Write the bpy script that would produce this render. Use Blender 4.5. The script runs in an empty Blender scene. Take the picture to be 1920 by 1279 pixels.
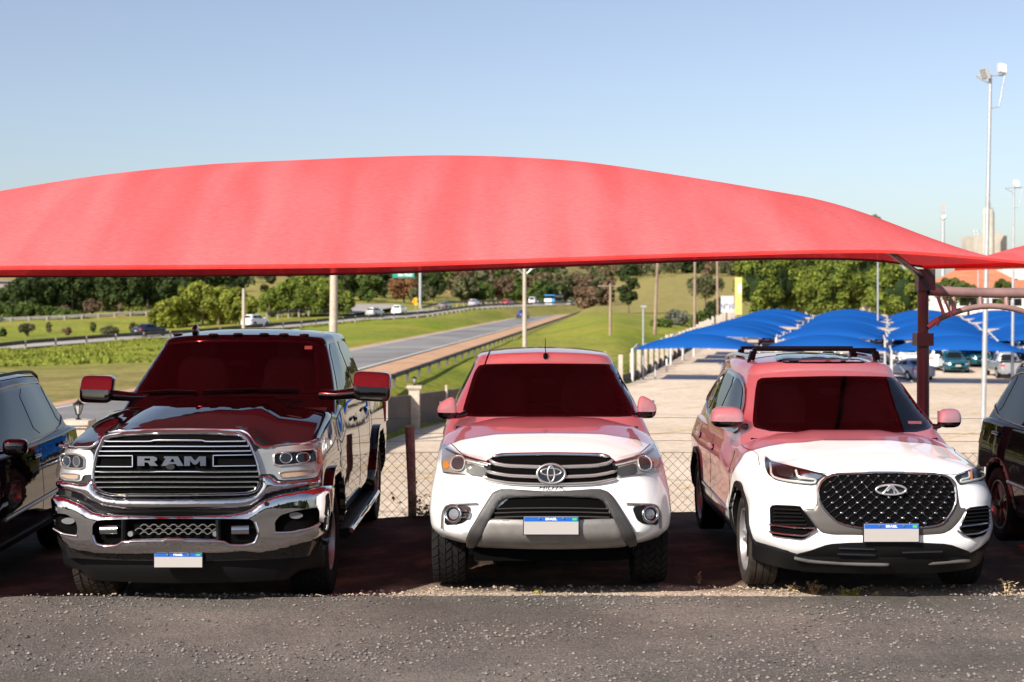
import bpy, bmesh, math, random
from mathutils import Vector, Matrix, noise
from mathutils.bvhtree import BVHTree
C = bpy.context.scene
COL = C.collection
rnd = random.Random(7)
# ------------------------------------------------------------------ camera, sky, sun
FPX, HC, YH, CXP = 2667.0, 2.28, 560.0, 960.0
cam = bpy.data.cameras.new("camera"); camo = bpy.data.objects.new("camera", cam); COL.objects.link(camo)
camo.location = (0, 0, HC); camo.rotation_euler = (math.radians(90), 0, 0)
cam.sensor_width = 36; cam.lens = 36*FPX/1920
cam.shift_y = -(639.5-YH)/1920.0
cam.clip_start = .1; cam.clip_end = 6000
cam.dof.use_dof = True; cam.dof.focus_distance = 11.0; cam.dof.aperture_fstop = 2.8
C.camera = camo
SUNV = Vector((-1.0, -1.2, 1.02)).normalized()
w = bpy.data.worlds.new("World"); C.world = w; w.use_nodes = True
nt = w.node_tree; nt.nodes.clear()
o_ = nt.nodes.new('ShaderNodeOutputWorld'); b_ = nt.nodes.new('ShaderNodeBackground'); s_ = nt.nodes.new('ShaderNodeTexSky')
s_.sky_type = 'NISHITA'; s_.sun_disc = False
s_.sun_elevation = math.asin(SUNV.z); s_.sun_rotation = math.atan2(SUNV.x, SUNV.y)
s_.air_density = 1.0; s_.dust_density = 2.0; s_.ozone_density = 2.2; s_.altitude = 600
b_.inputs[1].default_value = .090
hs_ = nt.nodes.new('ShaderNodeHueSaturation'); hs_.inputs['Saturation'].default_value = .80; hs_.inputs['Hue'].default_value = .508
nt.links.new(s_.outputs[0], hs_.inputs['Color']); nt.links.new(hs_.outputs[0], b_.inputs[0]); nt.links.new(b_.outputs[0], o_.inputs[0])
sl = bpy.data.lights.new("sun", 'SUN'); so = bpy.data.objects.new("sun", sl); COL.objects.link(so)
sl.energy = 5.0; sl.angle = math.radians(.5); sl.color = (1, .93, .84)
so.rotation_euler = SUNV.to_track_quat('Z', 'Y').to_euler()
C.view_settings.view_transform = 'Standard'; C.view_settings.look = 'None'
C.view_settings.exposure = .72; C.view_settings.gamma = 1; C.view_settings.use_curve_mapping = False

# ------------------------------------------------------------------ helpers
def at(px, py, Y): return Vector(((px-CXP)/FPX*Y, Y, HC-(py-YH)/FPX*Y))
def lerp(a, b, t): return a+(b-a)*t
def sst(a, b, x):
    t = max(0, min(1, (x-a)/(b-a))); return t*t*(3-2*t)
def interp(tab, x):
    if x <= tab[0][0]: return tab[0][1]
    for (a, fa), (b, fb) in zip(tab, tab[1:]):
        if x <= b: return fa+(fb-fa)*(x-a)/(b-a)
    return tab[-1][1]
def sinterp(tab, x):
    # smooth (catmull-rom) table lookup
    n = len(tab)
    if x <= tab[0][0]: return tab[0][1]
    if x >= tab[-1][0]: return tab[-1][1]
    for i in range(n-1):
        if x <= tab[i+1][0]: break
    x0, y0 = tab[i]; x1, y1 = tab[i+1]; t = (x-x0)/(x1-x0)
    m0 = (y1-tab[i-1][1])/(x1-tab[i-1][0]) if i > 0 else (y1-y0)/(x1-x0)
    m1 = (tab[i+2][1]-y0)/(tab[i+2][0]-x0) if i < n-2 else (y1-y0)/(x1-x0)
    h = x1-x0
    return (2*t**3-3*t*t+1)*y0+(t**3-2*t*t+t)*h*m0+(3*t*t-2*t**3)*y1+(t**3-t*t)*h*m1
def tag(o, label=None, cat=None, group=None, kind=None):
    if label: o['label'] = label
    if cat: o['category'] = cat
    if group: o['group'] = group
    if kind: o['kind'] = kind
    return o
def empty(name, loc, label=None, cat=None, group=None, rz=0):
    o = bpy.data.objects.new(name, None); COL.objects.link(o); o.location = loc; o.rotation_euler = (0, 0, rz)
    o.empty_display_size = .2
    return tag(o, label, cat, group)
def link(name, me, parent=None):
    o = bpy.data.objects.new(name, me); COL.objects.link(o)
    if parent is not None: o.parent = parent
    return o
def copy_tree(o, parent=None):
    c = o.copy(); COL.objects.link(c)
    if parent is not None: c.parent = parent
    for ch in list(o.children): copy_tree(ch, c)
    return c
class MB:
    def __init__(s): s.v = []; s.f = []; s.m = []
    def add(s, vs, fs, mi=0):
        n = len(s.v); s.v += [tuple(v) for v in vs]
        for f in fs: s.f.append(tuple(i+n for i in f)); s.m.append(mi)
        return s
    def box(s, a, b, mi=0, M=None):
        (x0, y0, z0), (x1, y1, z1) = a, b
        vs = [Vector(p) for p in ((x0,y0,z0),(x1,y0,z0),(x1,y1,z0),(x0,y1,z0),(x0,y0,z1),(x1,y0,z1),(x1,y1,z1),(x0,y1,z1))]
        if M: vs = [M @ v for v in vs]
        return s.add(vs, [(3,2,1,0),(4,5,6,7),(0,1,5,4),(1,2,6,5),(2,3,7,6),(3,0,4,7)], mi)
    def tube(s, pts, r, n=8, mi=0, closed=False, cap=True):
        pts = [Vector(p) for p in pts]
        rr = r if isinstance(r, (list, tuple)) else [r]*len(pts)
        up = None; rings = []
        N = len(pts)
        for i, p in enumerate(pts):
            if closed: d = pts[(i+1) % N]-pts[i-1]
            else: d = pts[min(i+1, N-1)]-pts[max(i-1, 0)]
            d.normalize()
            if up is None:
                up = Vector((0, 0, 1)) if abs(d.z) < .9 else Vector((1, 0, 0))
            a = d.cross(up).normalized(); up = a.cross(d).normalized()
            rings.append([p+(a*math.cos(t)+up*math.sin(t))*rr[i] for t in [2*math.pi*k/n for k in range(n)]])
        vs = [v for r_ in rings for v in r_]; fs = []
        for i in range(N if closed else N-1):
            j = (i+1) % N
            for k in range(n): fs.append((i*n+k, i*n+(k+1) % n, j*n+(k+1) % n, j*n+k))
        if cap and not closed: fs += [tuple(range(n))[::-1], tuple((N-1)*n+k for k in range(n))]
        return s.add(vs, fs, mi)
    def lathe(s, prof, n=32, axis='x', c=(0, 0, 0), mi=0, close=False):
        # prof: list of (along, radius)
        vs = []; c = Vector(c)
        for a, r in prof:
            for k in range(n):
                t = 2*math.pi*k/n
                if axis == 'x': vs.append(c+Vector((a, r*math.cos(t), r*math.sin(t))))
                elif axis == 'y': vs.append(c+Vector((r*math.cos(t), a, r*math.sin(t))))
                else: vs.append(c+Vector((r*math.cos(t), r*math.sin(t), a)))
        fs = []; P = len(prof)
        for i in range(P if close else P-1):
            j = (i+1) % P
            for k in range(n): fs.append((i*n+k, i*n+(k+1) % n, j*n+(k+1) % n, j*n+k))
        return s.add(vs, fs, mi)
    def build(s, name, mats, parent=None, smooth=35, off=None, fixn=True):
        me = bpy.data.meshes.new(name)
        vs = s.v if off is None else [(v[0]-off[0], v[1]-off[1], v[2]-off[2]) for v in s.v]
        me.from_pydata(vs, [], s.f)
        if not isinstance(mats, (list, tuple)): mats = [mats]
        for m in mats: me.materials.append(m)
        me.polygons.foreach_set('material_index', s.m)
        if fixn:
            bm = bmesh.new(); bm.from_mesh(me); bmesh.ops.recalc_face_normals(bm, faces=bm.faces); bm.to_mesh(me); bm.free()
        finish(me, smooth)
        return link(name, me, parent)
def finish(me, smooth):
    if smooth:
        me.polygons.foreach_set('use_smooth', [True]*len(me.polygons))
        me.set_sharp_from_angle(angle=math.radians(smooth))
    me.update()
def chaikin(p, k=1, closed=True, q=.16):
    for _ in range(k):
        out = []
        n = len(p)
        if closed:
            for i in range(n):
                a, b = p[i], p[(i+1) % n]
                out += [tuple(lerp(a[j], b[j], q) for j in range(len(a))), tuple(lerp(a[j], b[j], 1-q) for j in range(len(a)))]
        else:
            out = [p[0]]
            for a, b in zip(p, p[1:]):
                out += [tuple(lerp(a[j], b[j], q) for j in range(len(a))), tuple(lerp(a[j], b[j], 1-q) for j in range(len(a)))]
            out.append(p[-1])
        p = out
    return p
def text_mesh(s, size=1, extr=.0, bold=0, italic=0, xs=1):
    cu = bpy.data.curves.new('t', 'FONT'); cu.body = s; cu.size = size; cu.extrude = extr
    cu.align_x = 'CENTER'; cu.align_y = 'CENTER'; cu.offset = bold; cu.shear = italic
    o = bpy.data.objects.new('t', cu); COL.objects.link(o)
    bpy.context.view_layer.update()
    dg = bpy.context.evaluated_depsgraph_get()
    me = bpy.data.meshes.new_from_object(o.evaluated_get(dg))
    COL.objects.unlink(o); bpy.data.objects.remove(o); bpy.data.curves.remove(cu)
    vs = [(v.co.x*xs, v.co.y, v.co.z) for v in me.vertices]; fs = [tuple(p.vertices) for p in me.polygons]
    bpy.data.meshes.remove(me)
    return vs, fs

# ------------------------------------------------------------------ materials
MATS = {}
def nmat(name):
    m = bpy.data.materials.new(name); m.use_nodes = True
    n = m.node_tree.nodes; b = n['Principled BSDF']
    return m, n, m.node_tree.links, b
def simple(name, col, rough=.5, metal=0, coat=0, spec=.5, coatr=.03, bump=0, bscale=40, var=0, vscale=3, emit=None):
    if name in MATS: return MATS[name]
    m, n, l, b = nmat(name)
    b.inputs['Base Color'].default_value = (*col, 1); b.inputs['Roughness'].default_value = rough
    b.inputs['Metallic'].default_value = metal; b.inputs['Coat Weight'].default_value = coat
    b.inputs['Coat Roughness'].default_value = coatr; b.inputs['Specular IOR Level'].default_value = spec
    tc = n.new('ShaderNodeTexCoord')
    if var:
        t = n.new('ShaderNodeTexNoise'); t.inputs['Scale'].default_value = vscale; t.inputs['Detail'].default_value = 5
        l.new(tc.outputs['Object'], t.inputs['Vector'])
        r = n.new('ShaderNodeMapRange'); r.inputs['From Min'].default_value = .3; r.inputs['From Max'].default_value = .7
        r.inputs['To Min'].default_value = 1-var; r.inputs['To Max'].default_value = 1+var
        l.new(t.outputs['Fac'], r.inputs['Value'])
        mx = n.new('ShaderNodeVectorMath'); mx.operation = 'SCALE'; mx.inputs[0].default_value = col
        l.new(r.outputs[0], mx.inputs['Scale']); l.new(mx.outputs[0], b.inputs['Base Color'])
    if bump:
        t = n.new('ShaderNodeTexNoise'); t.inputs['Scale'].default_value = bscale; t.inputs['Detail'].default_value = 6
        l.new(tc.outputs['Object'], t.inputs['Vector'])
        bp = n.new('ShaderNodeBump'); bp.inputs['Strength'].default_value = bump; bp.inputs['Distance'].default_value = .01
        l.new(t.outputs['Fac'], bp.inputs['Height']); l.new(bp.outputs[0], b.inputs['Normal'])
    if emit:
        b.inputs['Emission Color'].default_value = (*col, 1); b.inputs['Emission Strength'].default_value = emit
    MATS[name] = m
    return m
def paint(name, col, metal=0, rough=.35, dust=.0):
    # car paint: clear coat, faint orange peel, faint dust that lies in patches low on the body
    if name in MATS: return MATS[name]
    m, n, l, b = nmat(name)
    b.inputs['Roughness'].default_value = rough; b.inputs['Metallic'].default_value = metal
    b.inputs['Coat Weight'].default_value = 1; b.inputs['Coat Roughness'].default_value = .02; b.inputs['Specular IOR Level'].default_value = .0 if col[0] < .05 else .25
    tc = n.new('ShaderNodeTexCoord'); t = n.new('ShaderNodeTexNoise'); t.inputs['Scale'].default_value = 3.5; t.inputs['Detail'].default_value = 8
    t.inputs['Roughness'].default_value = .7
    l.new(tc.outputs['Object'], t.inputs['Vector'])
    sp = n.new('ShaderNodeSeparateXYZ'); l.new(tc.outputs['Object'], sp.inputs[0])
    mr = n.new('ShaderNodeMapRange'); mr.inputs['From Min'].default_value = .95; mr.inputs['From Max'].default_value = .35
    l.new(sp.outputs['Z'], mr.inputs['Value'])
    r = n.new('ShaderNodeMapRange'); r.inputs['From Min'].default_value = .42; r.inputs['From Max'].default_value = .75
    l.new(t.outputs['Fac'], r.inputs['Value'])
    mu = n.new('ShaderNodeMath'); mu.operation = 'MULTIPLY'; l.new(r.outputs[0], mu.inputs[0]); l.new(mr.outputs[0], mu.inputs[1])
    m2 = n.new('ShaderNodeMath'); m2.operation = 'MULTIPLY'; l.new(mu.outputs[0], m2.inputs[0]); m2.inputs[1].default_value = dust
    mx = n.new('ShaderNodeMixRGB'); mx.inputs[1].default_value = (*col, 1); mx.inputs[2].default_value = (.28, .19, .13, 1)
    l.new(m2.outputs[0], mx.inputs[0]); l.new(mx.outputs[0], b.inputs['Base Color'])
    iv = n.new('ShaderNodeMath'); iv.operation = 'SUBTRACT'; iv.inputs[0].default_value = 1; l.new(m2.outputs[0], iv.inputs[1]); l.new(iv.outputs[0], b.inputs['Coat Weight'])
    t2 = n.new('ShaderNodeTexNoise'); t2.inputs['Scale'].default_value = 7; t2.inputs['Detail'].default_value = 1
    l.new(tc.outputs['Object'], t2.inputs['Vector'])
    bp = n.new('ShaderNodeBump'); bp.inputs['Strength'].default_value = .02; bp.inputs['Distance'].default_value = .02
    l.new(t2.outputs['Fac'], bp.inputs['Height']); l.new(bp.outputs[0], b.inputs['Coat Normal'])
    MATS[name] = m
    return m
M_white = paint('white_paint', (.80, .80, .79), dust=.35)
M_white2 = paint('white_paint_clean', (.80, .80, .80), dust=.12)
M_black = paint('black_paint', (.008, .008, .009), dust=.10)
M_blackm = paint('black_paint_blue', (.006, .008, .012), dust=.12)
for m_ in (M_blackm,):
    m_.node_tree.nodes['Principled BSDF'].inputs['Coat IOR'].default_value = 1.28
M_chrome = simple('chrome', (.52, .51, .52), .05, 1, bump=.015, bscale=9)
M_chromed = simple('dark_chrome', (.42, .42, .44), .12, 1)
M_satin = simple('satin_silver', (.42, .41, .40), .33, .85)
M_silverp = simple('silver_plastic', (.25, .235, .22), .42, .5, var=.12, vscale=9)
M_plast = simple('black_plastic', (.006, .006, .0065), .5, spec=.2, bump=.15, bscale=600)
M_gloss = simple('gloss_black', (.006, .006, .007), .08, coat=.6)
M_grey = simple('grey_plastic', (.038, .036, .035), .5, bump=.1, bscale=500, var=.15, vscale=8)
M_dark = simple('shade_black', (.002, .002, .002), .9, spec=.05)  # flat black that stands in for the shade inside openings and recesses
M_rubber = simple('rubber', (.010, .0095, .0095), .8, spec=.15, bump=.3, bscale=60, var=.25, vscale=9)
M_rubberd = simple('dusty_rubber', (.030, .024, .020), .85, spec=.2, bump=.3, bscale=60, var=.35, vscale=10)
M_alloy = simple('alloy', (.30, .30, .31), .4, .6)
M_alloyd = simple('dark_alloy', (.06, .06, .065), .3, .8)
M_glassd = simple('tinted_glass', (.006, .006, .008), .015, 0, 0, .6)
M_glasss = simple('side_glass', (.006, .008, .010), .01, 0, 0, .2)
M_amber = simple('amber', (.75, .22, .02), .2, coat=1)
M_redl = simple('red_lens', (.5, .01, .01), .15, coat=1)
M_refl = simple('reflector', (.62, .62, .63), .3, .8)
M_lampw = simple('lamp_white', (.62, .62, .60), .25, .3, coat=1)
M_lampsilver = simple('lamp_silver', (.50, .49, .47), .3, .6)
M_plate = simple('plate_grey', (.37, .345, .325), .5)
M_blue = simple('plate_blue', (.01, .10, .42), .35)
M_whitel = simple('white_letters', (.8, .8, .8), .5)
M_green = simple('plate_green', (.05, .45, .12), .4)
M_steel = simple('galvanised', (.42, .43, .44), .45, .5, var=.15, vscale=6)
def lens_mat():
    m, n, l, b = nmat('clear_lens'); out = n['Material Output']
    tr = n.new('ShaderNodeBsdfTransparent'); tr.inputs[0].default_value = (.93, .93, .92, 1)
    gl = n.new('ShaderNodeBsdfGlossy'); gl.inputs['Roughness'].default_value = .02
    fr = n.new('ShaderNodeFresnel'); fr.inputs['IOR'].default_value = 1.5
    ge = n.new('ShaderNodeNewGeometry'); iv = n.new('ShaderNodeMath'); iv.operation = 'SUBTRACT'; iv.inputs[0].default_value = 1; l.new(ge.outputs['Backfacing'], iv.inputs[1])
    mu = n.new('ShaderNodeMath'); mu.operation = 'MULTIPLY'; l.new(iv.outputs[0], mu.inputs[0]); l.new(fr.outputs[0], mu.inputs[1])
    mx = n.new('ShaderNodeMixShader'); l.new(mu.outputs[0], mx.inputs[0]); l.new(tr.outputs[0], mx.inputs[1]); l.new(gl.outputs[0], mx.inputs[2])
    l.new(mx.outputs[0], out.inputs['Surface']); return m
M_lens = lens_mat()
def glass_mat(name, tint, ior=1.5):
    m, n, l, b = nmat(name); out = n['Material Output']
    tr = n.new('ShaderNodeBsdfTransparent'); tr.inputs[0].default_value = (*tint, 1)
    gl = n.new('ShaderNodeBsdfGlossy'); gl.inputs['Roughness'].default_value = .01; gl.inputs[0].default_value = (.95, .95, 1, 1)
    fr = n.new('ShaderNodeFresnel'); fr.inputs['IOR'].default_value = ior
    ge = n.new('ShaderNodeNewGeometry'); iv = n.new('ShaderNodeMath'); iv.operation = 'SUBTRACT'; iv.inputs[0].default_value = 1; l.new(ge.outputs['Backfacing'], iv.inputs[1])
    mu = n.new('ShaderNodeMath'); mu.operation = 'MULTIPLY'; l.new(iv.outputs[0], mu.inputs[0]); l.new(fr.outputs[0], mu.inputs[1])
    mx = n.new('ShaderNodeMixShader'); l.new(mu.outputs[0], mx.inputs[0]); l.new(tr.outputs[0], mx.inputs[1]); l.new(gl.outputs[0], mx.inputs[2])
    l.new(mx.outputs[0], out.inputs['Surface']); return m
M_wglass = glass_mat('windscreen_glass', (.62, .62, .64), 1.55)

# ------------------------------------------------------------------ car shells
def rrect(W, L, rx, ry, rxr, ryr, nf=12, nc=10, ns=44, nr=6):
    p = []
    for i in range(nf): p.append(((W-rx)*i/nf, 0.0))
    for i in range(nc+1):
        a = math.pi/2*i/nc; p.append((W-rx+rx*math.sin(a), ry-ry*math.cos(a)))
    for i in range(1, ns): p.append((W, lerp(ry, L-ryr, i/ns)))
    for i in range(nc+1):
        a = math.pi/2*i/nc; p.append((W-rxr+rxr*math.cos(a), L-ryr+ryr*math.sin(a)))
    for i in range(1, nr+1): p.append(((W-rxr)*(1-i/nr), L))
    return p
def shell(W, L, top, bot, rf=(.3, .35), rr=(.2, .2), bow=.1, bowr=.05, taper=lambda y: 1, fv=lambda v, x: 0, rv=lambda v: 0,
          sv=lambda v, y: 0, lv=None, rnd_=.05, ny=44, K=12, fadef=1.0, fader=1.0, mid=None):
    """closed shell: rings of plan outlines stacked from bot to top, then a cap following top(x,y). local: y=0 front."""
    base = rrect(W, L, rf[0], rf[1], rr[0], rr[1], ns=ny)
    lv = lv or [i/14 for i in range(15)]
    rings = []
    levels = [(v, 0, 0) for v in lv]
    for k in range(1, 6):
        a = math.pi/2*k/5; levels.append((1, rnd_*(1-math.cos(a)), rnd_*math.sin(a)))
    for v, ins, up in levels:
        ring = []
        for bx, by in base:
            u = bx/W
            x = bx*taper(by)
            x = x*(1-(sv(v, by)+ins*min(1, max(0, (u*1.0))))/W)
            wf = 1-sst(0, fadef, by); wr = sst(L-fader, L, by)
            y = by+bow*u*u*wf-bowr*u*u*wr+(fv(v, x)+ins)*wf-(rv(v)+ins)*wr
            zt = top(x, y)-rnd_; zb = bot(x, y)
            z = zb+(zt-zb)*v+up
            ring.append(Vector((x, y, z)))
        rings.append(ring)
    n = len(base)
    vs = []; fs = []
    full = lambda r: r+[Vector((-p.x, p.y, p.z)) for p in r[1:-1]][::-1]
    N = 2*n-2
    for r in rings: vs += full(r)
    for j in range(len(rings)-1):
        for i in range(N): fs.append((j*N+i, j*N+(i+1) % N, (j+1)*N+(i+1) % N, (j+1)*N+i))
    def cap(base_i, zf, flip):
        nonlocal vs, fs
        r = rings[base_i]; o0 = (base_i if base_i >= 0 else len(rings)-1)*N
        prev = None
        for i in range(n):
            R = o0+i; Lx = o0+((N-i) % N)
            if i in (0, n-1): row = [R]
            else:
                row = [R]
                for k in range(1, K):
                    t = 1-2*k/K; x = r[i].x*t; y = r[i].y
                    vs.append(Vector((x, y, zf(x, y)))); row.append(len(vs)-1)
                row.append(Lx)
            if prev is not None:
                if len(prev) == 1:
                    for a, b in zip(row, row[1:]): fs.append((prev[0], a, b) if not flip else (prev[0], b, a))
                elif len(row) == 1:
                    for a, b in zip(prev, prev[1:]): fs.append((a, b, row[0]))
                else:
                    for k in range(K): fs.append((prev[k], prev[k+1], row[k+1], row[k]))
            prev = row
    cap(len(rings)-1, top, False); cap(0, bot, True)
    me = bpy.data.meshes.new('shell'); me.from_pydata(vs, [], fs)
    bm = bmesh.new(); bm.from_mesh(me); bmesh.ops.remove_doubles(bm, verts=bm.verts, dist=1e-5); bmesh.ops.recalc_face_normals(bm, faces=bm.faces)
    bm.to_mesh(me); bm.free()
    return me
def arches(me, mats, axles, R, W, inner=.30, zc=None, lip=None):
    """cut wheel wells with a boolean; the well faces get material slot 1"""
    o = bpy.data.objects.new('cut', me); COL.objects.link(o)
    mb = MB()
    for ay in axles:
        for s in (1, -1):
            a0, a1 = (W-inner)*s, (W+.3)*s
            prof = [(a0, 0.0001), (a0, R), (a1, R), (a1, 0.0001)]
            mb.lathe(prof, 56, 'x', (0, ay[0], ay[1]))
    cm = bpy.data.meshes.new('c'); cm.from_pydata(mb.v, [], mb.f)
    bm = bmesh.new(); bm.from_mesh(cm); bmesh.ops.remove_doubles(bm, verts=bm.verts, dist=1e-3); bmesh.ops.recalc_face_normals(bm, faces=bm.faces); bm.to_mesh(cm); bm.free()
    co = bpy.data.objects.new('cc', cm); COL.objects.link(co)
    md = o.modifiers.new('b', 'BOOLEAN'); md.operation = 'DIFFERENCE'; md.object = co; md.solver = 'EXACT'
    bpy.context.view_layer.update()
    r = bpy.data.meshes.new_from_object(o.evaluated_get(bpy.context.evaluated_depsgraph_get()))
    for q in (o, co): bpy.data.objects.remove(q)
    r.materials.clear()
    for m in mats: r.materials.append(m)
    for p in r.polygons:
        c = p.center; mi = 0
        for ay in axles:
            d = math.hypot(c.y-ay[0], c.z-ay[1])
            if abs(d-R) < .012 and abs(p.normal.x) < .3: mi = 1
            elif d < R-.01 and abs(abs(c.x)-(W-inner)) < .01: mi = 1
        p.material_index = mi
    finish(r, 32)
    return r

class Car:
    def __init__(s, name, loc, label, cat, group=None, rz=0):
        s.root = empty(name, loc, label, cat, group, rz)
        s.loc = Vector(loc); s.rz = rz; s.M = Matrix.Translation(s.loc) @ Matrix.Rotation(rz, 4, 'Z'); s.Mi = s.M.inverted()
        s.trees = []
    def mesh(s, name, me, mats=None, parent=None):
        if mats:
            me.materials.clear()
            for m in mats: me.materials.append(m)
        o = link(name, me, parent or s.root); return o
    def reg(s, me):
        s.trees.append(BVHTree.FromPolygons([v.co.copy() for v in me.vertices], [tuple(p.vertices) for p in me.polygons]))
    def cast(s, o, d, trees=None):
        best = None
        for t in (trees if trees is not None else s.trees):
            h, n, i, dist = t.ray_cast(o, d)
            if h is not None and (best is None or dist < best[2]): best = (h, n if n.dot(d) < 0 else -n, dist)
        return best
    def proj(s, mode, u, v, trees=None):
        if mode == 'cam':
            o = s.Mi @ Vector((0, 0, HC)); d = s.Mi.to_3x3() @ Vector(((u-CXP)/FPX, 1, (YH-v)/FPX)); d.normalize()
        elif mode == 'L': o = Vector((-4, u, v)); d = Vector((1, 0, 0))
        elif mode == 'R': o = Vector((4, u, v)); d = Vector((-1, 0, 0))
        elif mode == 'T': o = Vector((u, v, 6)); d = Vector((0, 0, -1))
        elif mode == 'F': o = Vector((u, -4, v)); d = Vector((0, 1, 0))
        elif mode == 'B': o = Vector((u, 12, v)); d = Vector((0, -1, 0))
        r = s.cast(o, d, trees)
        return (r[0], r[1], o, d) if r else (None, None, o, d)
    def panel(s, name, mat, outer, holes=(), mode='cam', off=.004, thick=.012, grid=None, parent=None, sm=1, trees=None, hsm=None, smooth=38, local=False, crown=0):
        grid = grid or (7 if mode == 'cam' else .05)
        outer = chaikin(outer, sm) if sm else outer
        holes = [chaikin(h, sm if hsm is None else hsm) if (sm if hsm is None else hsm) else h for h in holes]
        bm = bmesh.new(); es = []
        for lp in [outer]+list(holes):
            vs = [bm.verts.new((a, b, 0)) for a, b in lp]
            es += [bm.edges.new((vs[i], vs[(i+1) % len(vs)])) for i in range(len(vs))]
        bmesh.ops.triangle_fill(bm, edges=es, use_beauty=True)
        bm.normal_update()
        xs = [p[0] for p in outer]; ys = [p[1] for p in outer]
        k = min(xs)+grid*.37
        while k < max(xs):
            bmesh.ops.bisect_plane(bm, geom=bm.verts[:]+bm.edges[:]+bm.faces[:], plane_co=(k, 0, 0), plane_no=(1, 0, 0)); k += grid
        k = min(ys)+grid*.41
        while k < max(ys):
            bmesh.ops.bisect_plane(bm, geom=bm.verts[:]+bm.edges[:]+bm.faces[:], plane_co=(0, k, 0), plane_no=(0, 1, 0)); k += grid
        bmesh.ops.remove_doubles(bm, verts=bm.verts, dist=grid*.01)
        bm.verts.index_update()
        uv = [(v.co.x, v.co.y) for v in bm.verts]
        pr = [s.proj(mode, a, b, trees) for a, b in uv]
        hit = [i for i, p in enumerate(pr) if p[0] is not None]
        if not hit:
            bm.free(); print('NO HIT', name); return None
        P = []; Nn = []
        for i, p in enumerate(pr):
            if p[0] is None:
                j = min(hit, key=lambda q: (uv[q][0]-uv[i][0])**2+(uv[q][1]-uv[i][1])**2)
                best = pr[j]; lo, hi = 0., 1.
                for _ in range(7):
                    t = (lo+hi)/2; q = s.proj(mode, lerp(uv[j][0], uv[i][0], t), lerp(uv[j][1], uv[i][1], t), trees)
                    if q[0] is None: hi = t
                    else: lo = t; best = q
                P.append(best[0]); Nn.append(best[1].copy())
            else: P.append(p[0]); Nn.append(p[1].copy())
        # smooth normals over neighbours
        for _ in range(2):
            N2 = []
            for v in bm.verts:
                a = Nn[v.index].copy()
                for e in v.link_edges: a += Nn[e.other_vert(v).index]
                N2.append(a.normalized())
            Nn = N2
        n = len(P)
        if crown:
            ch, ce = crown
            def dist(q):
                m = 1e9
                for i in range(len(outer)):
                    (x1, y1), (x2, y2) = outer[i-1], outer[i]; dx, dy = x2-x1, y2-y1; L2 = dx*dx+dy*dy or 1e-9
                    t = max(0, min(1, ((q[0]-x1)*dx+(q[1]-y1)*dy)/L2)); d_ = math.hypot(q[0]-x1-dx*t, q[1]-y1-dy*t); m = min(m, d_)
                return m
            offs = [off-ch+ch*math.sqrt(max(0, 1-(1-min(1, dist(q)/ce))**2)) for q in uv]
        else: offs = [off]*n
        fr = [P[i]+Nn[i]*offs[i] for i in range(n)]; bk = [P[i]+Nn[i]*(off-thick-(crown[0] if crown else 0)) for i in range(n)]
        fs = [[v.index for v in f.verts] for f in bm.faces]
        bd = [(e.verts[0].index, e.verts[1].index) for e in bm.edges if len(e.link_faces) == 1]
        bm.free()
        vs = fr+bk; F = [tuple(f) for f in fs]+[tuple(i+n for i in f)[::-1] for f in fs]+[(a, b, b+n, a+n) for a, b in bd]
        mb = MB(); mb.add(vs, F)
        return mb.build(name, mat, parent or s.root, smooth=smooth)
    def path(s, pts, mode='cam', off=0, step=None, closed=False, trees=None, sm=1):
        pts = chaikin(pts, sm, closed) if sm else list(pts)
        step = step or (4 if mode == 'cam' else .03)
        if closed: pts = pts+[pts[0]]
        d = []
        for a, b in zip(pts, pts[1:]):
            L = math.hypot(b[0]-a[0], b[1]-a[1]); k = max(1, int(L/step))
            d += [(lerp(a[0], b[0], i/k), lerp(a[1], b[1], i/k)) for i in range(k)]
        if not closed: d.append(pts[-1])
        pr = [s.proj(mode, a, b, trees) for a, b in d]
        hit = [i for i, p in enumerate(pr) if p[0] is not None]
        out = []
        if not hit: return out
        for i, p in enumerate(pr):
            if p[0] is None:
                j = min(hit, key=lambda q: abs(q-i)); o, dd = p[2], p[3]
                out.append((o+dd*((pr[j][0]-o).dot(dd))+pr[j][1]*off, pr[j][1]))
            else: out.append((p[0]+p[1]*off, p[1]))
        return out
    def bead(s, name, mat, pts, a=.006, b=None, mode='cam', off=0, closed=False, parent=None, sm=1, n=8, trees=None, step=None, mb=None, build=True, taper=0):
        b = b or a
        pp = s.path(pts, mode, off, step, closed, trees, sm)
        if not pp: return None
        N = len(pp); vs = []; fs = []
        # smooth normals
        for _ in range(3):
            q = [pp[i][1]+pp[max(i-1, 0)][1]+pp[min(i+1, N-1)][1] for i in range(N)]
            pp = [(pp[i][0], q[i].normalized()) for i in range(N)]
        for i in range(N):
            if closed: d = pp[(i+1) % N][0]-pp[i-1][0]
            else: d = pp[min(i+1, N-1)][0]-pp[max(i-1, 0)][0]
            d.normalize(); nn = pp[i][1]; t = d.cross(nn).normalized(); nn = t.cross(d).normalized()
            k = 1
            if taper and not closed: k = min(1, (min(i, N-1-i)+.3)/max(1, taper*N))
            for j in range(n):
                th = 2*math.pi*j/n; vs.append(pp[i][0]+t*a*k*math.cos(th)+nn*b*k*math.sin(th))
        for i in range(N if closed else N-1):
            q = (i+1) % N
            for j in range(n): fs.append((i*n+j, i*n+(j+1) % n, q*n+(j+1) % n, q*n+j))
        if not closed: fs += [tuple(range(n))[::-1], tuple((N-1)*n+j for j in range(n))]
        if mb is None: mb = MB(); own = True
        else: own = False
        mb.add(vs, fs)
        if own: return mb.build(name, mat, parent or s.root, smooth=50)
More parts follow.
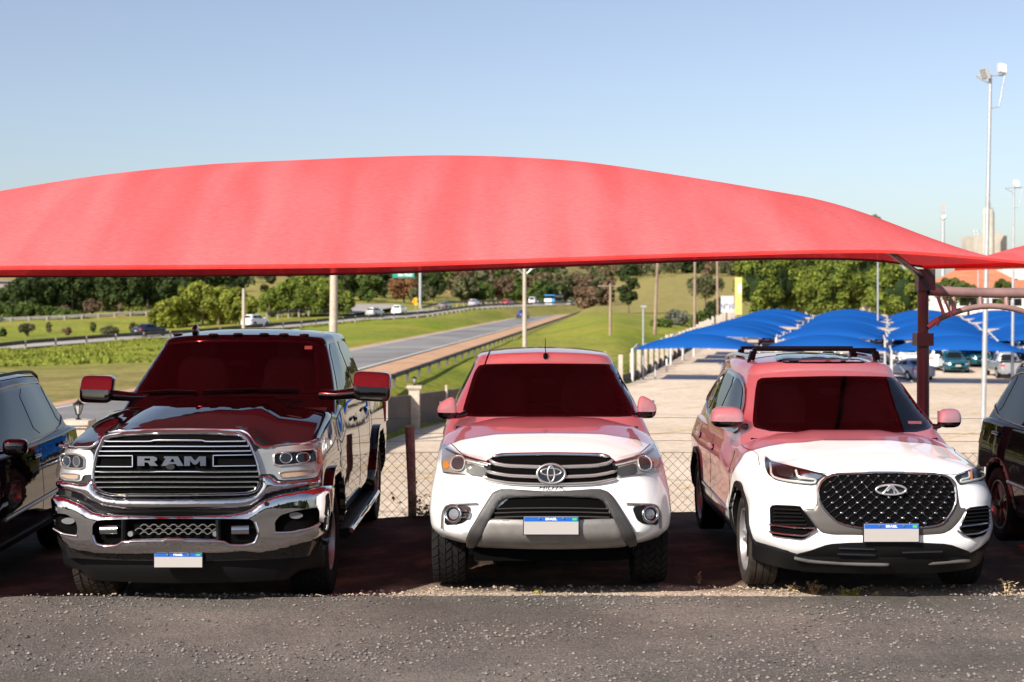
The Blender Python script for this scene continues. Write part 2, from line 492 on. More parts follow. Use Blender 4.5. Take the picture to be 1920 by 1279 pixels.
    def blob(s, name, mat, c, r, parent=None, e=.5, world=True, flat=None, M=None, mi=0, rot=None):
        """superellipsoid c centre (world), r radii, e exponent (small = boxy)"""
        mb = MB(); mb_blob(mb, (s.Mi @ Vector(c)) if world else Vector(c), r, e, rot=rot)
        return mb.build(name, mat, parent or s.root, smooth=50)
def spow(a, e): return math.copysign(abs(a)**e, a)
def mb_blob(mb, c, r, e=.5, nu=28, nv=16, rot=None, mi=0, shape=None):
    vs = []; c = Vector(c)
    for i in range(nv+1):
        ph = -math.pi/2+math.pi*i/nv
        for j in range(nu):
            th = 2*math.pi*j/nu
            p = Vector((r[0]*spow(math.cos(ph), e)*spow(math.cos(th), e), r[1]*spow(math.cos(ph), e)*spow(math.sin(th), e), r[2]*spow(math.sin(ph), e)))
            if shape: p = shape(p)
            if rot is not None: p = rot @ p
            vs.append(c+p)
    fs = [(i*nu+j, i*nu+(j+1) % nu, (i+1)*nu+(j+1) % nu, (i+1)*nu+j) for i in range(nv) for j in range(nu)]
    mb.add(vs, fs, mi)
    return mb
def mirrored(o, name=None):
    """a copy of a part mirrored across the car's centre line"""
    me = o.data.copy()
    for v in me.vertices: v.co.x *= -1
    me.flip_normals(); me.update()
    c = link(name or o.name.split('.')[0], me, o.parent)
    for ch in o.children:
        m2 = ch.data.copy()
        for v in m2.vertices: v.co.x *= -1
        m2.flip_normals(); c2 = link(ch.name.split('.')[0], m2, c)
        if 'label' in ch: c2['label'] = ch['label']
    if 'label' in o: c['label'] = o['label']
    return c
# ------------------------------------------------------------------ wheels
def make_wheel(car, x, y, R, wd, rimR, side, tread='at', rub=M_rubber, alloy=M_alloy, spokes=6, split=False, steer=0, low=False):
    """wheel at local x (outer face), axle height R; side=+1 outer face points +x"""
    cx = x-side*wd/2
    e = bpy.data.objects.new('wheel', None); COL.objects.link(e); e.parent = car.root; e.location = (cx, y, R); e.empty_display_size = .1
    if steer: e.rotation_euler = (0, 0, steer)
    h = wd/2
    mb = MB(); n = 40 if low else 72
    prof = [(-h*.80, rimR), (-h*.98, lerp(rimR, R, .25)), (-h*1.02, lerp(rimR, R, .55)), (-h*.93, lerp(rimR, R, .86)), (-h*.80, R*.985-.004),
            (-h*.3, R-.006), (h*.3, R-.006), (h*.80, R*.985-.004), (h*.93, lerp(rimR, R, .86)), (h*1.02, lerp(rimR, R, .55)), (h*.98, lerp(rimR, R, .25)), (h*.80, rimR)]
    mb.lathe(prof, n, 'x')
    if tread == 'at':
        K = 34; rg = random.Random(3)
        for k in range(K):
            for lane, (a0, a1, sh) in enumerate(((-.97, -.60, 0), (-.52, -.19, .5), (-.13, .19, .2), (.25, .55, .7), (.62, .97, .35))):
                t0 = 2*math.pi*(k+sh)/K; dt = 2*math.pi/K*.74
                sk = .05*(1 if lane % 2 else -1)
                ro = R+.004; ri = R-.02
                if lane in (0, 4): ro1, ro2 = (R-.012, R+.002) if lane == 0 else (R+.002, R-.012)
                else: ro1 = ro2 = ro
                vs = []
                for rr1, rr2 in ((ri, ri), (ro1, ro2)):
                    for (aa, rr, ts) in ((a0, rr1, -sk), (a1, rr2, sk)):
                        for tt in (t0, t0+dt):
                            vs.append((aa*h, rr*math.cos(tt+ts), rr*math.sin(tt+ts)))
                mb.add(vs, [(0,1,3,2),(4,5,7,6),(0,1,5,4),(2,3,7,6),(0,2,6,4),(1,3,7,5)])
    elif tread == 'road':
        for a in (-.55, -.2, .2, .55):
            for k in range(0, 0): pass
        for (a0, a1) in ((-.86, -.56), (-.48, -.08), (0.0, .40), (.48, .86)):
            pr = [(a0*h, R-.012), (a0*h, R+.001), (a1*h, R+.001), (a1*h, R-.012)]
            mb.lathe(pr, n, 'x')
        K = 60
        for k in range(K):
            t0 = 2*math.pi*k/K
            for s_ in (-1, 1):
                vs = []
                for aa, rr in ((.60, R+.0025), (.94, R-.010)):
                    for tt in (t0, t0+2*math.pi/K*.7):
                        for q in (0, .012): vs.append((s_*aa*h, (rr-q)*math.cos(tt), (rr-q)*math.sin(tt)))
                mb.add(vs, [(0,2,6,4),(1,5,7,3),(0,4,5,1),(2,3,7,6),(0,1,3,2),(4,6,7,5)])
    t = mb.build('tyre', rub, e, smooth=40)
    if low:
        mb = MB(); mb.lathe([(side*h*.55, .001), (side*h*.62, rimR*.3), (side*h*.5, rimR*.85), (side*h*.85, rimR*1.0), (side*h*.8, rimR*1.03)], 24, 'x')
        mb.build('rim', alloy, e); return e
    # rim barrel + spokes
    mb = MB()
    mb.lathe([(-h*.8*side, rimR*.98), (-h*.7*side, rimR*.9), (h*.2*side, rimR*.90), (h*.72*side, rimR*.93), (h*.88*side, rimR*.97), (h*.90*side, rimR*1.02), (h*.80*side, rimR*1.03)], 56, 'x')
    K = spokes
    for k in range(K):
        sub = ((-.16, .0), (.16, .0)) if split else ((0, 0),)
        for dth, _ in sub:
            th0 = 2*math.pi*k/K; th1 = th0+dth
            p0 = Vector((side*h*.62, rimR*.16*math.cos(th0), rimR*.16*math.sin(th0)))
            p1 = Vector((side*h*.70, rimR*.95*math.cos(th1), rimR*.95*math.sin(th1)))
            d = (p1-p0).normalized(); t_ = Vector((side, 0, 0)); q = d.cross(t_).normalized(); w0, w1 = (.030, .040) if not split else (.022, .016)
            if K <= 6 and not split: w0, w1 = .05, .062
            vs = []
            for p, ww in ((p0, w0), (p1, w1)):
                vs += [p+q*ww*rimR/.22-t_*.03, p-q*ww*rimR/.22-t_*.03, p-q*ww*.5*rimR/.22, p+q*ww*.5*rimR/.22]
            mb.add(vs, [(0,1,2,3),(7,6,5,4),(0,4,5,1),(1,5,6,2),(2,6,7,3),(3,7,4,0)])
    mb.lathe([(side*h*.3, rimR*.26), (side*h*.62, rimR*.25), (side*h*.74, rimR*.17), (side*h*.80, rimR*.10), (side*h*.80, .001)], 28, 'x')
    mb.build('rim', alloy, e, smooth=30)
    mb = MB(); mb.lathe([(side*h*.02, .001), (side*h*.02, rimR*.74), (side*h*-.1, rimR*.76), (side*h*-.1, .001)], 40, 'x')
    mb.build('brake_disc', M_satin, e)
    return e
# ------------------------------------------------------------------ shared car parts
def shift(me, dx=0, dy=0, dz=0):
    for v in me.vertices: v.co += Vector((dx, dy, dz))
    me.update(); return me
def plate(car, c, w, h, name='licence_plate', tilt=0, mercosur=True):
    """c local centre, faces -y"""
    mb = MB(); x0, x1, z0, z1 = -w/2, w/2, -h/2, h/2
    mb.box((x0-.006, -.002, z0-.006), (x1+.006, .014, z1+.006))
    p = mb.build(name, M_plast if mercosur else M_plate, car.root, smooth=0); p.location = c; p.rotation_euler = (tilt, 0, 0)
    mb = MB(); mb.box((x0, -.006, z0), (x1, -.0025, z1*1-.0)); mb.build('plate_face', M_plate, p, smooth=0)
    bh = h*.26
    mb = MB(); mb.box((x0+.002, -.0085, z1-bh), (x1-.002, -.0062, z1-.002)); bb = mb.build('blue_band', M_blue, p, smooth=0)
    vs, fs = text_mesh('BRASIL', bh*.72, bold=.0008, xs=1.15)
    mb = MB(); mb.add([(a, -.0095, z1-bh/2-.001+b_) for a, b_, c_ in vs], fs); mb.build('lettering', M_whitel, p, smooth=0, fixn=False)
    mb = MB(); mb.box((x1-.045, -.0098, z1-bh+.007), (x1-.012, -.0088, z1-.009)); mb.build('flag', M_green, p, smooth=0)
    mb = MB()
    for s in (-1, 1):
        mb.lathe([(-.016, .0001), (-.016, .007), (-.006, .008)], 10, 'y', (s*w*.22, 0, z1-bh*.35))
    mb.build('screw', M_satin, p)
    return p
def seams(car, segs, mode, name='panel_gap', a=.004, mat=None, off=0.0, trees=None):
    for sg in segs: car.bead(name, mat or M_dark, sg, a, a*.6, mode, off, sm=1, n=6, trees=trees, step=.04 if mode != 'cam' else 4)
def mirror_wing(car, c, r, side, stalk, cap_mat, low_mat, e=.55, ttop=.0, face=True, name='wing_mirror'):
    """c: world centre; side -1 = towards -x; stalk: world point on the door"""
    root = bpy.data.objects.new(name, None); COL.objects.link(root); root.parent = car.root
    lc = car.Mi @ Vector(c); root.location = lc; root.empty_display_size = .1
    def shp(p):
        k = p.z/r[2]
        q = Vector(p); q.x *= 1-.10*max(0, k); q.y *= (1-.25*abs(k))
        q.z += ttop*r[2]*(-p.x*side/r[0])*max(0, k+.2)
        q.y += .25*r[1]*(p.x*side/r[0])*1.0
        return q
    mb = MB(); mb_blob(mb, (0, 0, 0), r, e, shape=shp)
    vs = mb.v; up = MB(); lo = MB()
    zc = -r[2]*.25
    up.v = vs; lo.v = list(vs)
    for f in mb.f:
        z = sum(vs[i][2] for i in f)/4
        (up if z > zc else lo).f.append(f); (up if z > zc else lo).m.append(0)
    up.build('mirror_cap', cap_mat, root, smooth=60); lo.build('mirror_base', low_mat, root, smooth=60)
    s = (car.Mi @ Vector(stalk))-lc
    mb = MB(); a = Vector((-side*r[0]*.7, 0, -r[2]*.6))
    mb.tube([a, (a+s)*.5+Vector((0, 0, -.01)), s], [r[2]*.34, r[2]*.28, r[2]*.34], 10)
    mb.build('mirror_arm', low_mat, root, smooth=60)
    mb = MB(); mb.box((-r[0]*.82, r[1]*.80, -r[2]*.7), (r[0]*.82, r[1]*.84, r[2]*.7)); mb.build('mirror_glass', M_refl, root)
    return root
def ellipse(cx, cy, rx, ry, n=28, rot=0):
    o = []
    for k in range(n):
        t = 2*math.pi*k/n; x = rx*math.cos(t); y = ry*math.sin(t)
        o.append((cx+x*math.cos(rot)-y*math.sin(rot), cy+x*math.sin(rot)+y*math.cos(rot)))
    return o
def arch_pts(ay, az, R, a0, a1, n=22): return [(ay+R*math.cos(lerp(a0, a1, i/n)), az+R*math.sin(lerp(a0, a1, i/n))) for i in range(n+1)]
def sector(ay, az, R0, R1, a0, a1): return arch_pts(ay, az, R1, a0, a1)+arch_pts(ay, az, R0, a1, a0)
def handle(car, y, z, side, mat=M_chrome, L=.19, trees=None):
    m = 'L' if side < 0 else 'R'
    h = car.bead('door_handle', mat, [(y-L/2, z), (y, z+.004), (y+L/2, z)], .016, .014, m, .028, sm=1, trees=trees)
    p = car.panel('handle_recess', M_dark, ellipse(y-.01, z-.004, .065, .03, 18), (), m, .002, .006, .03, h, 0, trees)
    return h
def underbody(car, W, L, z0, z1, axles, R):
    mb = MB(); mb.box((-W*.62, .25, z0), (W*.62, L-.3, z1))
    for a in axles: mb.tube([(-W*.8, a, R), (W*.8, a, R)], .05, 8)
    return mb.build('chassis', M_dark, car.root, smooth=0)

def interior(car, cab, poly, belt, yc, half, trim=(.055, .05, .048), wheel_side=1, seat_y=1.15):
    """open the cab shell behind the windscreen and fit a dark liner, dashboard, seats and steering wheel"""
    cx = sum(p[0] for p in poly)/len(poly); cy = sum(p[1] for p in poly)/len(poly)
    sh = [(lerp(cx, a, .985), lerp(cy, b_, .975)) for a, b_ in chaikin(poly, 1)]
    def ins(x, y):
        r = False
        for i in range(len(sh)):
            (x1, y1), (x2, y2) = sh[i], sh[i-1]
            if (y1 > y) != (y2 > y) and x < (x2-x1)*(y-y1)/(y2-y1)+x1: r = not r
        return r
    bm = bmesh.new(); bm.from_mesh(cab.data); bm.normal_update()
    # finer faces so that the opening follows the glass edge
    fr = [f for f in bm.faces if f.normal.y < -.25]
    es = list({e for f in fr for e in f.edges}); bmesh.ops.subdivide_edges(bm, edges=es, cuts=2, use_grid_fill=True)
    bm.normal_update()
    kill = []
    for f in bm.faces:
        if f.normal.y > -.15: continue
        w_ = car.M @ f.calc_center_median(); px = CXP+w_.x/w_.y*FPX; py = YH+(HC-w_.z)/w_.y*FPX
        if ins(px, py): kill.append(f)
    bmesh.ops.delete(bm, geom=kill, context='FACES')
    bm.to_mesh(cab.data); finish(cab.data, 40)
    lin = cab.data.copy(); bm2 = bmesh.new(); bm2.from_mesh(lin); bm2.normal_update()
    nn = {v.index: v.normal.copy() for v in bm2.verts}
    for v in bm2.verts: v.co -= nn[v.index]*.03
    bm2.to_mesh(lin); bm2.free(); bm.free()
    car.panel('glass_border', M_gloss, poly, [[(lerp(cx, a, .955), lerp(cy, b_, .93)) for a, b_ in poly]], off=.003, thick=.004, trees=[car.trees[-1]])
    Mt = simple('cabin_trim_%02d' % int(trim[0]*1000), trim, .8)
    o = link('cabin_liner', lin, car.root); lin.materials.clear(); lin.materials.append(Mt)
    mb = MB(); mb.box((-half*.97, yc+.28, belt-.3), (half*.97, yc+2.3, belt-.05)); mb.build('cabin_floor', Mt, car.root, smooth=0)
    mb = MB(); mb_blob(mb, (0, yc+.62, belt-.03), (half*.80, .34, .06), .45, 30, 12); mb.build('dashboard', M_plast, car.root, smooth=60)
    for s in (-1, 1):
        st = MB(); mb_blob(st, (s*.40, yc+seat_y, belt+.02), (.25, .075, .34), .55, 20, 12); so_ = st.build('seat_back', Mt, car.root, smooth=60)
        st = MB(); mb_blob(st, (s*.40, yc+seat_y+.02, belt+.43), (.13, .05, .09), .6, 16, 10); st.build('headrest', Mt, so_, smooth=60)
    mb = MB(); a = Vector((wheel_side*.40, yc+.82, belt+.05))
    mb.tube([a+Vector((.19*math.cos(t), .19*math.sin(t)*.42, .19*math.sin(t)*.9)) for t in [2*math.pi*k/32 for k in range(32)]], .014, 8, closed=True)
    mb.tube([a+Vector((-.18, 0, 0)), a, a+Vector((.18, 0, 0))], .016, 6); mb_blob(mb, a, (.06, .03, .05), .8, 14, 8); mb.build('steering_wheel', Mt, car.root, smooth=60)
    mb = MB(); mb_blob(mb, (0, yc+.86, belt+.30), (.11, .02, .035), .5, 16, 8); mb.build('inner_mirror', M_plast, car.root, smooth=60)
# ================================================================== CENTRE WHITE PICKUP
def build_white_pickup():
    c = Car('pickup_truck', (.297, 10.49, 0), 'white double-cab pickup with grey skid bar, parked in the middle under the red canopy', 'pickup truck')
    W, L = .945, 5.30
    tb = [(0, 1.00), (.12, 1.035), (.3, 1.10), (.6, 1.165), (1.0, 1.225), (1.45, 1.275), (1.7, 1.26), (2.2, 1.2), (3.6, 1.2), (3.9, 1.24), (5.3, 1.27)]
    def top(x, y):
        z = sinterp(tb, y); ax = abs(x)
        ww = 1-sst(1.6, 2.2, y)
        d = .16*max(0, (ax-.52)/.40)**2*(.75+.25*min(1, y))
        z -= d*lerp(.35, 1, ww)
        z -= .028*sst(.40, .50, ax)*ww*sst(.05, .4, y)
        z += .03*(1-min(1, ax/.5))*ww*sst(.2, 1, y)*.3
        return z
    def bot(x, y): return .43+.015*sst(.55, .9, abs(x))*(1-sst(.2, .8, y))-.04*sst(.5, 1.4, y)
    def fv(v, x):
        return interp([(0, .16), (.10, .05), (.22, .0), (.45, .0), (.62, .025), (.8, .06), (1, .10)], v)
    me = shell(W, L, top, bot, (.30, .46), (.15, .15), .16, .03, lambda y: 1-.012*(1-sst(0, 1.0, y))-.022*sst(1.2, 2.4, y), fv,
               lambda v: .02*(1-v), lambda v, y: interp([(0, .07), (.15, .015), (.4, 0), (.7, .012), (1, .05)], v), rnd_=.045, fadef=1.1)
    me = arches(me, [M_white, M_plast], [(.98, .40), (4.065, .40)], .455, W, .28)
    body = c.mesh('body', me)
    c.reg(me); T0 = list(c.trees)
    # cab
    Wc, Lc, yc = .91, 2.55, 1.36
    def ctop(x, y): return 1.815-.05*(1-sst(.3, 1.5, y))-.03*sst(1.9, 2.5, y)-.05*(abs(x)/.62)**2.2
    cab = shell(Wc, Lc, ctop, lambda x, y: 1.10, (.20, .15), (.2, .16), .14, .03, lambda y: 1-.03*(1-sst(0, .8, y)),
                lambda v, x: .92*v**.97, lambda v: .22*v, lambda v, y: .262*v**1.35, rnd_=.075, fadef=2.3, fader=1.2)
    shift(cab, dy=yc); finish(cab, 40)
    cb = c.mesh('cab', cab, [M_white]); c.reg(cab); TC = [c.trees[-1]]
    # glazing
    wsr = [(872, 782), (866, 774), (889, 700), (898, 686), (915, 683), (1030, 682), (1145, 683), (1158, 686), (1168, 700), (1191, 774), (1186, 782), (1030, 781.5)]
    c.panel('windscreen', M_wglass, wsr, (), off=.004, thick=.006, sm=1, trees=TC); interior(c, cb, wsr, 1.24, yc, .80, (.016, .015, .015))
    mb = MB()
    for s in (1, -1): c.bead('r', None, [(1032+s*123, 684), (1032+s*116, 665), (1032+s*113, 657)], .009, .006, mb=mb, sm=0, trees=TC)
    mb.build('roof_channel', M_plast, c.root, smooth=60)
    for side, m in ((-1, 'L'), (1, 'R')):
        w1 = c.panel('side_window', M_glasss, [(2.02, 1.24), (2.35, 1.53), (2.55, 1.66), (2.9, 1.69), (2.92, 1.24)], (), m, .004, .012, .06, trees=TC)
        w2 = c.panel('side_window', M_glasss, [(3.0, 1.24), (2.98, 1.69), (3.35, 1.67), (3.62, 1.5), (3.68, 1.26)], (), m, .004, .012, .06, trees=TC)
        handle(c, 2.75, 1.02, side, trees=T0); handle(c, 3.7, 1.03, side, trees=T0)
        seams(c, [[(1.62, 1.05), (1.66, .8), (1.7, .55)], [(2.95, 1.08), (2.95, .5)], [(3.85, 1.1), (3.75, .8), (3.6, .5)]], m, trees=T0)
    # antenna
    a = at(1023, 671, 12.95); mb = MB(); mb_blob(mb, (0, 0, 0), (.022, .035, .03), .8, 14, 8); mb.tube([(0, 0, 0), (-.002, .03, .16)], [.005, .003], 6)
    h = c.proj('cam', 1023, 670, TC)[0]; an = mb.build('antenna', M_plast, c.root); an.location = h+Vector((0, 0, .01))
    # hood gap, wipers
    seams(c, [[(846, 832), (868, 853), (925, 869), (1033, 871), (1140, 869), (1196, 854), (1219, 833)]], 'cam', a=.004, trees=T0)
    # grille: dark panel, chrome bars
    g_out = [(915, 861), (940, 857), (1033, 855), (1125, 857), (1150, 861), (1160, 880), (1156, 897), (1110, 905), (1033, 908), (955, 905), (910, 895), (905, 880)]
    g = c.panel('grille', M_dark, g_out, (), off=.006, trees=T0, sm=1)
    for nm, pts, a in (('chrome_bar', [(922, 861), (945, 857.5), (1033, 856), (1122, 857.5), (1145, 861)], .018),
                       ('chrome_bar', [(917, 865), (925, 871), (950, 876), (1000, 878), (1033, 879), (1066, 878), (1116, 876), (1142, 871), (1150, 865)], .014),
                       ('chrome_bar', [(911, 884), (930, 889), (955, 893), (1000, 895), (1033, 895.5), (1066, 895), (1112, 893), (1136, 889), (1156, 884)], .014),
                       ('chrome_bar', [(907, 898), (925, 902), (955, 907), (1000, 909), (1033, 909.5), (1066, 909), (1112, 907), (1140, 902), (1157, 898)], .012)):
        c.bead(nm, M_chrome if a > .015 else simple('bright_silver', (.66, .65, .65), .28, .8), pts, a, .022, off=.016, parent=g, trees=T0, taper=.04)
    # emblem
    em = None
    hp = c.proj('cam', 1033, 887, T0)[0]
    e = bpy.data.objects.new('emblem', None); COL.objects.link(e); e.parent = c.root; e.location = hp+Vector((0, -.052, 0)); e.rotation_euler = (-.18, 0, 0); e.empty_display_size = .05
    k = 10.5/FPX
    def ring(cx, cz, rx, rz, r, y=0): return [(cx+rx*math.cos(t), y, cz+rz*math.sin(t)) for t in [2*math.pi*i/36 for i in range(36)]]
    mb = MB(); mb.lathe([(.012, .001), (.008, 1)], 36, 'y'); mb.v = [(x*.098, y, z*.066) for x, y, z in mb.v]; mb.build('emblem_back', M_gloss, e)
    mb = MB(); mb.tube(ring(0, 0, .103, .071, 0), .0105, 8, closed=True); mb.tube(ring(0, .014, .075, .026, 0, -.004), .0072, 8, closed=True)
    mb.tube(ring(0, 0, .026, .057, 0, -.004), .0072, 8, closed=True); mb.build('emblem_ring', M_satin, e, smooth=60)
    # headlights
    hl = [(829, 840), (832, 833), (840, 838), (860, 851), (890, 860), (925, 868), (919, 884), (912, 898), (880, 893), (840, 890), (831, 886), (828, 870)]
    H = c.panel('headlight', M_lampsilver, hl, (), off=.003, thick=.01, trees=T0, label=None) if False else c.panel('headlight', M_lampsilver, hl, (), off=.004, thick=.01, trees=T0)
    c.bead('chrome_brow', M_chromed, [(838, 843), (860, 855), (890, 864), (921, 872)], .011, .008, off=.010, parent=H, trees=T0)
    c.bead('light_strip', M_lampw, [(868, 864), (890, 869), (915, 874)], .007, .006, off=.012, parent=H, trees=T0, sm=0)
    c.panel('reflector', M_grey, [(876, 869), (915, 878), (909, 894), (874, 889)], (), off=.009, thick=.006, parent=H, trees=T0)
    c.panel('indicator_lamp', M_amber, [(832, 868), (842, 866), (843, 878), (835, 879)], (), off=.010, thick=.006, parent=H, trees=T0)
    c.panel('lamp_bowl', M_silverp, ellipse(861, 871, 15, 14), (), off=.012, thick=.01, parent=H, trees=T0, sm=0)
    c.panel('projector_lens', simple('lens_grey', (.06, .06, .065), .15, .3), ellipse(861, 871, 11, 11), (), off=.019, thick=.01, parent=H, trees=T0, sm=0, grid=4)
    c.bead('lamp_ring', M_lampw, ellipse(861, 871, 12.5, 12.5), .006, .007, off=.018, closed=True, parent=H, trees=T0, sm=0)
    c.bead('chrome_line', M_chrome, [(833, 886), (870, 890), (908, 895)], .004, .004, off=.010, parent=H, trees=T0)
    c.panel('lens', M_lens, hl, (), off=.032, thick=.006, parent=H, trees=T0)
    mirrored(H)
    # letters on the bonnet lip
    vs, fs = text_mesh('HILUX', .034, bold=.0008, italic=.25, xs=1.9)
    hp = c.proj('cam', 1033, 917, T0); mb = MB(); mb.add([(hp[0].x+a_, hp[0].y-.03, hp[0].z+.012+b2) for a_, b2, _ in vs], fs)
    mb.build('lettering', M_plast, c.root, smooth=0, fixn=False)
    # lower bumper: intake, grey hoop, skid plate
    ink = [(950, 938), (965, 930), (1033, 928), (1100, 930), (1128, 936), (1145, 965), (1153, 973), (1033, 977), (915, 974), (925, 960)]
    I = c.panel('lower_intake', M_dark, ink, (), off=.004, trees=T0)
    for y in (953, 960.5, 968.5):
        c.bead('intake_slat', M_grey, [(928, y+2), (975, y+.5), (1033, y), (1090, y+.5), (1142, y+2)], .006, .01, off=.008, parent=I, trees=T0)
    hoop = [(875, 1015), (880, 1000), (917, 934), (926, 923), (940, 918), (1033, 921), (1124, 918), (1140, 923), (1150, 934), (1190, 998), (1196, 1012), (1194, 1018), (1176, 1016),
            (1140, 950), (1128, 936), (1110, 931), (1033, 932), (957, 931), (940, 938), (930, 950), (893, 1020), (876, 1023)]
    hoop = [(876, 1022), (875, 1003), (916, 937), (925, 924), (942, 917), (1033, 923), (1122, 917), (1140, 923), (1151, 936), (1191, 1000), (1194, 1017),
            (1176, 1022), (1142, 958), (1131, 941), (1118, 935), (1033, 932), (950, 935), (938, 942), (928, 958), (893, 1023)]
    c.panel('bumper_guard', M_grey, hoop, (), off=.035, thick=.04, trees=T0, sm=1, grid=4, crown=(.010, 4))
    lip = [(945, 916.5), (1033, 914), (1122, 916.5), (1112, 922), (1033, 923.5), (955, 922)]
    skid = [(912, 974), (918, 972), (1033, 976), (1148, 972), (1154, 974), (1178, 1020), (1160, 1029), (1033, 1031), (905, 1029), (890, 1021)]
    S = c.panel('skid_plate', M_silverp, skid, (), off=.03, thick=.03, trees=T0, grid=5, crown=(.02, 12))
    c.panel('skid_recess', M_grey, [(920, 1013), (1005, 1010), (1010, 1017), (925, 1019)], (), off=.024, thick=.004, parent=S, trees=T0)
    c.panel('skid_recess', M_grey, [(1062, 1010), (1145, 1013), (1140, 1019), (1056, 1017)], (), off=.024, thick=.004, parent=S, trees=T0)
    # fog lamps
    fr = [(826, 990), (829, 960), (835, 947), (845, 943), (900, 943), (890, 950), (880, 955), (872, 968), (868, 980), (840, 985), (834, 992)]
    Fp = c.panel('fog_lamp', M_plast, [(834, 985), (836, 955), (845, 948), (880, 949), (884, 955), (876, 975), (865, 982)], (), off=.005, thick=.01, trees=T0)
    c.bead('fog_trim', M_satin, [(831, 990), (832, 962), (838, 950), (848, 946.5), (870, 946), (896, 945)], .009, .012, off=.010, parent=Fp, trees=T0)
    c.bead('fog_ring', M_chromed, ellipse(853, 964, 13, 14), .012, .012, off=.018, closed=True, parent=Fp, trees=T0, sm=0)
    c.panel('fog_lens', simple('fog_glass', (.22, .22, .23), .2, .5), ellipse(853, 964, 9, 9.5), (), off=.014, thick=.01, parent=Fp, trees=T0, sm=0)
    f2 = mirrored(Fp)
    c.bead('bezel_arm', M_chromed, [(866, 959), (880, 958), (882, 963), (879, 970), (866, 969)], .007, .009, off=.02, parent=Fp, trees=T0)
    # plate
    hp = c.proj('cam', 1033, 983, T0)[0]
    plate(c, (hp.x, hp.y-.055, hp.z), .400, .130)
    # towing hooks, mirrors
    mirror_wing(c, at(838, 767, 12.0), (.082, .055, .088), -1, at(872, 776, 12.1), M_white, M_gloss, .7, ttop=.35)
    mirror_wing(c, at(1213, 765, 12.0), (.082, .055, .088), 1, at(1190, 776, 12.1), M_white, M_gloss, .7, ttop=.35)
    # sill, wheels
    underbody(c, W, L, .30, .5, (.98, 4.065), .4)
    mb = MB(); mb.box((-.62, .30, .34), (.62, .7, .45)); mb.build('undertray', M_dark, c.root, smooth=0)
    for s in (-1, 1):
        for y in (.98, 4.065): make_wheel(c, s*.925, y, .395, .265, .216, s, 'at', M_rubber, M_alloy, 6)
    return c

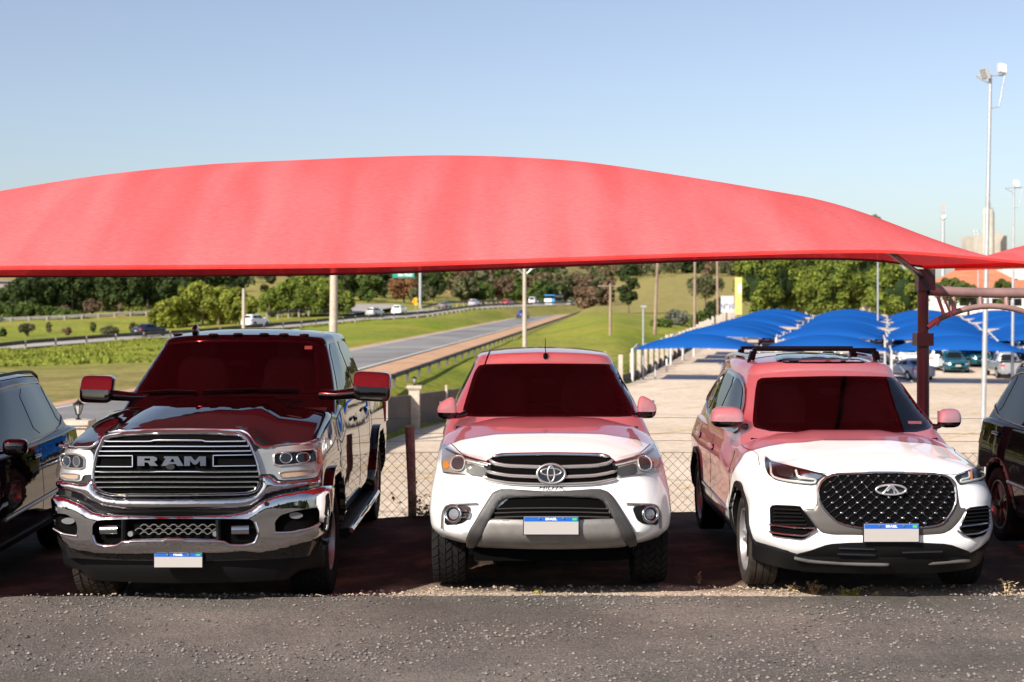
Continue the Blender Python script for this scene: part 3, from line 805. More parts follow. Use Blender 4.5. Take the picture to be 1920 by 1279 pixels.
# ================================================================== LEFT BLACK PICKUP
def build_black_pickup():
    Z0 = -.105
    c = Car('pickup_truck', (-2.445, 10.46, Z0), 'large glossy black pickup with chrome grille and chrome bumper, left of the white pickup', 'pickup truck')
    W, L = 1.0, 6.05
    tb = [(0, 1.33), (.10, 1.385), (.25, 1.42), (.6, 1.47), (1.1, 1.53), (1.5, 1.56), (1.8, 1.5), (3.8, 1.42), (4.2, 1.50), (6.05, 1.50)]
    def top(x, y):
        z = sinterp(tb, y); ax = abs(x); ww = 1-sst(1.6, 2.1, y)
        e = .50-.06*y
        z -= (.125-.03*min(1, y))*sst(e, e+.22, ax)*ww       # raised centre of the bonnet
        z -= .10*max(0, (ax-.78)/.22)**2*lerp(.5, 1, ww)
        z += .018*sst(.05, .4, y)*(1-sst(.22, .34, ax))*ww*(1-sst(.9, 1.5, y))
        return z
    def bot(x, y): return .47-.02*(1-sst(.1, .6, y))
    fv = lambda v, x: interp([(0, .02), (.2, .0), (.5, .0), (.8, .02), (1, .05)], v)
    me = shell(W, L, top, bot, (.14, .22), (.12, .12), .17, .02, lambda y: 1.012-.012*sst(0, 1.2, y), fv,
               lambda v: 0, lambda v, y: interp([(0, .05), (.12, .01), (.4, 0), (.75, .015), (1, .06)], v), rnd_=.055, fadef=.95, ny=50)
    axl = [(1.05, .435), (4.85, .435)]
    me = arches(me, [M_black, M_plast], axl, .53, W, .34)
    c.mesh('body', me); c.reg(me); T0 = list(c.trees)
    Wc, Lc, yc = .955, 2.85, 1.42
    def ctop(x, y): return 2.095-.065*(1-sst(.5, 1.7, y))-.02*sst(2.0, 2.8, y)-.05*(abs(x)/.74)**2.6
    cab = shell(Wc, Lc, ctop, lambda x, y: 1.30, (.12, .09), (.2, .14), .13, .03, lambda y: 1-.025*(1-sst(0, .9, y)),
                lambda v, x: .98*v, lambda v: .25*v, lambda v, y: (.19*v**1.7), rnd_=.07, fadef=2.4, fader=1.2)
    shift(cab, dy=yc); finish(cab, 40)
    cb = c.mesh('cab', cab, [M_black]); c.reg(cab); TC = [c.trees[-1]]
    ws = [(240, 742), (236, 735), (252, 715), (300, 652), (312, 643), (340, 639), (450, 637), (570, 639), (590, 642), (596, 655), (600, 720), (597, 737), (560, 738), (400, 738)]
    c.panel('windscreen', M_wglass, ws, (), off=.005, thick=.006, trees=TC); interior(c, cb, ws, 1.50, yc, .88, (.06, .045, .04), seat_y=1.25)
    mb = MB(); c.bead('w', None, [(243, 741), (320, 736), (370, 738)], .009, .014, off=.02, mb=mb, trees=None, sm=0); c.bead('w', None, [(380, 737), (480, 733), (560, 735)], .008, .012, off=.02, mb=mb, sm=0)
    mb.build('wiper', M_plast, c.root)
    c.panel('window_sticker', simple('sticker', (.5, .42, .42), .6), [(571, 650), (585, 650), (585, 656), (571, 656)], (), off=.008, thick=.003, trees=TC, sm=0)
    # roof clearance lamps
    for px, py in ((334, 628), (401, 628.5), (447, 627.5), (496, 627.5), (533, 628), (571, 629)):
        h = c.proj('cam', px, py, TC)
        if h[0] is None: continue
        mb = MB(); mb_blob(mb, (0, 0, 0), (.045, .05, .014), .6, 16, 8)
        lm = mb.build('clearance_lamp', M_redl if False else M_gloss, c.root, smooth=60); lm.location = h[0]+Vector((0, 0, .004))
    h = c.proj('cam', 367, 626, TC)[0]
    if h is not None:
        mb = MB(); mb_blob(mb, (0, 0, .03), (.03, .085, .058), .9, 16, 10); an = mb.build('roof_antenna', M_gloss, c.root, smooth=60); an.location = h
    # side windows and doors (right side is seen)
    for side, m in ((-1, 'L'), (1, 'R')):
        f1 = c.panel('side_window', M_glasss, [(2.12, 1.50), (2.30, 1.62), (2.62, 1.90), (2.78, 1.97), (3.05, 1.975), (3.09, 1.50)], (), m, .004, .012, .06, trees=TC)
        f2 = c.panel('side_window', M_glasss, [(3.19, 1.50), (3.16, 1.975), (3.70, 1.965), (3.86, 1.90), (4.0, 1.52)], (), m, .004, .012, .06, trees=TC)
        c.bead('window_rail', M_plast, [(2.05, 1.475), (3.1, 1.475), (4.05, 1.485)], .010, .008, m, .004, trees=None)
        handle(c, 2.95, 1.26, side, M_gloss, trees=T0, L=.22); handle(c, 3.92, 1.27, side, M_gloss, trees=T0, L=.22)
        seams(c, [[(1.72, 1.46), (1.72, .9), (1.75, .52)], [(3.12, 1.44), (3.12, .52)], [(4.12, 1.45), (4.1, 1.1), (3.95, .52)], [(4.30, 1.45), (4.30, .95), (4.2, .52)],
                  [(1.0, 1.33), (1.5, 1.40), (1.74, 1.41)]], m, trees=T0)
        for ay, az in axl:
            c.panel('wheel_arch_flare', M_black, sector(ay, az, .515, .60, -.15, math.pi+.15), (), m, .045, .05, .06, sm=0, trees=T0)
        c.panel('fender_badge', M_chromed, [(1.52, 1.10), (1.60, 1.12), (1.62, 1.20), (1.54, 1.20)], (), m, .006, .006, .04, trees=T0)
        c.panel('door_badge', M_chromed, ellipse(1.66, .98, .03, .10, 16), (), m, .005, .005, .05, trees=T0, sm=0)
    # running boards
    for s in (-1, 1):
        mb = MB(); x0, x1 = s*.90, s*1.07
        pr = [(x0, .40), (x1-s*.03, .42), (x1, .40), (x1, .36), (x1-s*.04, .33), (x0, .34)]
        ys = (1.75, 4.15); n = len(pr)
        vs = [(x, y, z) for y in ys for x, z in pr]
        mb.add(vs, [(i, (i+1) % n, n+(i+1) % n, n+i) for i in range(n)]+[tuple(range(n)), tuple(range(n, 2*n))])
        rb = mb.build('running_board', M_plast, c.root, smooth=0)
        mb = MB(); mb.tube([(s*1.065, 1.74, .40), (s*1.075, 2.9, .40), (s*1.065, 4.16, .40)], .022, 10); mb.build('board_trim', M_chrome, rb)
    # bed: tonneau and tail lamps
    mb = MB(); mb.box((-.88, 4.32, 1.50), (.88, 5.98, 1.535)); mb.build('tonneau_cover', M_plast, c.root)
    for s in (-1, 1):
        mb = MB(); mb.tube([(s*.92, 4.3, 1.50), (s*.92, 5.98, 1.50)], .035, 8); mb.build('bed_rail', M_plast, c.root)
        mb = MB(); mb.box((s*.90, 5.82, .98), (s*1.004, 6.06, 1.42)); mb.build('tail_lamp', M_redl, c.root)
    # ---------------- front
    gin = [(184, 868), (190, 845), (202, 824), (215, 819), (272, 816.5), (330, 816), (400, 816), (450, 818), (462, 824), (471, 840), (480, 865), (486, 890), (485, 908), (478, 920), (460, 925),
           (330, 927), (215, 927), (198, 923), (184, 915), (180, 895)]
    g = c.panel('grille', M_dark, gin, (), off=.010, thick=.01, trees=T0, sm=1)
    c.bead('grille_surround', M_chrome, gin, .017, .050, off=.012, closed=True, parent=g, trees=T0, n=14)
    # horizontal bars
    def barspan(y):
        pts = chaikin(gin, 1); xs = []
        for a, b in zip(pts, pts[1:]+pts[:1]):
            if (a[1]-y)*(b[1]-y) <= 0 and a[1] != b[1]: xs.append(lerp(a[0], b[0], (y-a[1])/(b[1]-a[1])))
        return min(xs)+1, max(xs)-1
    for y in (828, 837.5, 846.5, 884.5, 894, 903.5, 913):
        a, b = barspan(y)
        c.bead('grille_bar', simple('bar_chrome', (.66, .65, .67), .16, .95), [(a, y+.5), (lerp(a, b, .25), y), (lerp(a, b, .5), y), (lerp(a, b, .75), y+.3), (b, y-.3)], .0085, .026, off=.020, parent=g, trees=T0, n=10, sm=0)
    a, b = barspan(855); c.bead('grille_bar', M_chrome, [(a, 855.5), (252, 855), (252, 875.5), (a-2, 875.5)], .010, .028, off=.016, parent=g, trees=T0, n=10, sm=0)
    a, b = barspan(865); c.bead('grille_bar', M_chrome, [(b-3, 853.5), (401, 854.5), (401, 874.5), (b+3, 873.5)], .010, .028, off=.016, parent=g, trees=T0, n=10, sm=0)
    # the three letters, slab shaped
    LET = {'R': ([(0, 0), (0, 1), (.78, 1), (.95, .85), (.95, .58), (.80, .45), (1.0, 0), (.62, 0), (.50, .36), (.34, .36), (.34, 0)], [(.34, .80), (.34, .56), (.62, .56), (.62, .80)]),
           'A': ([(0, 0), (.24, .80), (.14, .80), (.14, 1), (.88, 1), (1.18, 0), (.84, 0), (.77, .2), (.42, .2), (.36, 0)], [(.47, .40), (.55, .74), (.62, .74), (.71, .40)]),
           'M': ([(0, 0), (0, 1), (.38, 1), (.60, .55), (.82, 1), (1.2, 1), (1.2, 0), (.88, 0), (.88, .55), (.68, .15), (.52, .15), (.32, .55), (.32, 0)], None)}
    for ch, x0, x1 in (('R', 262, 300), ('A', 306, 347), ('M', 348, 388)):
        o_, h_ = LET[ch]; mx = max(p[0] for p in o_)
        f = lambda p: (x0+(x1-x0)*p[0]/mx, 874-17.5*p[1])
        c.panel('letter', simple('letter_chrome', (.14, .14, .15), .2, 1), [f(p) for p in o_], [[f(p) for p in h_]] if h_ else (), off=.050, thick=.035, grid=30, parent=g, trees=T0, sm=0, smooth=20)
    c.panel('camera_housing', M_plast, ellipse(324, 876, 8, 5), (), off=.07, thick=.05, parent=g, trees=T0, sm=0)
    # chrome rim along the bonnet edge above lamps
    c.bead('bonnet_trim', M_chrome, [(112, 837), (140, 841), (175, 841), (190, 826), (203, 812), (330, 808), (452, 810), (466, 816), (480, 834), (495, 840), (575, 833), (596, 825)], .014, .018, off=.008, trees=T0)
    # headlamps
    for outer, inner, low, amb in (([(110, 848), (113, 841), (140, 844), (177, 846), (176, 890), (158, 891), (153, 903), (118, 900), (110, 880)],
                               [(118, 852), (150, 852), (161, 860), (160, 880), (120, 878)], [(118, 889), (150, 889), (149, 899), (122, 897)], [(110.5, 850), (114, 850), (115, 876), (111, 876)]),
                              ([(475, 843), (530, 839), (590, 832), (600, 838), (602, 872), (597, 882), (593, 893), (583, 897), (524, 901), (512, 889), (487, 889)],
                               [(512, 850), (560, 846), (588, 844), (590, 866), (575, 870), (514, 875)], [(522, 886), (580, 881), (588, 884), (580, 891), (528, 897)], [(590, 840), (598, 838), (601, 868), (594, 872)])):
        H = c.panel('headlight', M_lampsilver, outer, (), off=.012, thick=.015, trees=T0)
        c.panel('lamp_recess', M_dark, inner, (), off=.016, thick=.006, parent=H, trees=T0)
        c.bead('lamp_frame', M_refl, inner, .008, .010, off=.018, closed=True, parent=H, trees=T0)
        xs = [p[0] for p in inner]; ys = [p[1] for p in inner]; w_ = max(xs)-min(xs)
        for t in (.3, .68):
            c.panel('projector_lens', M_gloss, ellipse(min(xs)+w_*t, (min(ys)+max(ys))/2, w_*.13, 9, 18), (), off=.030, thick=.015, parent=H, trees=T0, sm=0)
            c.bead('lamp_ring', M_refl, ellipse(min(xs)+w_*t, (min(ys)+max(ys))/2, w_*.14, 9.5, 18), .004, .006, off=.028, closed=True, parent=H, trees=T0, sm=0)
        c.panel('indicator_lamp', M_amber if False else simple('amber_dull', (.42, .27, .16), .2, coat=1), low, (), off=.018, thick=.006, parent=H, trees=T0)
        c.bead('lamp_frame', M_refl, low, .006, .008, off=.02, closed=True, parent=H, trees=T0)
        c.panel('side_marker', M_amber, amb, (), off=.02, thick=.006, parent=H, trees=T0, grid=4)
        c.panel('lens', M_lens, outer, (), off=.045, thick=.004, parent=H, trees=T0)
    # chrome lower fascia
    fas = [(110, 899), (150, 906), (166, 905), (176, 892), (181, 915), (192, 927), (215, 933), (330, 934), (455, 932), (478, 926), (488, 910), (488, 891), (506, 891), (522, 903), (585, 898), (598, 893), (599, 908), (545, 917), (502, 926), (486, 940), (470, 949), (440, 954),
           (240, 956), (196, 950), (170, 938), (150, 925), (110, 915)]
    Fa = c.panel('lower_fascia', M_chrome, fas, (), off=.045, thick=.04, trees=T0, sm=1, grid=4, crown=(.035, 13))
    c.panel('air_slot', M_dark, [(238, 952), (248, 943), (330, 942), (410, 942), (424, 950), (330, 953)], (), off=.038, thick=.004, parent=Fa, trees=T0)
    # bumper with real openings
    bmp = [(108, 927), (135, 934), (160, 945), (178, 957), (205, 963), (330, 966), (440, 962), (468, 955), (492, 938), (520, 927), (560, 920), (600, 912), (614, 909), (615, 920), (610, 985), (606, 1000),
           (570, 1014), (520, 1027), (490, 1033), (455, 1031), (400, 1034), (235, 1036), (190, 1034), (140, 1025), (122, 1010), (113, 985)]
    mid = [(183, 1003), (183, 982), (192, 972), (260, 970), (330, 970), (420, 970), (468, 970), (477, 976), (484, 998), (480, 1011), (462, 1015), (430, 1015), (420, 1007), (330, 1006), (240, 1007), (230, 1016), (205, 1018), (188, 1013)]
    lf = [(115, 960), (135, 961), (152, 972), (156, 985), (155, 1000), (128, 996), (117, 985)]
    rf_ = [(514, 975), (525, 963), (545, 957), (580, 951), (585, 958), (585, 978), (570, 988), (545, 993), (515, 995)]
    B = c.panel('bumper', M_chrome, bmp, [mid, lf, rf_], off=.080, thick=.06, trees=T0, sm=1, grid=5, crown=(.035, 15))
    c.panel('bumper_opening', M_dark, [(170, 962), (330, 960), (495, 962), (495, 1022), (330, 1022), (175, 1024)], (), off=.012, thick=.004, parent=B, trees=T0)
    for px, s in ((212, 1), (452, -1)):
        c.bead('tow_hook', M_chromed, [(px-20, 988), (px-18, 1000), (px+14, 1000), (px+14, 988), (px-16, 987)] if False else [(px-17, 992), (px+15, 991)], .036, .025, off=.05, parent=B, trees=T0, sm=0)
    for px in (244, 416): c.bead('bracket', M_plast, [(px-5, 972), (px-5, 1008)], .02, .03, off=.06, parent=B, trees=T0, sm=0)
    mb = MB()
    for r_ in range(3):
        y = 984+r_*7; pts = []
        for k in range(0, 9):
            x = 262+k*18+(0 if r_ % 2 else 9); pts += [(x-5, y+2), (x, y-2), (x+6, y-2), (x+10, y+2)]
        c.bead('m', None, [p for p in pts if p[0] < 408], .004, .01, off=.035, mb=mb, trees=T0, sm=0, n=6)
    mb.build('honeycomb_mesh', M_satin, B)
    for px in (252, 406): c.panel('sensor', M_satin, ellipse(px, 998, 5, 5, 14), (), off=.08, thick=.03, parent=B, trees=T0, sm=0)
    for poly, fog in ((lf, (135, 975)), (rf_, (553, 965))):
        c.panel('fog_recess', M_dark, [(lerp(p[0], fog[0], -.1), lerp(p[1], fog[1], -.1)) for p in poly], (), off=.03, thick=.004, parent=B, trees=T0)
        c.panel('fog_lamp', simple('fog_glass', (.22, .22, .23), .2, .5), ellipse(fog[0], fog[1], 12, 6, 18), (), off=.05, thick=.02, parent=B, trees=T0, sm=0)
    c.bead('opening_lip', M_chrome, [(184, 1000), (190, 1014), (205, 1018), (228, 1017), (240, 1009), (330, 1008), (420, 1009), (432, 1017), (460, 1017), (478, 1012), (485, 998), (478, 976)], .012, .016, off=.080, parent=B, trees=T0)
    c.bead('opening_lip', M_chrome, [(514, 996), (545, 995), (570, 989), (586, 979)], .012, .012, off=.078, parent=B, trees=T0)
    c.bead('opening_lip', M_chrome, [(117, 988), (128, 998), (156, 1002)], .012, .012, off=.078, parent=B, trees=T0)
    c.panel('parking_sensor', M_plast, ellipse(499, 944, 5, 4, 16), (), off=.082, thick=.006, parent=B, trees=T0, sm=0)
    # black valance under the bumper
    mb = MB(); n = 24; pr = [(.02, .50), (.0, .44), (.03, .34), (.10, .26), (.3, .24), (.3, .5)]
    vs = []
    for i in range(n+1):
        u = lerp(-1, 1, i/n); x = u*.99; yb = .06+.24*u*u+.10*max(0, abs(u)-.8)/.2
        for dy, z in pr: vs.append((x, yb+dy+.0, z+(.06 if abs(u) > .8 else 0)*(1 if z < .3 else .4)))
    m = len(pr)
    mb.add(vs, [(i*m+j, i*m+j+1, (i+1)*m+j+1, (i+1)*m+j) for i in range(n) for j in range(m-1)]+[tuple(range(m)), tuple(n*m+j for j in range(m))])
    mb.build('valance', M_plast, c.root, smooth=40)
    plate(c, tuple((c.Mi @ at(334.5, 1050, 10.42))), .350, .105)
    # mirrors
    def tow_mirror(pc, w_, h_, side, Y):
        P = at(pc[0], pc[1], Y); sx = w_/2/FPX*Y; sz = h_/2/FPX*Y
        q = bpy.data.objects.new('wing_mirror', None); COL.objects.link(q); q.parent = c.root; q.location = c.Mi @ P; q.empty_display_size = .1
        def shp(p):
            r_ = Vector(p); r_.y += .06*(p.x*side/sx)+.07*max(0, p.z/sz+.15); r_.z += -.012*(p.x*side/sx if side > 0 else 0); return r_
        mb = MB(); mb_blob(mb, (0, 0, 0), (sx, .075, sz), .32, shape=shp)
        up, lo = MB(), MB(); up.v = mb.v; lo.v = list(mb.v)
        for f in mb.f:
            z = sum(mb.v[i][2] for i in f)/4; t = up if z > -sz*.15 else lo; t.f.append(f); t.m.append(0)
        up.v = [(x*1.02, y*1.04, z*1.02) for x, y, z in up.v]
        up.build('mirror_cap', M_chrome, q, smooth=60); lo.build('mirror_base', M_gloss, q, smooth=60)
        mb = MB(); mb.tube([(-side*sx*.8, .02, -sz*.45), (-side*(sx+.16), .06, -sz*.62), (-side*(sx+.30), .10, -sz*.6)], [sz*.42, sz*.34, sz*.40], 12); mb.build('mirror_arm', M_gloss, q, smooth=60)
        mb = MB(); mb.box((-sx*.8, .085, -sz*.75), (sx*.8, .09, sz*.75)); mb.build('mirror_glass', M_refl, q)
    tow_mirror((181, 730), 66, 50, -1, 12.3); tow_mirror((698, 725), 66, 54, 1, 12.1)
    underbody(c, W, L, .36, .6, (1.05, 4.85), .435)
    for s in (-1, 1):
        for ay, az in axl: make_wheel(c, s*1.0, ay, .435, .30, .235, s, 'at', M_rubberd if s < 0 else M_rubber, M_alloy, 8)
    return c

# ================================================================== RIGHT WHITE SUV
def build_white_suv():
    c = Car('suv', (2.765, 10.47, 0), 'white three-row SUV with black diamond-studded grille and roof bars, parked right of the white pickup', 'car')
    W, L = .945, 4.70
    tb = [(0, .95), (.10, .985), (.3, 1.035), (.6, 1.09), (1.0, 1.15), (1.3, 1.19), (1.6, 1.17), (4.2, 1.12), (4.7, 1.05)]
    def top(x, y):
        z = sinterp(tb, y); ax = abs(x); ww = 1-sst(1.5, 2.1, y)
        z -= (.14*max(0, (ax-.45)/.48)**1.9)*lerp(.4, 1, ww)
        r = .50-.12*y
        z -= .022*sst(r-.02, r+.03, ax)*ww*sst(.35, .6, y)
        return z
    def bot(x, y): return .33+.06*sst(.6, .93, abs(x))*(1-sst(.2, .8, y))-.02*sst(.5, 1.4, y)
    fv = lambda v, x: interp([(0, .13), (.08, .06), (.16, .02), (.3, .0), (.5, .01), (.75, .035), (1, .07)], v)
    me = shell(W, L, top, bot, (.32, .44), (.3, .4), .15, .06, lambda y: 1-.012*(1-sst(0, 1.2, y))-.04*sst(3.4, 4.7, y), fv,
               lambda v: .02*(1-v)+.05*v, lambda v, y: interp([(0, .07), (.14, .02), (.35, .0), (.6, .012), (.8, .0), (1, .055)], v), rnd_=.05, fadef=1.1)
    axl = [(.93, .355), (3.64, .355)]
    me = arches(me, [M_white2, M_plast], axl, .405, W, .28)
    c.mesh('body', me); c.reg(me); T0 = list(c.trees)
    Wc, Lc, yc = .90, 3.45, 1.08
    def ctop(x, y): return 1.762-.060*(1-sst(.4, 1.7, y))-.05*sst(2.2, 3.4, y)-.055*(abs(x)/.62)**2.3
    cab = shell(Wc, Lc, ctop, lambda x, y: 1.03, (.13, .10), (.25, .2), .14, .05, lambda y: 1-.035*(1-sst(0, .9, y))-.09*sst(1.8, 3.45, y),
                lambda v, x: .98*v**.97, lambda v: .34*v, lambda v, y: .225*v**1.35, rnd_=.08, fadef=2.6, fader=1.6)
    shift(cab, dy=yc); finish(cab, 40)
    cb = c.mesh('roof', cab, [M_white2]); c.reg(cab); TC = [c.trees[-1]]
    ws = [(1414, 802), (1411, 790), (1416, 735), (1420, 714), (1430, 708.5), (1560, 705.5), (1660, 706.5), (1684, 710), (1696, 718), (1745, 785), (1754, 797), (1738, 806), (1715, 811), (1560, 812), (1450, 810)]
    c.panel('windscreen', M_wglass, ws, (), off=.005, thick=.006, trees=TC); interior(c, cb, ws, 1.17, yc, .80, (.03, .028, .027))
    # sunroof
    c.panel('sunroof', M_glasss, [(1450, 664), (1560, 663), (1600, 664), (1630, 681), (1560, 682), (1458, 681)], (), off=.006, thick=.01, trees=TC)
    for side, m in ((-1, 'L'), (1, 'R')):
        # daylight opening with chrome line
        c.bead('window_frame', M_chromed, [(1.56, 1.13), (1.84, 1.33), (2.12, 1.50), (2.5, 1.585), (3.2, 1.61), (3.6, 1.55), (3.95, 1.42), (4.18, 1.25), (3.6, 1.165), (2.6, 1.12)], .008, .010, m, .006, closed=True, trees=TC)
        c.panel('window_surround', M_gloss, [(1.60, 1.14), (1.86, 1.32), (2.14, 1.49), (2.5, 1.575), (3.2, 1.60), (3.6, 1.54), (3.93, 1.41), (4.14, 1.26), (3.6, 1.175), (2.6, 1.13)], (), m, .003, .008, .06, trees=TC)
        for q in ([(1.68, 1.155), (1.92, 1.32), (2.18, 1.475), (2.52, 1.55), (2.60, 1.55), (2.60, 1.15)], [(2.70, 1.155), (2.66, 1.55), (3.18, 1.57), (3.32, 1.55), (3.36, 1.175)], [(3.44, 1.185), (3.42, 1.545), (3.6, 1.52), (3.88, 1.39), (4.05, 1.27)]):
            c.panel('side_window', M_glasss, q, (), m, .008, .008, .06, trees=TC)
        handle(c, 2.52, .93, side, M_white2, trees=T0); handle(c, 3.45, .95, side, M_white2, trees=T0)
        seams(c, [[(1.50, 1.0), (1.48, .7), (1.5, .42)], [(2.63, 1.06), (2.60, .4)], [(3.55, 1.05), (3.45, .8), (3.25, .6)]], m, trees=T0)
        seams(c, [[(.62, .98), (.95, 1.045), (1.3, 1.06), (1.45, 1.075)]], m, trees=T0, a=.003)
        for ay, az in axl: c.panel('arch_cladding', M_plast, sector(ay, az, .392, .460, -.25, math.pi+.25), (), m, .022, .03, .05, sm=0, trees=T0)
        c.panel('sill_cladding', M_plast, [(1.33, .42), (3.25, .42), (3.25, .33), (1.33, .33)], (), m, .014, .03, .08, sm=0, trees=T0)
        c.bead('sill_trim', M_chromed, [(1.6, .50), (2.4, .51), (3.1, .53)], .012, .008, m, .008, trees=T0)
        # roof rail
        mb = MB()
        pts = []
        for k in range(18):
            y = 2.42+1.75*k/17; h = c.proj('T', side*.575, y, TC)[0]; pts.append(Vector((h.x, h.y, h.z+.03*min(1, k/2, (17-k)/2))))
        mb.tube(pts, .016, 8); mb.build('roof_rail', M_chromed, c.root)
    # cross bars
    for y, w_ in ((2.55, .56), (3.35, .54)):
        z = 1.80 if y < 3 else 1.79
        mb = MB(); mb.box((-w_, y-.035, z), (w_, y+.035, z+.028))
        for s in (-1, 1): mb.add([(s*(w_-.03), y-.04, z), (s*(w_+.02), y-.04, z), (s*(w_+.02), y+.04, z), (s*(w_-.03), y+.04, z), (s*(w_), y-.03, z-.13), (s*(w_+.06), y-.03, z-.13), (s*(w_+.06), y+.03, z-.13), (s*(w_), y+.03, z-.13)],
                                 [(0,1,2,3),(4,5,6,7),(0,1,5,4),(1,2,6,5),(2,3,7,6),(3,0,4,7)])
        mb.build('roof_bar', M_plast, c.root, smooth=0)
    # ------------ front
    seams(c, [[(1434, 856), (1440, 863), (1480, 873), (1545, 889), (1600, 888), (1667, 887.5), (1740, 888), (1790, 891), (1822, 880), (1840, 872)]], 'cam', a=.003, trees=T0)
    gr = [(1534, 920), (1540, 905), (1550, 896), (1567, 891), (1660, 889), (1762, 891), (1778, 896), (1788, 912), (1790, 940), (1783, 958), (1767, 980), (1750, 986), (1700, 990), (1620, 990), (1590, 985), (1568, 978), (1548, 958), (1537, 940)]
    # painted satin surround
    sur = [(1530, 905), (1543, 893), (1565, 889.5), (1660, 887.5), (1765, 889), (1782, 893), (1793, 905), (1796, 925), (1800, 952), (1812, 953), (1800, 975), (1785, 992), (1768, 1001), (1720, 1004), (1667, 1005), (1600, 1003), (1562, 1003), (1540, 999), (1525, 982), (1504, 955), (1531, 953)]
    S = c.panel('grille_surround', simple('warm_grey_paint', (.10, .09, .082), .42, .4), sur, (), off=.010, thick=.012, trees=T0, sm=1, grid=5, crown=(.008, 7))
    g = c.panel('grille', M_dark, gr, (), off=.014, thick=.01, trees=T0, sm=1)
    c.bead('chrome_rim', M_chrome, gr, .010, .014, off=.014, closed=True, parent=g, trees=T0)
    # studs in a diamond lattice, with thin crossed ribs
    ribs = MB(); stud0 = None
    def inside(x, y, poly):
        r = False
        for i in range(len(poly)):
            (x1, y1), (x2, y2) = poly[i], poly[i-1]
            if (y1 > y) != (y2 > y) and x < (x2-x1)*(y-y1)/(y2-y1)+x1: r = not r
        return r
    gi = [(lerp(1664, a, .955), lerp(938, b2, .94)) for a, b2 in gr]
    rows = 10
    for r_ in range(rows):
        t = r_/(rows-1); y = lerp(895, 981, t); dx = lerp(18.8, 26.5, t)
        for k in range(-9, 10):
            x = 1664+(k+(.5 if r_ % 2 else 0))*dx
            if inside(x, y, gi):
                p, n_, _, _ = c.proj('cam', x, y, T0)
                if p is None: continue
                sc = lerp(.7, 1.05, t)
                if stud0 is None:
                    sb = MB(); mb_blob(sb, (0, 0, 0), (.0155, .012, .0100), .8, 10, 6); sd = stud0 = sb.build('grille_stud', M_chromed, g, smooth=60)
                else: sd = stud0.copy(); COL.objects.link(sd)
                sd.location = p+n_*.036; sd.scale = (sc, 1, sc)
                for sx in (-1, 1):
                    y2 = y+(981-895)/(rows-1); x2 = x+sx*dx*.52
                    if inside(x2, y2, gr):
                        q = c.proj('cam', x2, y2, T0)
                        if q[0] is not None: ribs.tube([p+n_*.024, (p+q[0])/2+n_*.017, q[0]+q[1]*.024], [.005, .003, .005], 5)
    ribs.build('grille_lattice', simple('lattice', (.035, .035, .038), .25, .7), g, smooth=60)
    # emblem: oval ring with a peaked letter
    hp = c.proj('cam', 1667, 916.5, T0)[0]
    e = bpy.data.objects.new('emblem', None); COL.objects.link(e); e.parent = c.root; e.location = hp+Vector((0, -.055, 0)); e.rotation_euler = (-.1, 0, 0); e.empty_display_size = .05
    mb = MB(); mb.tube([(.110*math.cos(t), 0, .036*math.sin(t)) for t in [2*math.pi*i/40 for i in range(40)]], .0075, 8, closed=True)
    mb.tube([(-.062, 0, -.030), (-.012, -.004, .026), (.012, -.004, .026), (.062, 0, -.030)], .0075, 8); mb.tube([(-.028, 0, -.010), (0, -.003, .018), (.028, 0, -.010)], .005, 8)
    mb.build('emblem_ring', M_refl, e, smooth=60)
    mb = MB(); mb.lathe([(.012, .001), (.010, 1)], 36, 'y'); mb.v = [(x*.108, y, z*.035) for x, y, z in mb.v]; mb.build('emblem_back', M_gloss, e)
    # headlamps
    for hl, proj_, strip, cl, box in (([(1434, 862), (1437, 857), (1447, 866), (1480, 874), (1520, 884), (1552, 891), (1538, 900), (1527, 911), (1490, 908), (1455, 901), (1440, 889), (1435, 875)],
                                  [(1456, 874), (1490, 882), (1488, 897), (1459, 892)], [(1445, 871), (1449, 893), (1470, 901), (1527, 907), (1531, 900), (1497, 895), (1493, 884)], [(1497, 886), (1545, 893)], [(1500, 884), (1545, 892), (1532, 899), (1502, 895)]),
                                 ([(1788, 893), (1810, 886), (1835, 874), (1844, 868), (1848, 876), (1847, 893), (1842, 902), (1815, 906), (1800, 910), (1795, 905)],
                                  [(1822, 884), (1838, 879), (1839, 893), (1823, 898)], [(1844, 876), (1843, 896), (1818, 902), (1800, 905), (1800, 900), (1816, 896), (1815, 887)], [(1800, 893), (1812, 889)], [(1800, 893), (1816, 888), (1815, 896), (1802, 900)])):
        H = c.panel('headlight', M_gloss, hl, (), off=.006, thick=.012, trees=T0)
        c.panel('projector_lens', M_alloyd, proj_, (), off=.014, thick=.01, parent=H, trees=T0)
        c.bead('light_strip', M_lampw, strip, .009, .007, off=.013, parent=H, trees=T0)
        c.panel('reflector', M_chromed, box, (), off=.012, thick=.005, parent=H, trees=T0)
        c.panel('lens', M_lens, hl, (), off=.024, thick=.004, parent=H, trees=T0)
    c.panel('side_marker', M_amber, [(1817, 884), (1820, 883), (1820, 902), (1817, 903)], (), off=.018, thick=.004, trees=T0, grid=4)
    # corner intakes
    for rec, slats, blades in (([(1445, 953), (1450, 947), (1500, 949), (1504, 955), (1515, 968), (1530, 988), (1530, 993), (1510, 1009), (1500, 1011), (1450, 1004), (1446, 998)],
                        [((1453, 955+i*7.2), (1500+i*3.2, 957+i*6.8)) for i in range(5)], [[(1447, 984), (1490, 989), (1528, 990)], [(1447, 996), (1485, 1002), (1510, 1004), (1531, 992)]]),
                       ([(1812, 953), (1848, 948), (1853, 952), (1853, 985), (1845, 1003), (1822, 1010), (1808, 1003), (1797, 990), (1806, 972)],
                        [((1812-i*2, 957+i*7), (1851, 953+i*7)) for i in range(5)], [[(1800, 987), (1825, 984), (1850, 980)], [(1792, 994), (1803, 1002), (1830, 1000), (1850, 991)]])):
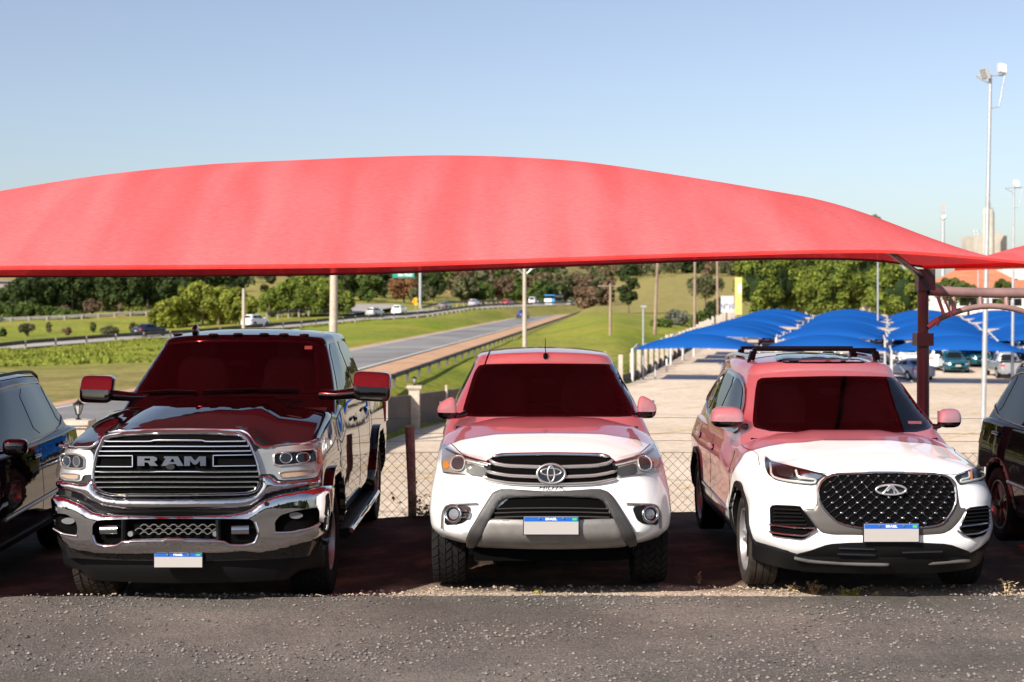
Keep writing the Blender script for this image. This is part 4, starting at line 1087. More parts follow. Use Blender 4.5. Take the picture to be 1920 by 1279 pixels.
        I = c.panel('corner_intake', M_dark, rec, (), off=.005, thick=.01, trees=T0)
        c.bead('intake_trim', M_chromed, rec, .005, .008, off=.006, closed=True, parent=I, trees=T0)
        for a, b in slats: c.bead('slat', M_plast, [a, ((a[0]+b[0])/2, (a[1]+b[1])/2), b], .007, .014, off=.012, parent=I, trees=T0, sm=0)
        for bl in blades: c.bead('chrome_blade', M_chrome, bl, .008, .012, off=.020, parent=I, trees=T0)
    # lower intake, dark chin, silver lip
    low = [(1505, 1040), (1530, 1030), (1560, 1018), (1600, 1016), (1720, 1016), (1790, 1020), (1815, 1032), (1850, 1036), (1851, 1042), (1840, 1050), (1780, 1062), (1667, 1066), (1560, 1064), (1470, 1058), (1425, 1048), (1417, 1028), (1430, 1030), (1480, 1038)]
    lowo = [(1492, 1039), (1520, 1032), (1553, 1020), (1600, 1017), (1720, 1017), (1780, 1020), (1815, 1033), (1825, 1040), (1667, 1046), (1500, 1044)]
    LI = c.panel('lower_intake', M_plast, lowo, (), off=.008, thick=.01, trees=T0)
    for a, b in (((1572, 1026), (1640, 1028)), ((1570, 1036), (1640, 1038)), ((1690, 1034), (1765, 1032))): c.bead('slat', M_gloss, [a, b], .010, .012, off=.012, parent=LI, trees=T0, sm=0)
    mb = MB(); n = 28; vs = []
    pr = [(-.01, .395), (-.035, .375), (-.03, .345), (.02, .29), (.08, .22), (.3, .20), (.3, .42)]
    for i in range(n+1):
        u = lerp(-1, 1, i/n); x = u*.90; yb = .10+.17*u*u+.26*max(0, abs(u)-.72)/.28*max(0, abs(u)-.72)/.28
        for k_, (dy, z) in enumerate(pr): vs.append((x, yb+dy, z+.035*max(0, (abs(u)-.55)/.45)))
    m_ = len(pr)
    mb.add(vs, [(i*m_+j, i*m_+j+1, (i+1)*m_+j+1, (i+1)*m_+j) for i in range(n) for j in range(m_-1)]+[tuple(range(m_)), tuple(n*m_+j for j in range(m_))])
    mb.build('chin', M_plast, c.root, smooth=40)
    c.bead('chin_lip', M_satin, [(1492, 1040), (1520, 1046), (1600, 1051), (1667, 1052), (1740, 1050), (1815, 1044)], .018, .012, off=.03, trees=T0)
    hp = c.proj('cam', 1668, 997, T0)[0]; plate(c, (hp.x, hp.y-.045, hp.z), .400, .130)
    mirror_wing(c, at(1363, 782, 11.95), (.135, .09, .088), -1, at(1399, 800, 12.0), M_white2, M_gloss, .6)
    mirror_wing(c, at(1780, 784, 11.95), (.098, .08, .080), 1, at(1752, 800, 12.0), M_white2, M_gloss, .6)
    underbody(c, W, L, .22, .4, (.93, 3.64), .355)
    for s in (-1, 1):
        for y in (.93, 3.64): make_wheel(c, s*.915, y, .352, .235, .242, s, 'road', M_rubberd if (s < 0 and y < 2) else M_rubber, M_alloy, 5, split=True)
    c.panel('window_sticker', simple('sticker', (.5, .42, .42), .6), [(1702, 791), (1727, 791), (1728, 796), (1703, 796)], (), off=.008, thick=.003, trees=TC, sm=0)
    return c
# ================================================================== generic cars (dark neighbours and distant traffic)
def generic(name, loc, label, rz, mat, kind='suv', hi=False, group=None, cat='car', lenW=None, prm=None):
    c = Car(name, loc, label, cat, group, rz)
    P = dict(suv=(.90, 4.45, 1.00, 1.08, 1.64, 1.02, 3.30, .80, .45, .34), sedan=(.88, 4.55, .86, .98, 1.44, 1.15, 2.85, .85, .65, .32),
             hatch=(.85, 4.0, .90, 1.02, 1.50, .95, 3.0, .75, .45, .31), pickup=(.92, 5.2, 1.02, 1.12, 1.78, 1.35, 2.45, .80, .2, .39), van=(.95, 5.2, 1.05, 1.15, 2.1, .7, 4.45, .55, .1, .33))[kind]
    if prm: P = prm
    W, L, zf, zb, zr, yc, Lc, ws, rs, R = P
    axl = [(.86, R), (L-.92 if kind != 'pickup' else L-1.15, R)]
    def top(x, y):
        z = interp([(0, zf-.12), (.12, zf-.06), (.5, zf+.02), (yc+.3, zb+.03), (yc+.8, zb+.02), (L-.5, zb+.04), (L, zb)], y)
        return z-.10*max(0, (abs(x)-.5)/.42)**2*(1 if y < yc+.4 else .3)
    bot = lambda x, y: .30 if kind != 'pickup' else .42
    fv = lambda v, x: interp([(0, .12), (.15, .03), (.35, 0), (.7, .03), (1, .09)], v)
    lv = None if hi else [0, .12, .3, .55, .8, 1]
    me = shell(W, L, top, bot, (.32, .42), (.22, .25), .14, .07, lambda y: 1-.02*(1-sst(0, 1.2, y))-.03*sst(L-1, L, y), fv, lambda v: .03*(1-v)+.04*v*v,
               lambda v, y: interp([(0, .06), (.14, .02), (.4, 0), (.7, .015), (1, .05)], v), lv=lv, rnd_=.05, ny=44 if hi else 22, K=12 if hi else 6, fadef=1.1)
    me = arches(me, [mat, M_plast], axl, R+.055, W, .26)
    c.mesh('body', me); c.reg(me); T0 = list(c.trees)
    Wc = W-.05
    def ctop(x, y): return zr-.05*(1-sst(.3, 1.5, y))-.05*sst(Lc-1.2, Lc, y)-.05*(abs(x)/.6)**2.2
    cab = shell(Wc, Lc, ctop, lambda x, y: zb-.08, (.32, .24), (.24, .2), .12, .05, lambda y: 1-.02*(1-sst(0, .8, y))-.06*sst(Lc*.5, Lc, y), lambda v, x: ws*v, lambda v: rs*v,
                lambda v, y: .22*v**1.3, lv=lv, rnd_=.07, ny=44 if hi else 20, K=12 if hi else 6, fadef=min(2.3, Lc*.8), fader=min(1.6, Lc*.6))
    shift(cab, dy=yc); finish(cab, 40)
    c.mesh('roof', cab, [mat]); c.reg(cab); TC = [c.trees[-1]]
    z0 = zb+.05; z1 = zr-.14; hgt = z1-z0
    g = .05 if hi else .2
    def F(mode, pts, nm='windscreen', m=M_glassd, off=.004, tr=TC, gr=None): return c.panel(nm, m, pts, (), mode, off, .01, gr or (.06 if hi else .2), trees=tr)
    F('F', [(-.66, z0), (-.52, z1+.02), (.52, z1+.02), (.66, z0)])
    F('B', [(-.62, z0+.03), (-.52, z1), (.52, z1), (.62, z0+.03)], 'rear_window')
    ya = yc+ws*.55+.25; ye = yc+Lc-.25-rs*.3
    if kind == 'van': ye = yc+1.9
    mid = lerp(ya, ye, .47)
    for side, m in ((-1, 'L'), (1, 'R')):
        q1 = [(ya-.12, z0+.0), (ya+ws*.35, z1-.02), (mid-.04, z1), (mid-.04, z0)]
        q2 = [(mid+.04, z0), (mid+.04, z1), (lerp(mid, ye, .72), z1-.01), (lerp(mid, ye, .78), z0+.02)]
        q3 = [(lerp(mid, ye, .83), z0+.03), (lerp(mid, ye, .77), z1-.02), (lerp(mid, ye, .9), z1-.06), (ye+.10, z0+.12)]
        for q in ((q1, q2, q3) if kind not in ('pickup', 'van') else (q1, q2) if kind == 'pickup' else (q1,)): F(m, q, 'side_window', M_glasss)
        if hi:
            fr = [(ya-.2, z0-.03), (ya+ws*.33, z1+.02), (mid, z1+.045), (lerp(mid, ye, .85), z1+.01), (ye+.2, z0+.14), (lerp(mid, ye, .8), z0-.02), (mid, z0-.04)]
            c.bead('window_frame', M_satin, fr, .007, .008, m, .004, closed=True, trees=TC)
            handle(c, mid-.18, zb-.12, side, mat, trees=T0); handle(c, mid+.78, zb-.10, side, mat, trees=T0)
            seams(c, [[(ya-.35, zb-.02), (ya-.38, .8), (ya-.36, .38)], [(mid, zb-.02), (mid, .36)], [(lerp(mid, ye, .85), zb-.02), (lerp(mid, ye, .78), .85), (lerp(mid, ye, .52), .55)]], m, trees=T0)
            c.bead('door_trim', M_satin, [(ya-.1, .56), (mid+.6, .60)], .016, .010, m, .010, trees=T0)
            for ay, az in axl: c.panel('arch_cladding', M_plast if side > 0 else simple('arch_grey', (.12, .10, .085), .5), sector(ay, az, R+.045, R+.10, -.2, math.pi+.2), (), m, .012, .02, .05, sm=0, trees=T0)
            c.panel('sill_cladding', M_plast, [(axl[0][0]+.45, .36), (axl[1][0]-.45, .36), (axl[1][0]-.45, .28), (axl[0][0]+.45, .28)], (), m, .02, .04, .08, sm=0, trees=T0)
            mb = MB(); pts = []
            for k in range(14):
                y = yc+.95+2.0*k/13; h = c.proj('T', side*.54, y, TC)[0]; pts.append(h+Vector((0, 0, .035*min(1, k, 13-k))))
            mb.tube(pts, .015, 8); mb.build('roof_rail', M_plast if side > 0 else M_satin, c.root)
        if kind != 'van' or True:
            mb = MB(); mb_blob(mb, (side*(W+.09), ya-.12, zb+.07), (.10, .07, .07), .6, 18 if hi else 8, 10 if hi else 6); mb.tube([(side*(W-.08), ya-.08, zb+.02), (side*(W+.03), ya-.10, zb+.04)], .025, 6)
            mb.build('wing_mirror', M_gloss if hi else mat, c.root, smooth=60)
        F('F', [(side*.50, zf-.22), (side*.84, zf-.16), (side*.84, zf-.30), (side*.50, zf-.33)], 'headlight', M_refl, .006, T0, .1)
        F('B', [(side*.56, zb-.10), (side*.84, zb-.10), (side*.84, zb-.28), (side*.60, zb-.26)], 'tail_lamp', M_redl, .006, T0, .1)
    F('F', [(-.46, zf-.22), (.46, zf-.22), (.40, zf-.38), (-.40, zf-.38)], 'grille', M_dark, .006, T0, .1)
    F('F', [(-.55, .50), (.55, .50), (.50, .38), (-.50, .38)], 'lower_intake', M_dark, .006, T0, .1)
    F('F', [(-.20, .56), (.20, .56), (.20, .68), (-.20, .68)], 'licence_plate', M_plate, .02, T0, .2)
    F('B', [(-.20, zb-.30), (.20, zb-.30), (.20, zb-.42), (-.20, zb-.42)], 'licence_plate', M_plate, .02, T0, .2)
    if kind == 'pickup':
        mb = MB(); mb.box((-W+.1, yc+Lc+.06, zb-.02), (W-.1, L-.10, zb+.075)); mb.build('bed_cover', M_plast, c.root)
    if hi: underbody(c, W, L, .2, .4, (axl[0][0], axl[1][0]), R)
    for s in (-1, 1):
        for a in axl: make_wheel(c, s*(W-.012), a[0], R, .22, R*.66, s, 'road' if hi else None, M_rubber, M_alloy if not hi else M_alloyd, 5, split=hi, low=not hi)
    return c
def build_dark_suvs():
    generic('suv', (-5.02, 10.15, -.12), 'black SUV with dark red mirror top, cut off by the left edge of the photo', math.radians(3), M_blackm, 'suv', True, prm=(.90, 4.55, 1.00, 1.10, 1.71, 1.02, 3.36, .80, .45, .34))
    c = generic('suv', (5.47, 9.90, .0), 'glossy black SUV with grey wheel arch trim, cut off by the right photo edge', 0, M_blackm, 'suv', True, prm=(.90, 4.45, 1.00, 1.10, 1.70, 1.02, 3.36, .80, .30, .34))
# ================================================================== ground, canopy
def noise_mix(name, cols, scale, rough=.9, bump=.4, bscale=60, bdist=.02, detail=8, extra=None):
    m, n, l, b = nmat(name); b.inputs['Roughness'].default_value = rough; b.inputs['Specular IOR Level'].default_value = .3
    tc = n.new('ShaderNodeTexCoord'); t = n.new('ShaderNodeTexNoise'); t.inputs['Scale'].default_value = scale; t.inputs['Detail'].default_value = detail; t.inputs['Roughness'].default_value = .65
    l.new(tc.outputs['Object'], t.inputs['Vector'])
    r = n.new('ShaderNodeValToRGB'); l.new(t.outputs['Fac'], r.inputs[0])
    while len(r.color_ramp.elements) < len(cols): r.color_ramp.elements.new(.5)
    for e, (p, c_) in zip(r.color_ramp.elements, cols): e.position = p; e.color = (*c_, 1)
    t2 = n.new('ShaderNodeTexNoise'); t2.inputs['Scale'].default_value = bscale; t2.inputs['Detail'].default_value = 6; t2.inputs['Roughness'].default_value = .7
    l.new(tc.outputs['Object'], t2.inputs['Vector'])
    mr = n.new('ShaderNodeMapRange'); mr.inputs['From Min'].default_value = .25; mr.inputs['From Max'].default_value = .75; mr.inputs['To Min'].default_value = .72; mr.inputs['To Max'].default_value = 1.28
    l.new(t2.outputs['Fac'], mr.inputs['Value'])
    mx = n.new('ShaderNodeVectorMath'); mx.operation = 'SCALE'; l.new(r.outputs[0], mx.inputs[0]); l.new(mr.outputs[0], mx.inputs['Scale'])
    l.new(mx.outputs[0], b.inputs['Base Color'])
    bp = n.new('ShaderNodeBump'); bp.inputs['Strength'].default_value = bump; bp.inputs['Distance'].default_value = bdist
    l.new(t2.outputs['Fac'], bp.inputs['Height']); l.new(bp.outputs[0], b.inputs['Normal'])
    return m, n, l, b, mx, bp
def asphalt_mat():
    m, n, l, b, mx, bp = noise_mix('gravelly_asphalt', [(.25, (.062, .058, .053)), (.45, (.095, .088, .081)), (.58, (.130, .119, .109)), (.75, (.180, .150, .131))], .55, .95, .5, 28, .02)
    tc = n['Texture Coordinate']
    v = n.new('ShaderNodeTexVoronoi'); v.inputs['Scale'].default_value = 75; l.new(tc.outputs['Object'], v.inputs['Vector'])
    cr = n.new('ShaderNodeValToRGB'); l.new(v.outputs['Color'], cr.inputs[0])
    cr.color_ramp.elements[0].position = .2; cr.color_ramp.elements[0].color = (.75, .73, .72, 1); cr.color_ramp.elements[1].position = .95; cr.color_ramp.elements[1].color = (1.5, 1.42, 1.35, 1)
    mm = n.new('ShaderNodeVectorMath'); mm.operation = 'MULTIPLY'; l.new(mx.outputs[0], mm.inputs[0]); l.new(cr.outputs[0], mm.inputs[1]); l.new(mm.outputs[0], b.inputs['Base Color'])
    b2 = n.new('ShaderNodeBump'); b2.inputs['Strength'].default_value = .7; b2.inputs['Distance'].default_value = .006; b2.invert = True
    l.new(v.outputs['Distance'], b2.inputs['Height']); l.new(bp.outputs[0], b2.inputs['Normal']); l.new(b2.outputs[0], b.inputs['Normal'])
    return m
M_asph = asphalt_mat()
M_dirt = noise_mix('red_dirt', [(.3, (.10, .050, .032)), (.5, (.17, .085, .05)), (.7, (.26, .16, .10))], 1.2, .95, .6, 30, .03)[0]
M_sand = noise_mix('sandy_gravel', [(.3, (.20, .15, .11)), (.5, (.36, .27, .19)), (.7, (.50, .39, .28))], 6, .95, .8, 90, .02)[0]
def parking_z(x): return interp([(-6, -.125), (-2.6, -.115), (-1.3, -.07), (-.6, -.02), (6, -.015), (9, -.01)], x)
def build_front_ground():
    # asphalt sheet with a ragged far edge
    mb = MB(); N = 960; xs = [lerp(-30, 30, i/N) for i in range(N+1)]
    def edge(x):
        e = 10.93+.06*noise.noise(Vector((x*.7, 1.3, 0)))+.03*noise.noise(Vector((x*5, 3.1, 0)))+.012*noise.noise(Vector((x*22, 5, 0)))
        e += .05*sst(1.0, 1.6, x)*(1-sst(3.0, 4.0, x))*.6
        return e
    rows = [-62, -30, -3, 6, 8.4, 9.4, 10.2]
    for j, y in enumerate(rows): mb.v += [(x, y, .004*noise.noise(Vector((x*.6, y*.6, 0)))) for x in xs]
    mb.v += [(x, edge(x)-.06, 0.0) for x in xs]; mb.v += [(x, edge(x), -.008) for x in xs]; mb.v += [(x, edge(x)+.03, -.16) for x in xs]
    R = len(rows)+3; n = N+1
    for j in range(R-1):
        for i in range(N): mb.f.append((j*n+i, j*n+i+1, (j+1)*n+i+1, (j+1)*n+i)); mb.m.append(0)
    tag(mb.build('asphalt_apron', M_asph, None, smooth=60, fixn=True), kind='structure')
    # dirt parking strip + bank down
    mb = MB(); N = 260; M_ = 60; n = N+1
    for j in range(M_+1):
        y = lerp(10.7, 15.35, j/M_)
        for i in range(n):
            x = lerp(-14, 14, i/N)
            z = parking_z(x)-.012+.018*noise.noise(Vector((x*1.2, y*1.2, 2)))+.008*noise.noise(Vector((x*7, y*7, 2)))
            # tyre-pushed mounds near the edge
            for mx_, w_ in ((-3.4, .35), (.05, .6), (1.85, .45), (.9, .5)): z += .022*math.exp(-((x-mx_)/w_)**2-((y-11.06)/.14)**2)
            mb.v.append((x, y+(.04*noise.noise(Vector((x*3, 0, 0))) if j == M_ else 0), z))
    for j in range(M_):
        for i in range(N): mb.f.append((j*n+i, j*n+i+1, (j+1)*n+i+1, (j+1)*n+i)); mb.m.append(0)
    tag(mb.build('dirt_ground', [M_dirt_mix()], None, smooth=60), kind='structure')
def M_dirt_mix():
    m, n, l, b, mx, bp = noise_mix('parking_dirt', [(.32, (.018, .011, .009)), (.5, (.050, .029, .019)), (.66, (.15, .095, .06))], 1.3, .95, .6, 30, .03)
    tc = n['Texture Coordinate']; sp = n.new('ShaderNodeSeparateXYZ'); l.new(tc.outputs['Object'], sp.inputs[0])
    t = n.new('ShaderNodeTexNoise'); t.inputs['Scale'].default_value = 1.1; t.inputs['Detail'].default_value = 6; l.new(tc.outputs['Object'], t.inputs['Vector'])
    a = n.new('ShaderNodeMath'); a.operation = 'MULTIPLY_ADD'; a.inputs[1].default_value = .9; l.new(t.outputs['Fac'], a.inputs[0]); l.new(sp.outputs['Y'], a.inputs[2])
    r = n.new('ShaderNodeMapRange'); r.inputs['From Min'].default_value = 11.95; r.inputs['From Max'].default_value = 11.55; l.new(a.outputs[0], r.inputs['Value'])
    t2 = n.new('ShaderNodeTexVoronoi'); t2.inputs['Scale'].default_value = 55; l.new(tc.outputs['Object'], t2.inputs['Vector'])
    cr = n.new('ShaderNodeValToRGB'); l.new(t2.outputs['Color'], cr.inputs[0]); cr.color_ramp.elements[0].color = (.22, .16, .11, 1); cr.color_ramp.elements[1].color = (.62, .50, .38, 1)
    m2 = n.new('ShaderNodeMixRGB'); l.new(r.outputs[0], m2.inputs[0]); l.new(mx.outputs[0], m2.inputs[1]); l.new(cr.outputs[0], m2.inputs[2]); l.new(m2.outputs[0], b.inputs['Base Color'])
    return m
def rock_mesh(rg):
    pts = [(1,0,0),(-1,0,0),(0,1,0),(0,-1,0),(0,0,1),(0,0,-1),(.6,.6,.5),(-.6,.5,.6),(.5,-.7,.4),(-.6,-.6,.5)]
    return pts
def build_stones():
    rg = random.Random(5)
    def scatter(name, N, ybox, cols, smin, smax, label, zf, xr=(-5.2, 5.2), pw=2.6):
        mb = MB()
        for k in range(N):
            y = lerp(ybox[0], ybox[1], rg.random()); x = rg.uniform(*xr)*(y/11)
            if noise.noise(Vector((x*.8, y*1.6, 4)))+rg.uniform(-.35, .35) < -.05: continue
            s = lerp(smin, smax, rg.random()**pw); mi = rg.randrange(len(cols)) if rg.random() < .8 else 0
            vs = []
            for (a, b, c) in ((1,0,0),(0,1,0),(-1,0,0),(0,-1,0),(0,0,1),(0,0,-.7),(.7,.7,.35),(-.7,.6,.3)):
                q = s*rg.uniform(.65, 1.15); vs.append((a*q, b*q, c*q*.75))
            r = rg.uniform(0, 6.3); cs, sn = math.cos(r), math.sin(r)
            vs = [(x+p[0]*cs-p[1]*sn, y+p[0]*sn+p[1]*cs, zf(x, y)+p[2]+s*.3) for p in vs]
            mb.add(vs, [(0,6,4),(6,1,4),(1,7,4),(7,2,4),(2,3,4),(3,0,4),(6,0,5),(1,6,5),(7,1,5),(2,7,5),(3,2,5),(0,3,5)], mi)
        o = mb.build(name, cols, None, smooth=0, fixn=False); tag(o, label, None, None, 'stuff')
    sA = [simple('stone_grey', (.17, .15, .14), .9), simple('stone_dark', (.07, .062, .058), .9), simple('stone_tan2', (.22, .18, .15), .9), simple('stone_grey2', (.13, .115, .105), .9), simple('stone_grey', (.17, .15, .14), .9), simple('stone_grey3', (.20, .18, .165), .9), simple('stone_dark', (.07, .062, .058), .9)]
    scatter('loose_gravel', 23000, (8.3, 10.93), sA, .0025, .0170, 'loose grey stones on the asphalt', lambda x, y: 0, pw=3.2)
    sB = [simple('stone_sand', (.36, .28, .20), .9), simple('stone_pale', (.36, .32, .28), .85), simple('stone_tan', (.30, .23, .19), .9)]
    scatter('edge_gravel', 5200, (10.90, 11.35), sB, .004, .018, 'pale gravel along the asphalt edge', lambda x, y: parking_z(x)+.005 if y > 10.97 else 0)
# ------------------------------------------------------------------ red canopy
def fabric(name, dif, tra, k=.42, thru=(1, .10, .11), hole=.26, bmp=.25, bc=1):
    m, n, l, b = nmat(name); out = n['Material Output']; n.remove(b)
    tc = n.new('ShaderNodeTexCoord')
    d = n.new('ShaderNodeBsdfDiffuse'); t = n.new('ShaderNodeBsdfTranslucent'); mx = n.new('ShaderNodeMixShader'); mx.inputs[0].default_value = k
    t.inputs[0].default_value = (*tra, 1)
    # knit: fine horizontal lines, plus broad bands of fold shading painted into the colour
    mp = n.new('ShaderNodeMapping'); mp.inputs['Scale'].default_value = (9, 34, 120); l.new(tc.outputs['Object'], mp.inputs[0])
    ns = n.new('ShaderNodeTexNoise'); ns.inputs['Scale'].default_value = 2.2; ns.inputs['Detail'].default_value = 5; l.new(mp.outputs[0], ns.inputs['Vector'])
    n2 = n.new('ShaderNodeTexWave'); n2.wave_type = 'BANDS'; n2.bands_direction = 'X'; n2.inputs['Scale'].default_value = .75; n2.inputs['Distortion'].default_value = 5.5
    n2.inputs['Detail'].default_value = 2.5; n2.inputs['Detail Scale'].default_value = .55; l.new(tc.outputs['Object'], n2.inputs['Vector'])
    a = n.new('ShaderNodeMapRange'); a.inputs['From Min'].default_value = .3; a.inputs['From Max'].default_value = .7; a.inputs['To Min'].default_value = .80; a.inputs['To Max'].default_value = 1.14; l.new(ns.outputs['Fac'], a.inputs['Value'])
    n3 = n.new('ShaderNodeTexNoise'); n3.inputs['Scale'].default_value = 1.5; n3.inputs['Detail'].default_value = 3
    mp3 = n.new('ShaderNodeMapping'); mp3.inputs['Scale'].default_value = (1.8, .3, .35); l.new(tc.outputs['Object'], mp3.inputs[0]); l.new(mp3.outputs[0], n3.inputs['Vector'])
    av = n.new('ShaderNodeMath'); av.operation = 'MULTIPLY_ADD'; av.inputs[1].default_value = .28; l.new(n2.outputs['Fac'], av.inputs[0])
    n3m = n.new('ShaderNodeMapRange'); n3m.inputs['From Min'].default_value = .36; n3m.inputs['From Max'].default_value = .64; n3m.inputs['To Max'].default_value = .72; l.new(n3.outputs['Fac'], n3m.inputs['Value']); l.new(n3m.outputs[0], av.inputs[2])
    a2 = n.new('ShaderNodeMapRange'); a2.inputs['From Min'].default_value = .0; a2.inputs['From Max'].default_value = .9; l.new(av.outputs[0], a2.inputs['Value'])
    cm = n.new('ShaderNodeMixRGB'); cm.inputs[1].default_value = (dif[0]*.97, dif[1]*.80, dif[2]*.80, 1) if bc else (*dif, 1); cm.inputs[2].default_value = (dif[0], dif[1]*1.13, dif[2]*1.13, 1) if bc else (*dif, 1); l.new(a2.outputs[0], cm.inputs[0])
    sc = n.new('ShaderNodeVectorMath'); sc.operation = 'SCALE'; l.new(cm.outputs[0], sc.inputs[0]); l.new(a.outputs[0], sc.inputs['Scale']); l.new(sc.outputs[0], d.inputs[0])
    bp = n.new('ShaderNodeBump'); bp.inputs['Strength'].default_value = bmp; bp.inputs['Distance'].default_value = .004; l.new(ns.outputs['Fac'], bp.inputs['Height'])
    l.new(bp.outputs[0], d.inputs['Normal'])
    l.new(d.outputs[0], mx.inputs[1]); l.new(t.outputs[0], mx.inputs[2])
    tp = n.new('ShaderNodeBsdfTransparent'); tp.inputs[0].default_value = (*thru, 1); m2 = n.new('ShaderNodeMixShader'); m2.inputs[0].default_value = hole
    l.new(mx.outputs[0], m2.inputs[1]); l.new(tp.outputs[0], m2.inputs[2]); l.new(m2.outputs[0], out.inputs['Surface'])
    return m
M_red = fabric('red_shade_cloth', (.75, .172, .178), (.92, .010, .03), .18)
M_redhem = fabric('red_hem', (.75, .06, .055), (.5, .01, .015), .15, hole=.1)
M_redsteel = simple('red_brown_steel', (.060, .026, .028), .5, .1, coat=.2, var=.25, vscale=3)
M_trusssteel = simple('faded_steel', (.24, .14, .125), .5, .1, coat=.1, var=.25, vscale=4)
CAN_Y0, CAN_Y1, CAN_YR = 9.65, 14.45, 11.9
TOPP = [(-900, 560), (-500, 470), (-200, 402), (0, 365), (200, 332), (400, 311), (560, 303), (700, 297), (830, 294), (960, 297), (1100, 307), (1300, 337), (1500, 372), (1600, 392), (1700, 418), (1800, 448), (1925, 489), (2100, 520)]
def can_ridge(X): return HC-(sinterp(TOPP, CXP+X/CAN_YR*FPX)-YH)/FPX*CAN_YR
FB = [(-900, 506), (-300, 505), (0, 502), (300, 501), (700, 497), (1100, 485), (1300, 478), (1640, 471), (1800, 480), (1925, 492)]
BB = [(-900, 519), (0, 517), (400, 515.5), (700, 511.5), (1100, 496), (1300, 488), (1500, 484), (1640, 487), (1740, 500)]
def can_front(X): return HC-(sinterp(FB, CXP+X/CAN_Y0*FPX)-YH)/FPX*CAN_Y0
def can_back(X): return HC-(sinterp(BB, CXP+X/CAN_Y1*FPX)-YH)/FPX*CAN_Y1
def can_pt(s, t):
    # s 0..1 along the row, t 0..1 front to back; right end pulled to two corners
    xf = lerp(-7.6, 3.56, s); xb = lerp(-7.6, 4.19, s); 
    X = lerp(xf, xb, t); Y = lerp(CAN_Y0, CAN_Y1, t)
    # scalloped free edges: edges bow inward in plan
    Y += .16*math.sin(math.pi*min(1, max(0, s)))*(1-t)**3-.16*math.sin(math.pi*s)*t**3
    zf = can_front(xf); zb = can_back(xb); base = lerp(zf, zb, t)
    xr = lerp(-7.6, 4.25, s)
    D = max(0, can_ridge(X)-lerp(zf, zb, .45))
    if s > .87: D *= max(0, 1-((s-.87)/.13)**2)
    tr = .46
    u = t/tr if t < tr else (1-t)/(1-tr)
    sh = math.sin(math.pi/2*min(1, u))**.9
    return Vector((X, Y, base+D*sh))
def build_canopy():
    root = empty('shade_canopy', (4.19, 14.5, 0), 'red shade cloth canopy arching over the parked vehicles', 'canopy')
    NS, NT = 150, 40
    mb = MB()
    for i in range(NS+1):
        for j in range(NT+1): mb.v.append(tuple(can_pt(i/NS, j/NT)))
    for i in range(NS):
        for j in range(NT): mb.f.append((i*(NT+1)+j, (i+1)*(NT+1)+j, (i+1)*(NT+1)+j+1, i*(NT+1)+j+1)); mb.m.append(0)
    mb.build('cloth', M_red, root, smooth=180, off=root.location)
    # hems: doubled band hanging at the front and back edges
    for nm, t, dz in (('front_hem', 0, .012),):
        mb = MB()
        for i in range(NS+1):
            p = can_pt(i/NS, t); q = can_pt(i/NS, .003 if t == 0 else .995)
            sgn = -1 if t == 0 else 1
            mb.v += [tuple(q+Vector((0, 0, .004))), tuple(p+Vector((0, sgn*.012, .002))), tuple(p+Vector((0, sgn*.010, -dz)))]
        for i in range(NS):
            for j in range(2): mb.f.append((i*3+j, (i+1)*3+j, (i+1)*3+j+1, i*3+j+1)); mb.m.append(0)
        mb.build(nm, M_redhem, root, smooth=60, off=root.location)
    # edge cable
    mb = MB(); mb.tube([can_pt(1, j/20)+Vector((0, 0, -.01)) for j in range(21)], .02, 8); mb.build('edge_cable', M_redhem, root, off=root.location)
    mb = MB(); mb.tube([can_pt(i/60, 1)+Vector((0, 0, -.008)) for i in range(61)], .014, 6); mb.build('edge_cable', M_redsteel, root, off=root.location)
    # column with collars, cantilever arms
    L = root.location
    mb = MB(); cx, cy = 4.19, 14.5
    mb.tube([(cx-.0, cy, -3), (cx, cy, 1.86)], .062, 20); mb.build('column', M_redsteel, root, off=L)
    mb = MB(); mb.tube([(cx, cy, 1.86), (cx, cy, 2.42)], .055, 20); mb.box((cx-.085, cy-.085, 1.80), (cx+.085, cy+.085, 1.93)); mb.build('collar', M_redsteel, root, off=L)
    mb = MB(); mb.box((cx-.065, cy-.07, 2.36), (cx+.105, cy+.07, 2.58)); mb.build('column_head', M_redsteel, root, off=L)
    mb = MB(); mb.tube([(cx, cy, 2.50), can_pt(.955, .72)+Vector((0, 0, -.05)), can_pt(.90, .5)+Vector((0, 0, -.05)), can_pt(.86, .3)+Vector((0, 0, -.05))], .028, 10)
    mb.build('arm', M_redsteel, root, off=L)
    # truss to the next column on the right
    r2 = empty('canopy_truss', (cx+.1, cy, 0), 'curved red steel truss running right from the column head to the next bay', 'truss')
    mb = MB(); Z = lambda py, Y: HC-(py-YH)/FPX*Y
    ch = [(cx+.05, cy-.02, Z(545, cy)), (cx+.5, cy, Z(549, cy)), (cx+1.2, cy, Z(550, cy)), (cx+2.2, cy-.0, Z(549, cy)), (cx+3.5, cy, Z(547, cy))]
    mb.tube(ch, .052, 16); mb.build('top_chord', M_trusssteel, r2, off=r2.location)
    mb = MB(); arc = [(cx+.04+1.34*k/20, cy-.03, Z(614-40*math.sin(math.pi*min(1, k/19))**.75, cy-.03)) for k in range(21)]
    mb.tube(arc, .030, 12); mb.build('arched_chord', M_trusssteel, r2, off=r2.location)
    for k in (4, 8, 12, 16):
        mb = MB(); mb.tube([arc[k], (arc[k][0], cy, Z(549, cy))], .025, 10); mb.build('strut', M_trusssteel, r2, off=r2.location)
    mb = MB(); mb.tube([(cx+.12, cy-.1, Z(556, cy)), (cx+.18, cy-.1, Z(588, cy)), (cx+.12, cy-.05, Z(610, cy))], .018, 8); mb.tube([(cx+.18, cy-.1, Z(556, cy)), (cx+.26, cy-.1, Z(594, cy))], .012, 8)
    mb.build('brace', M_trusssteel, r2, off=r2.location)
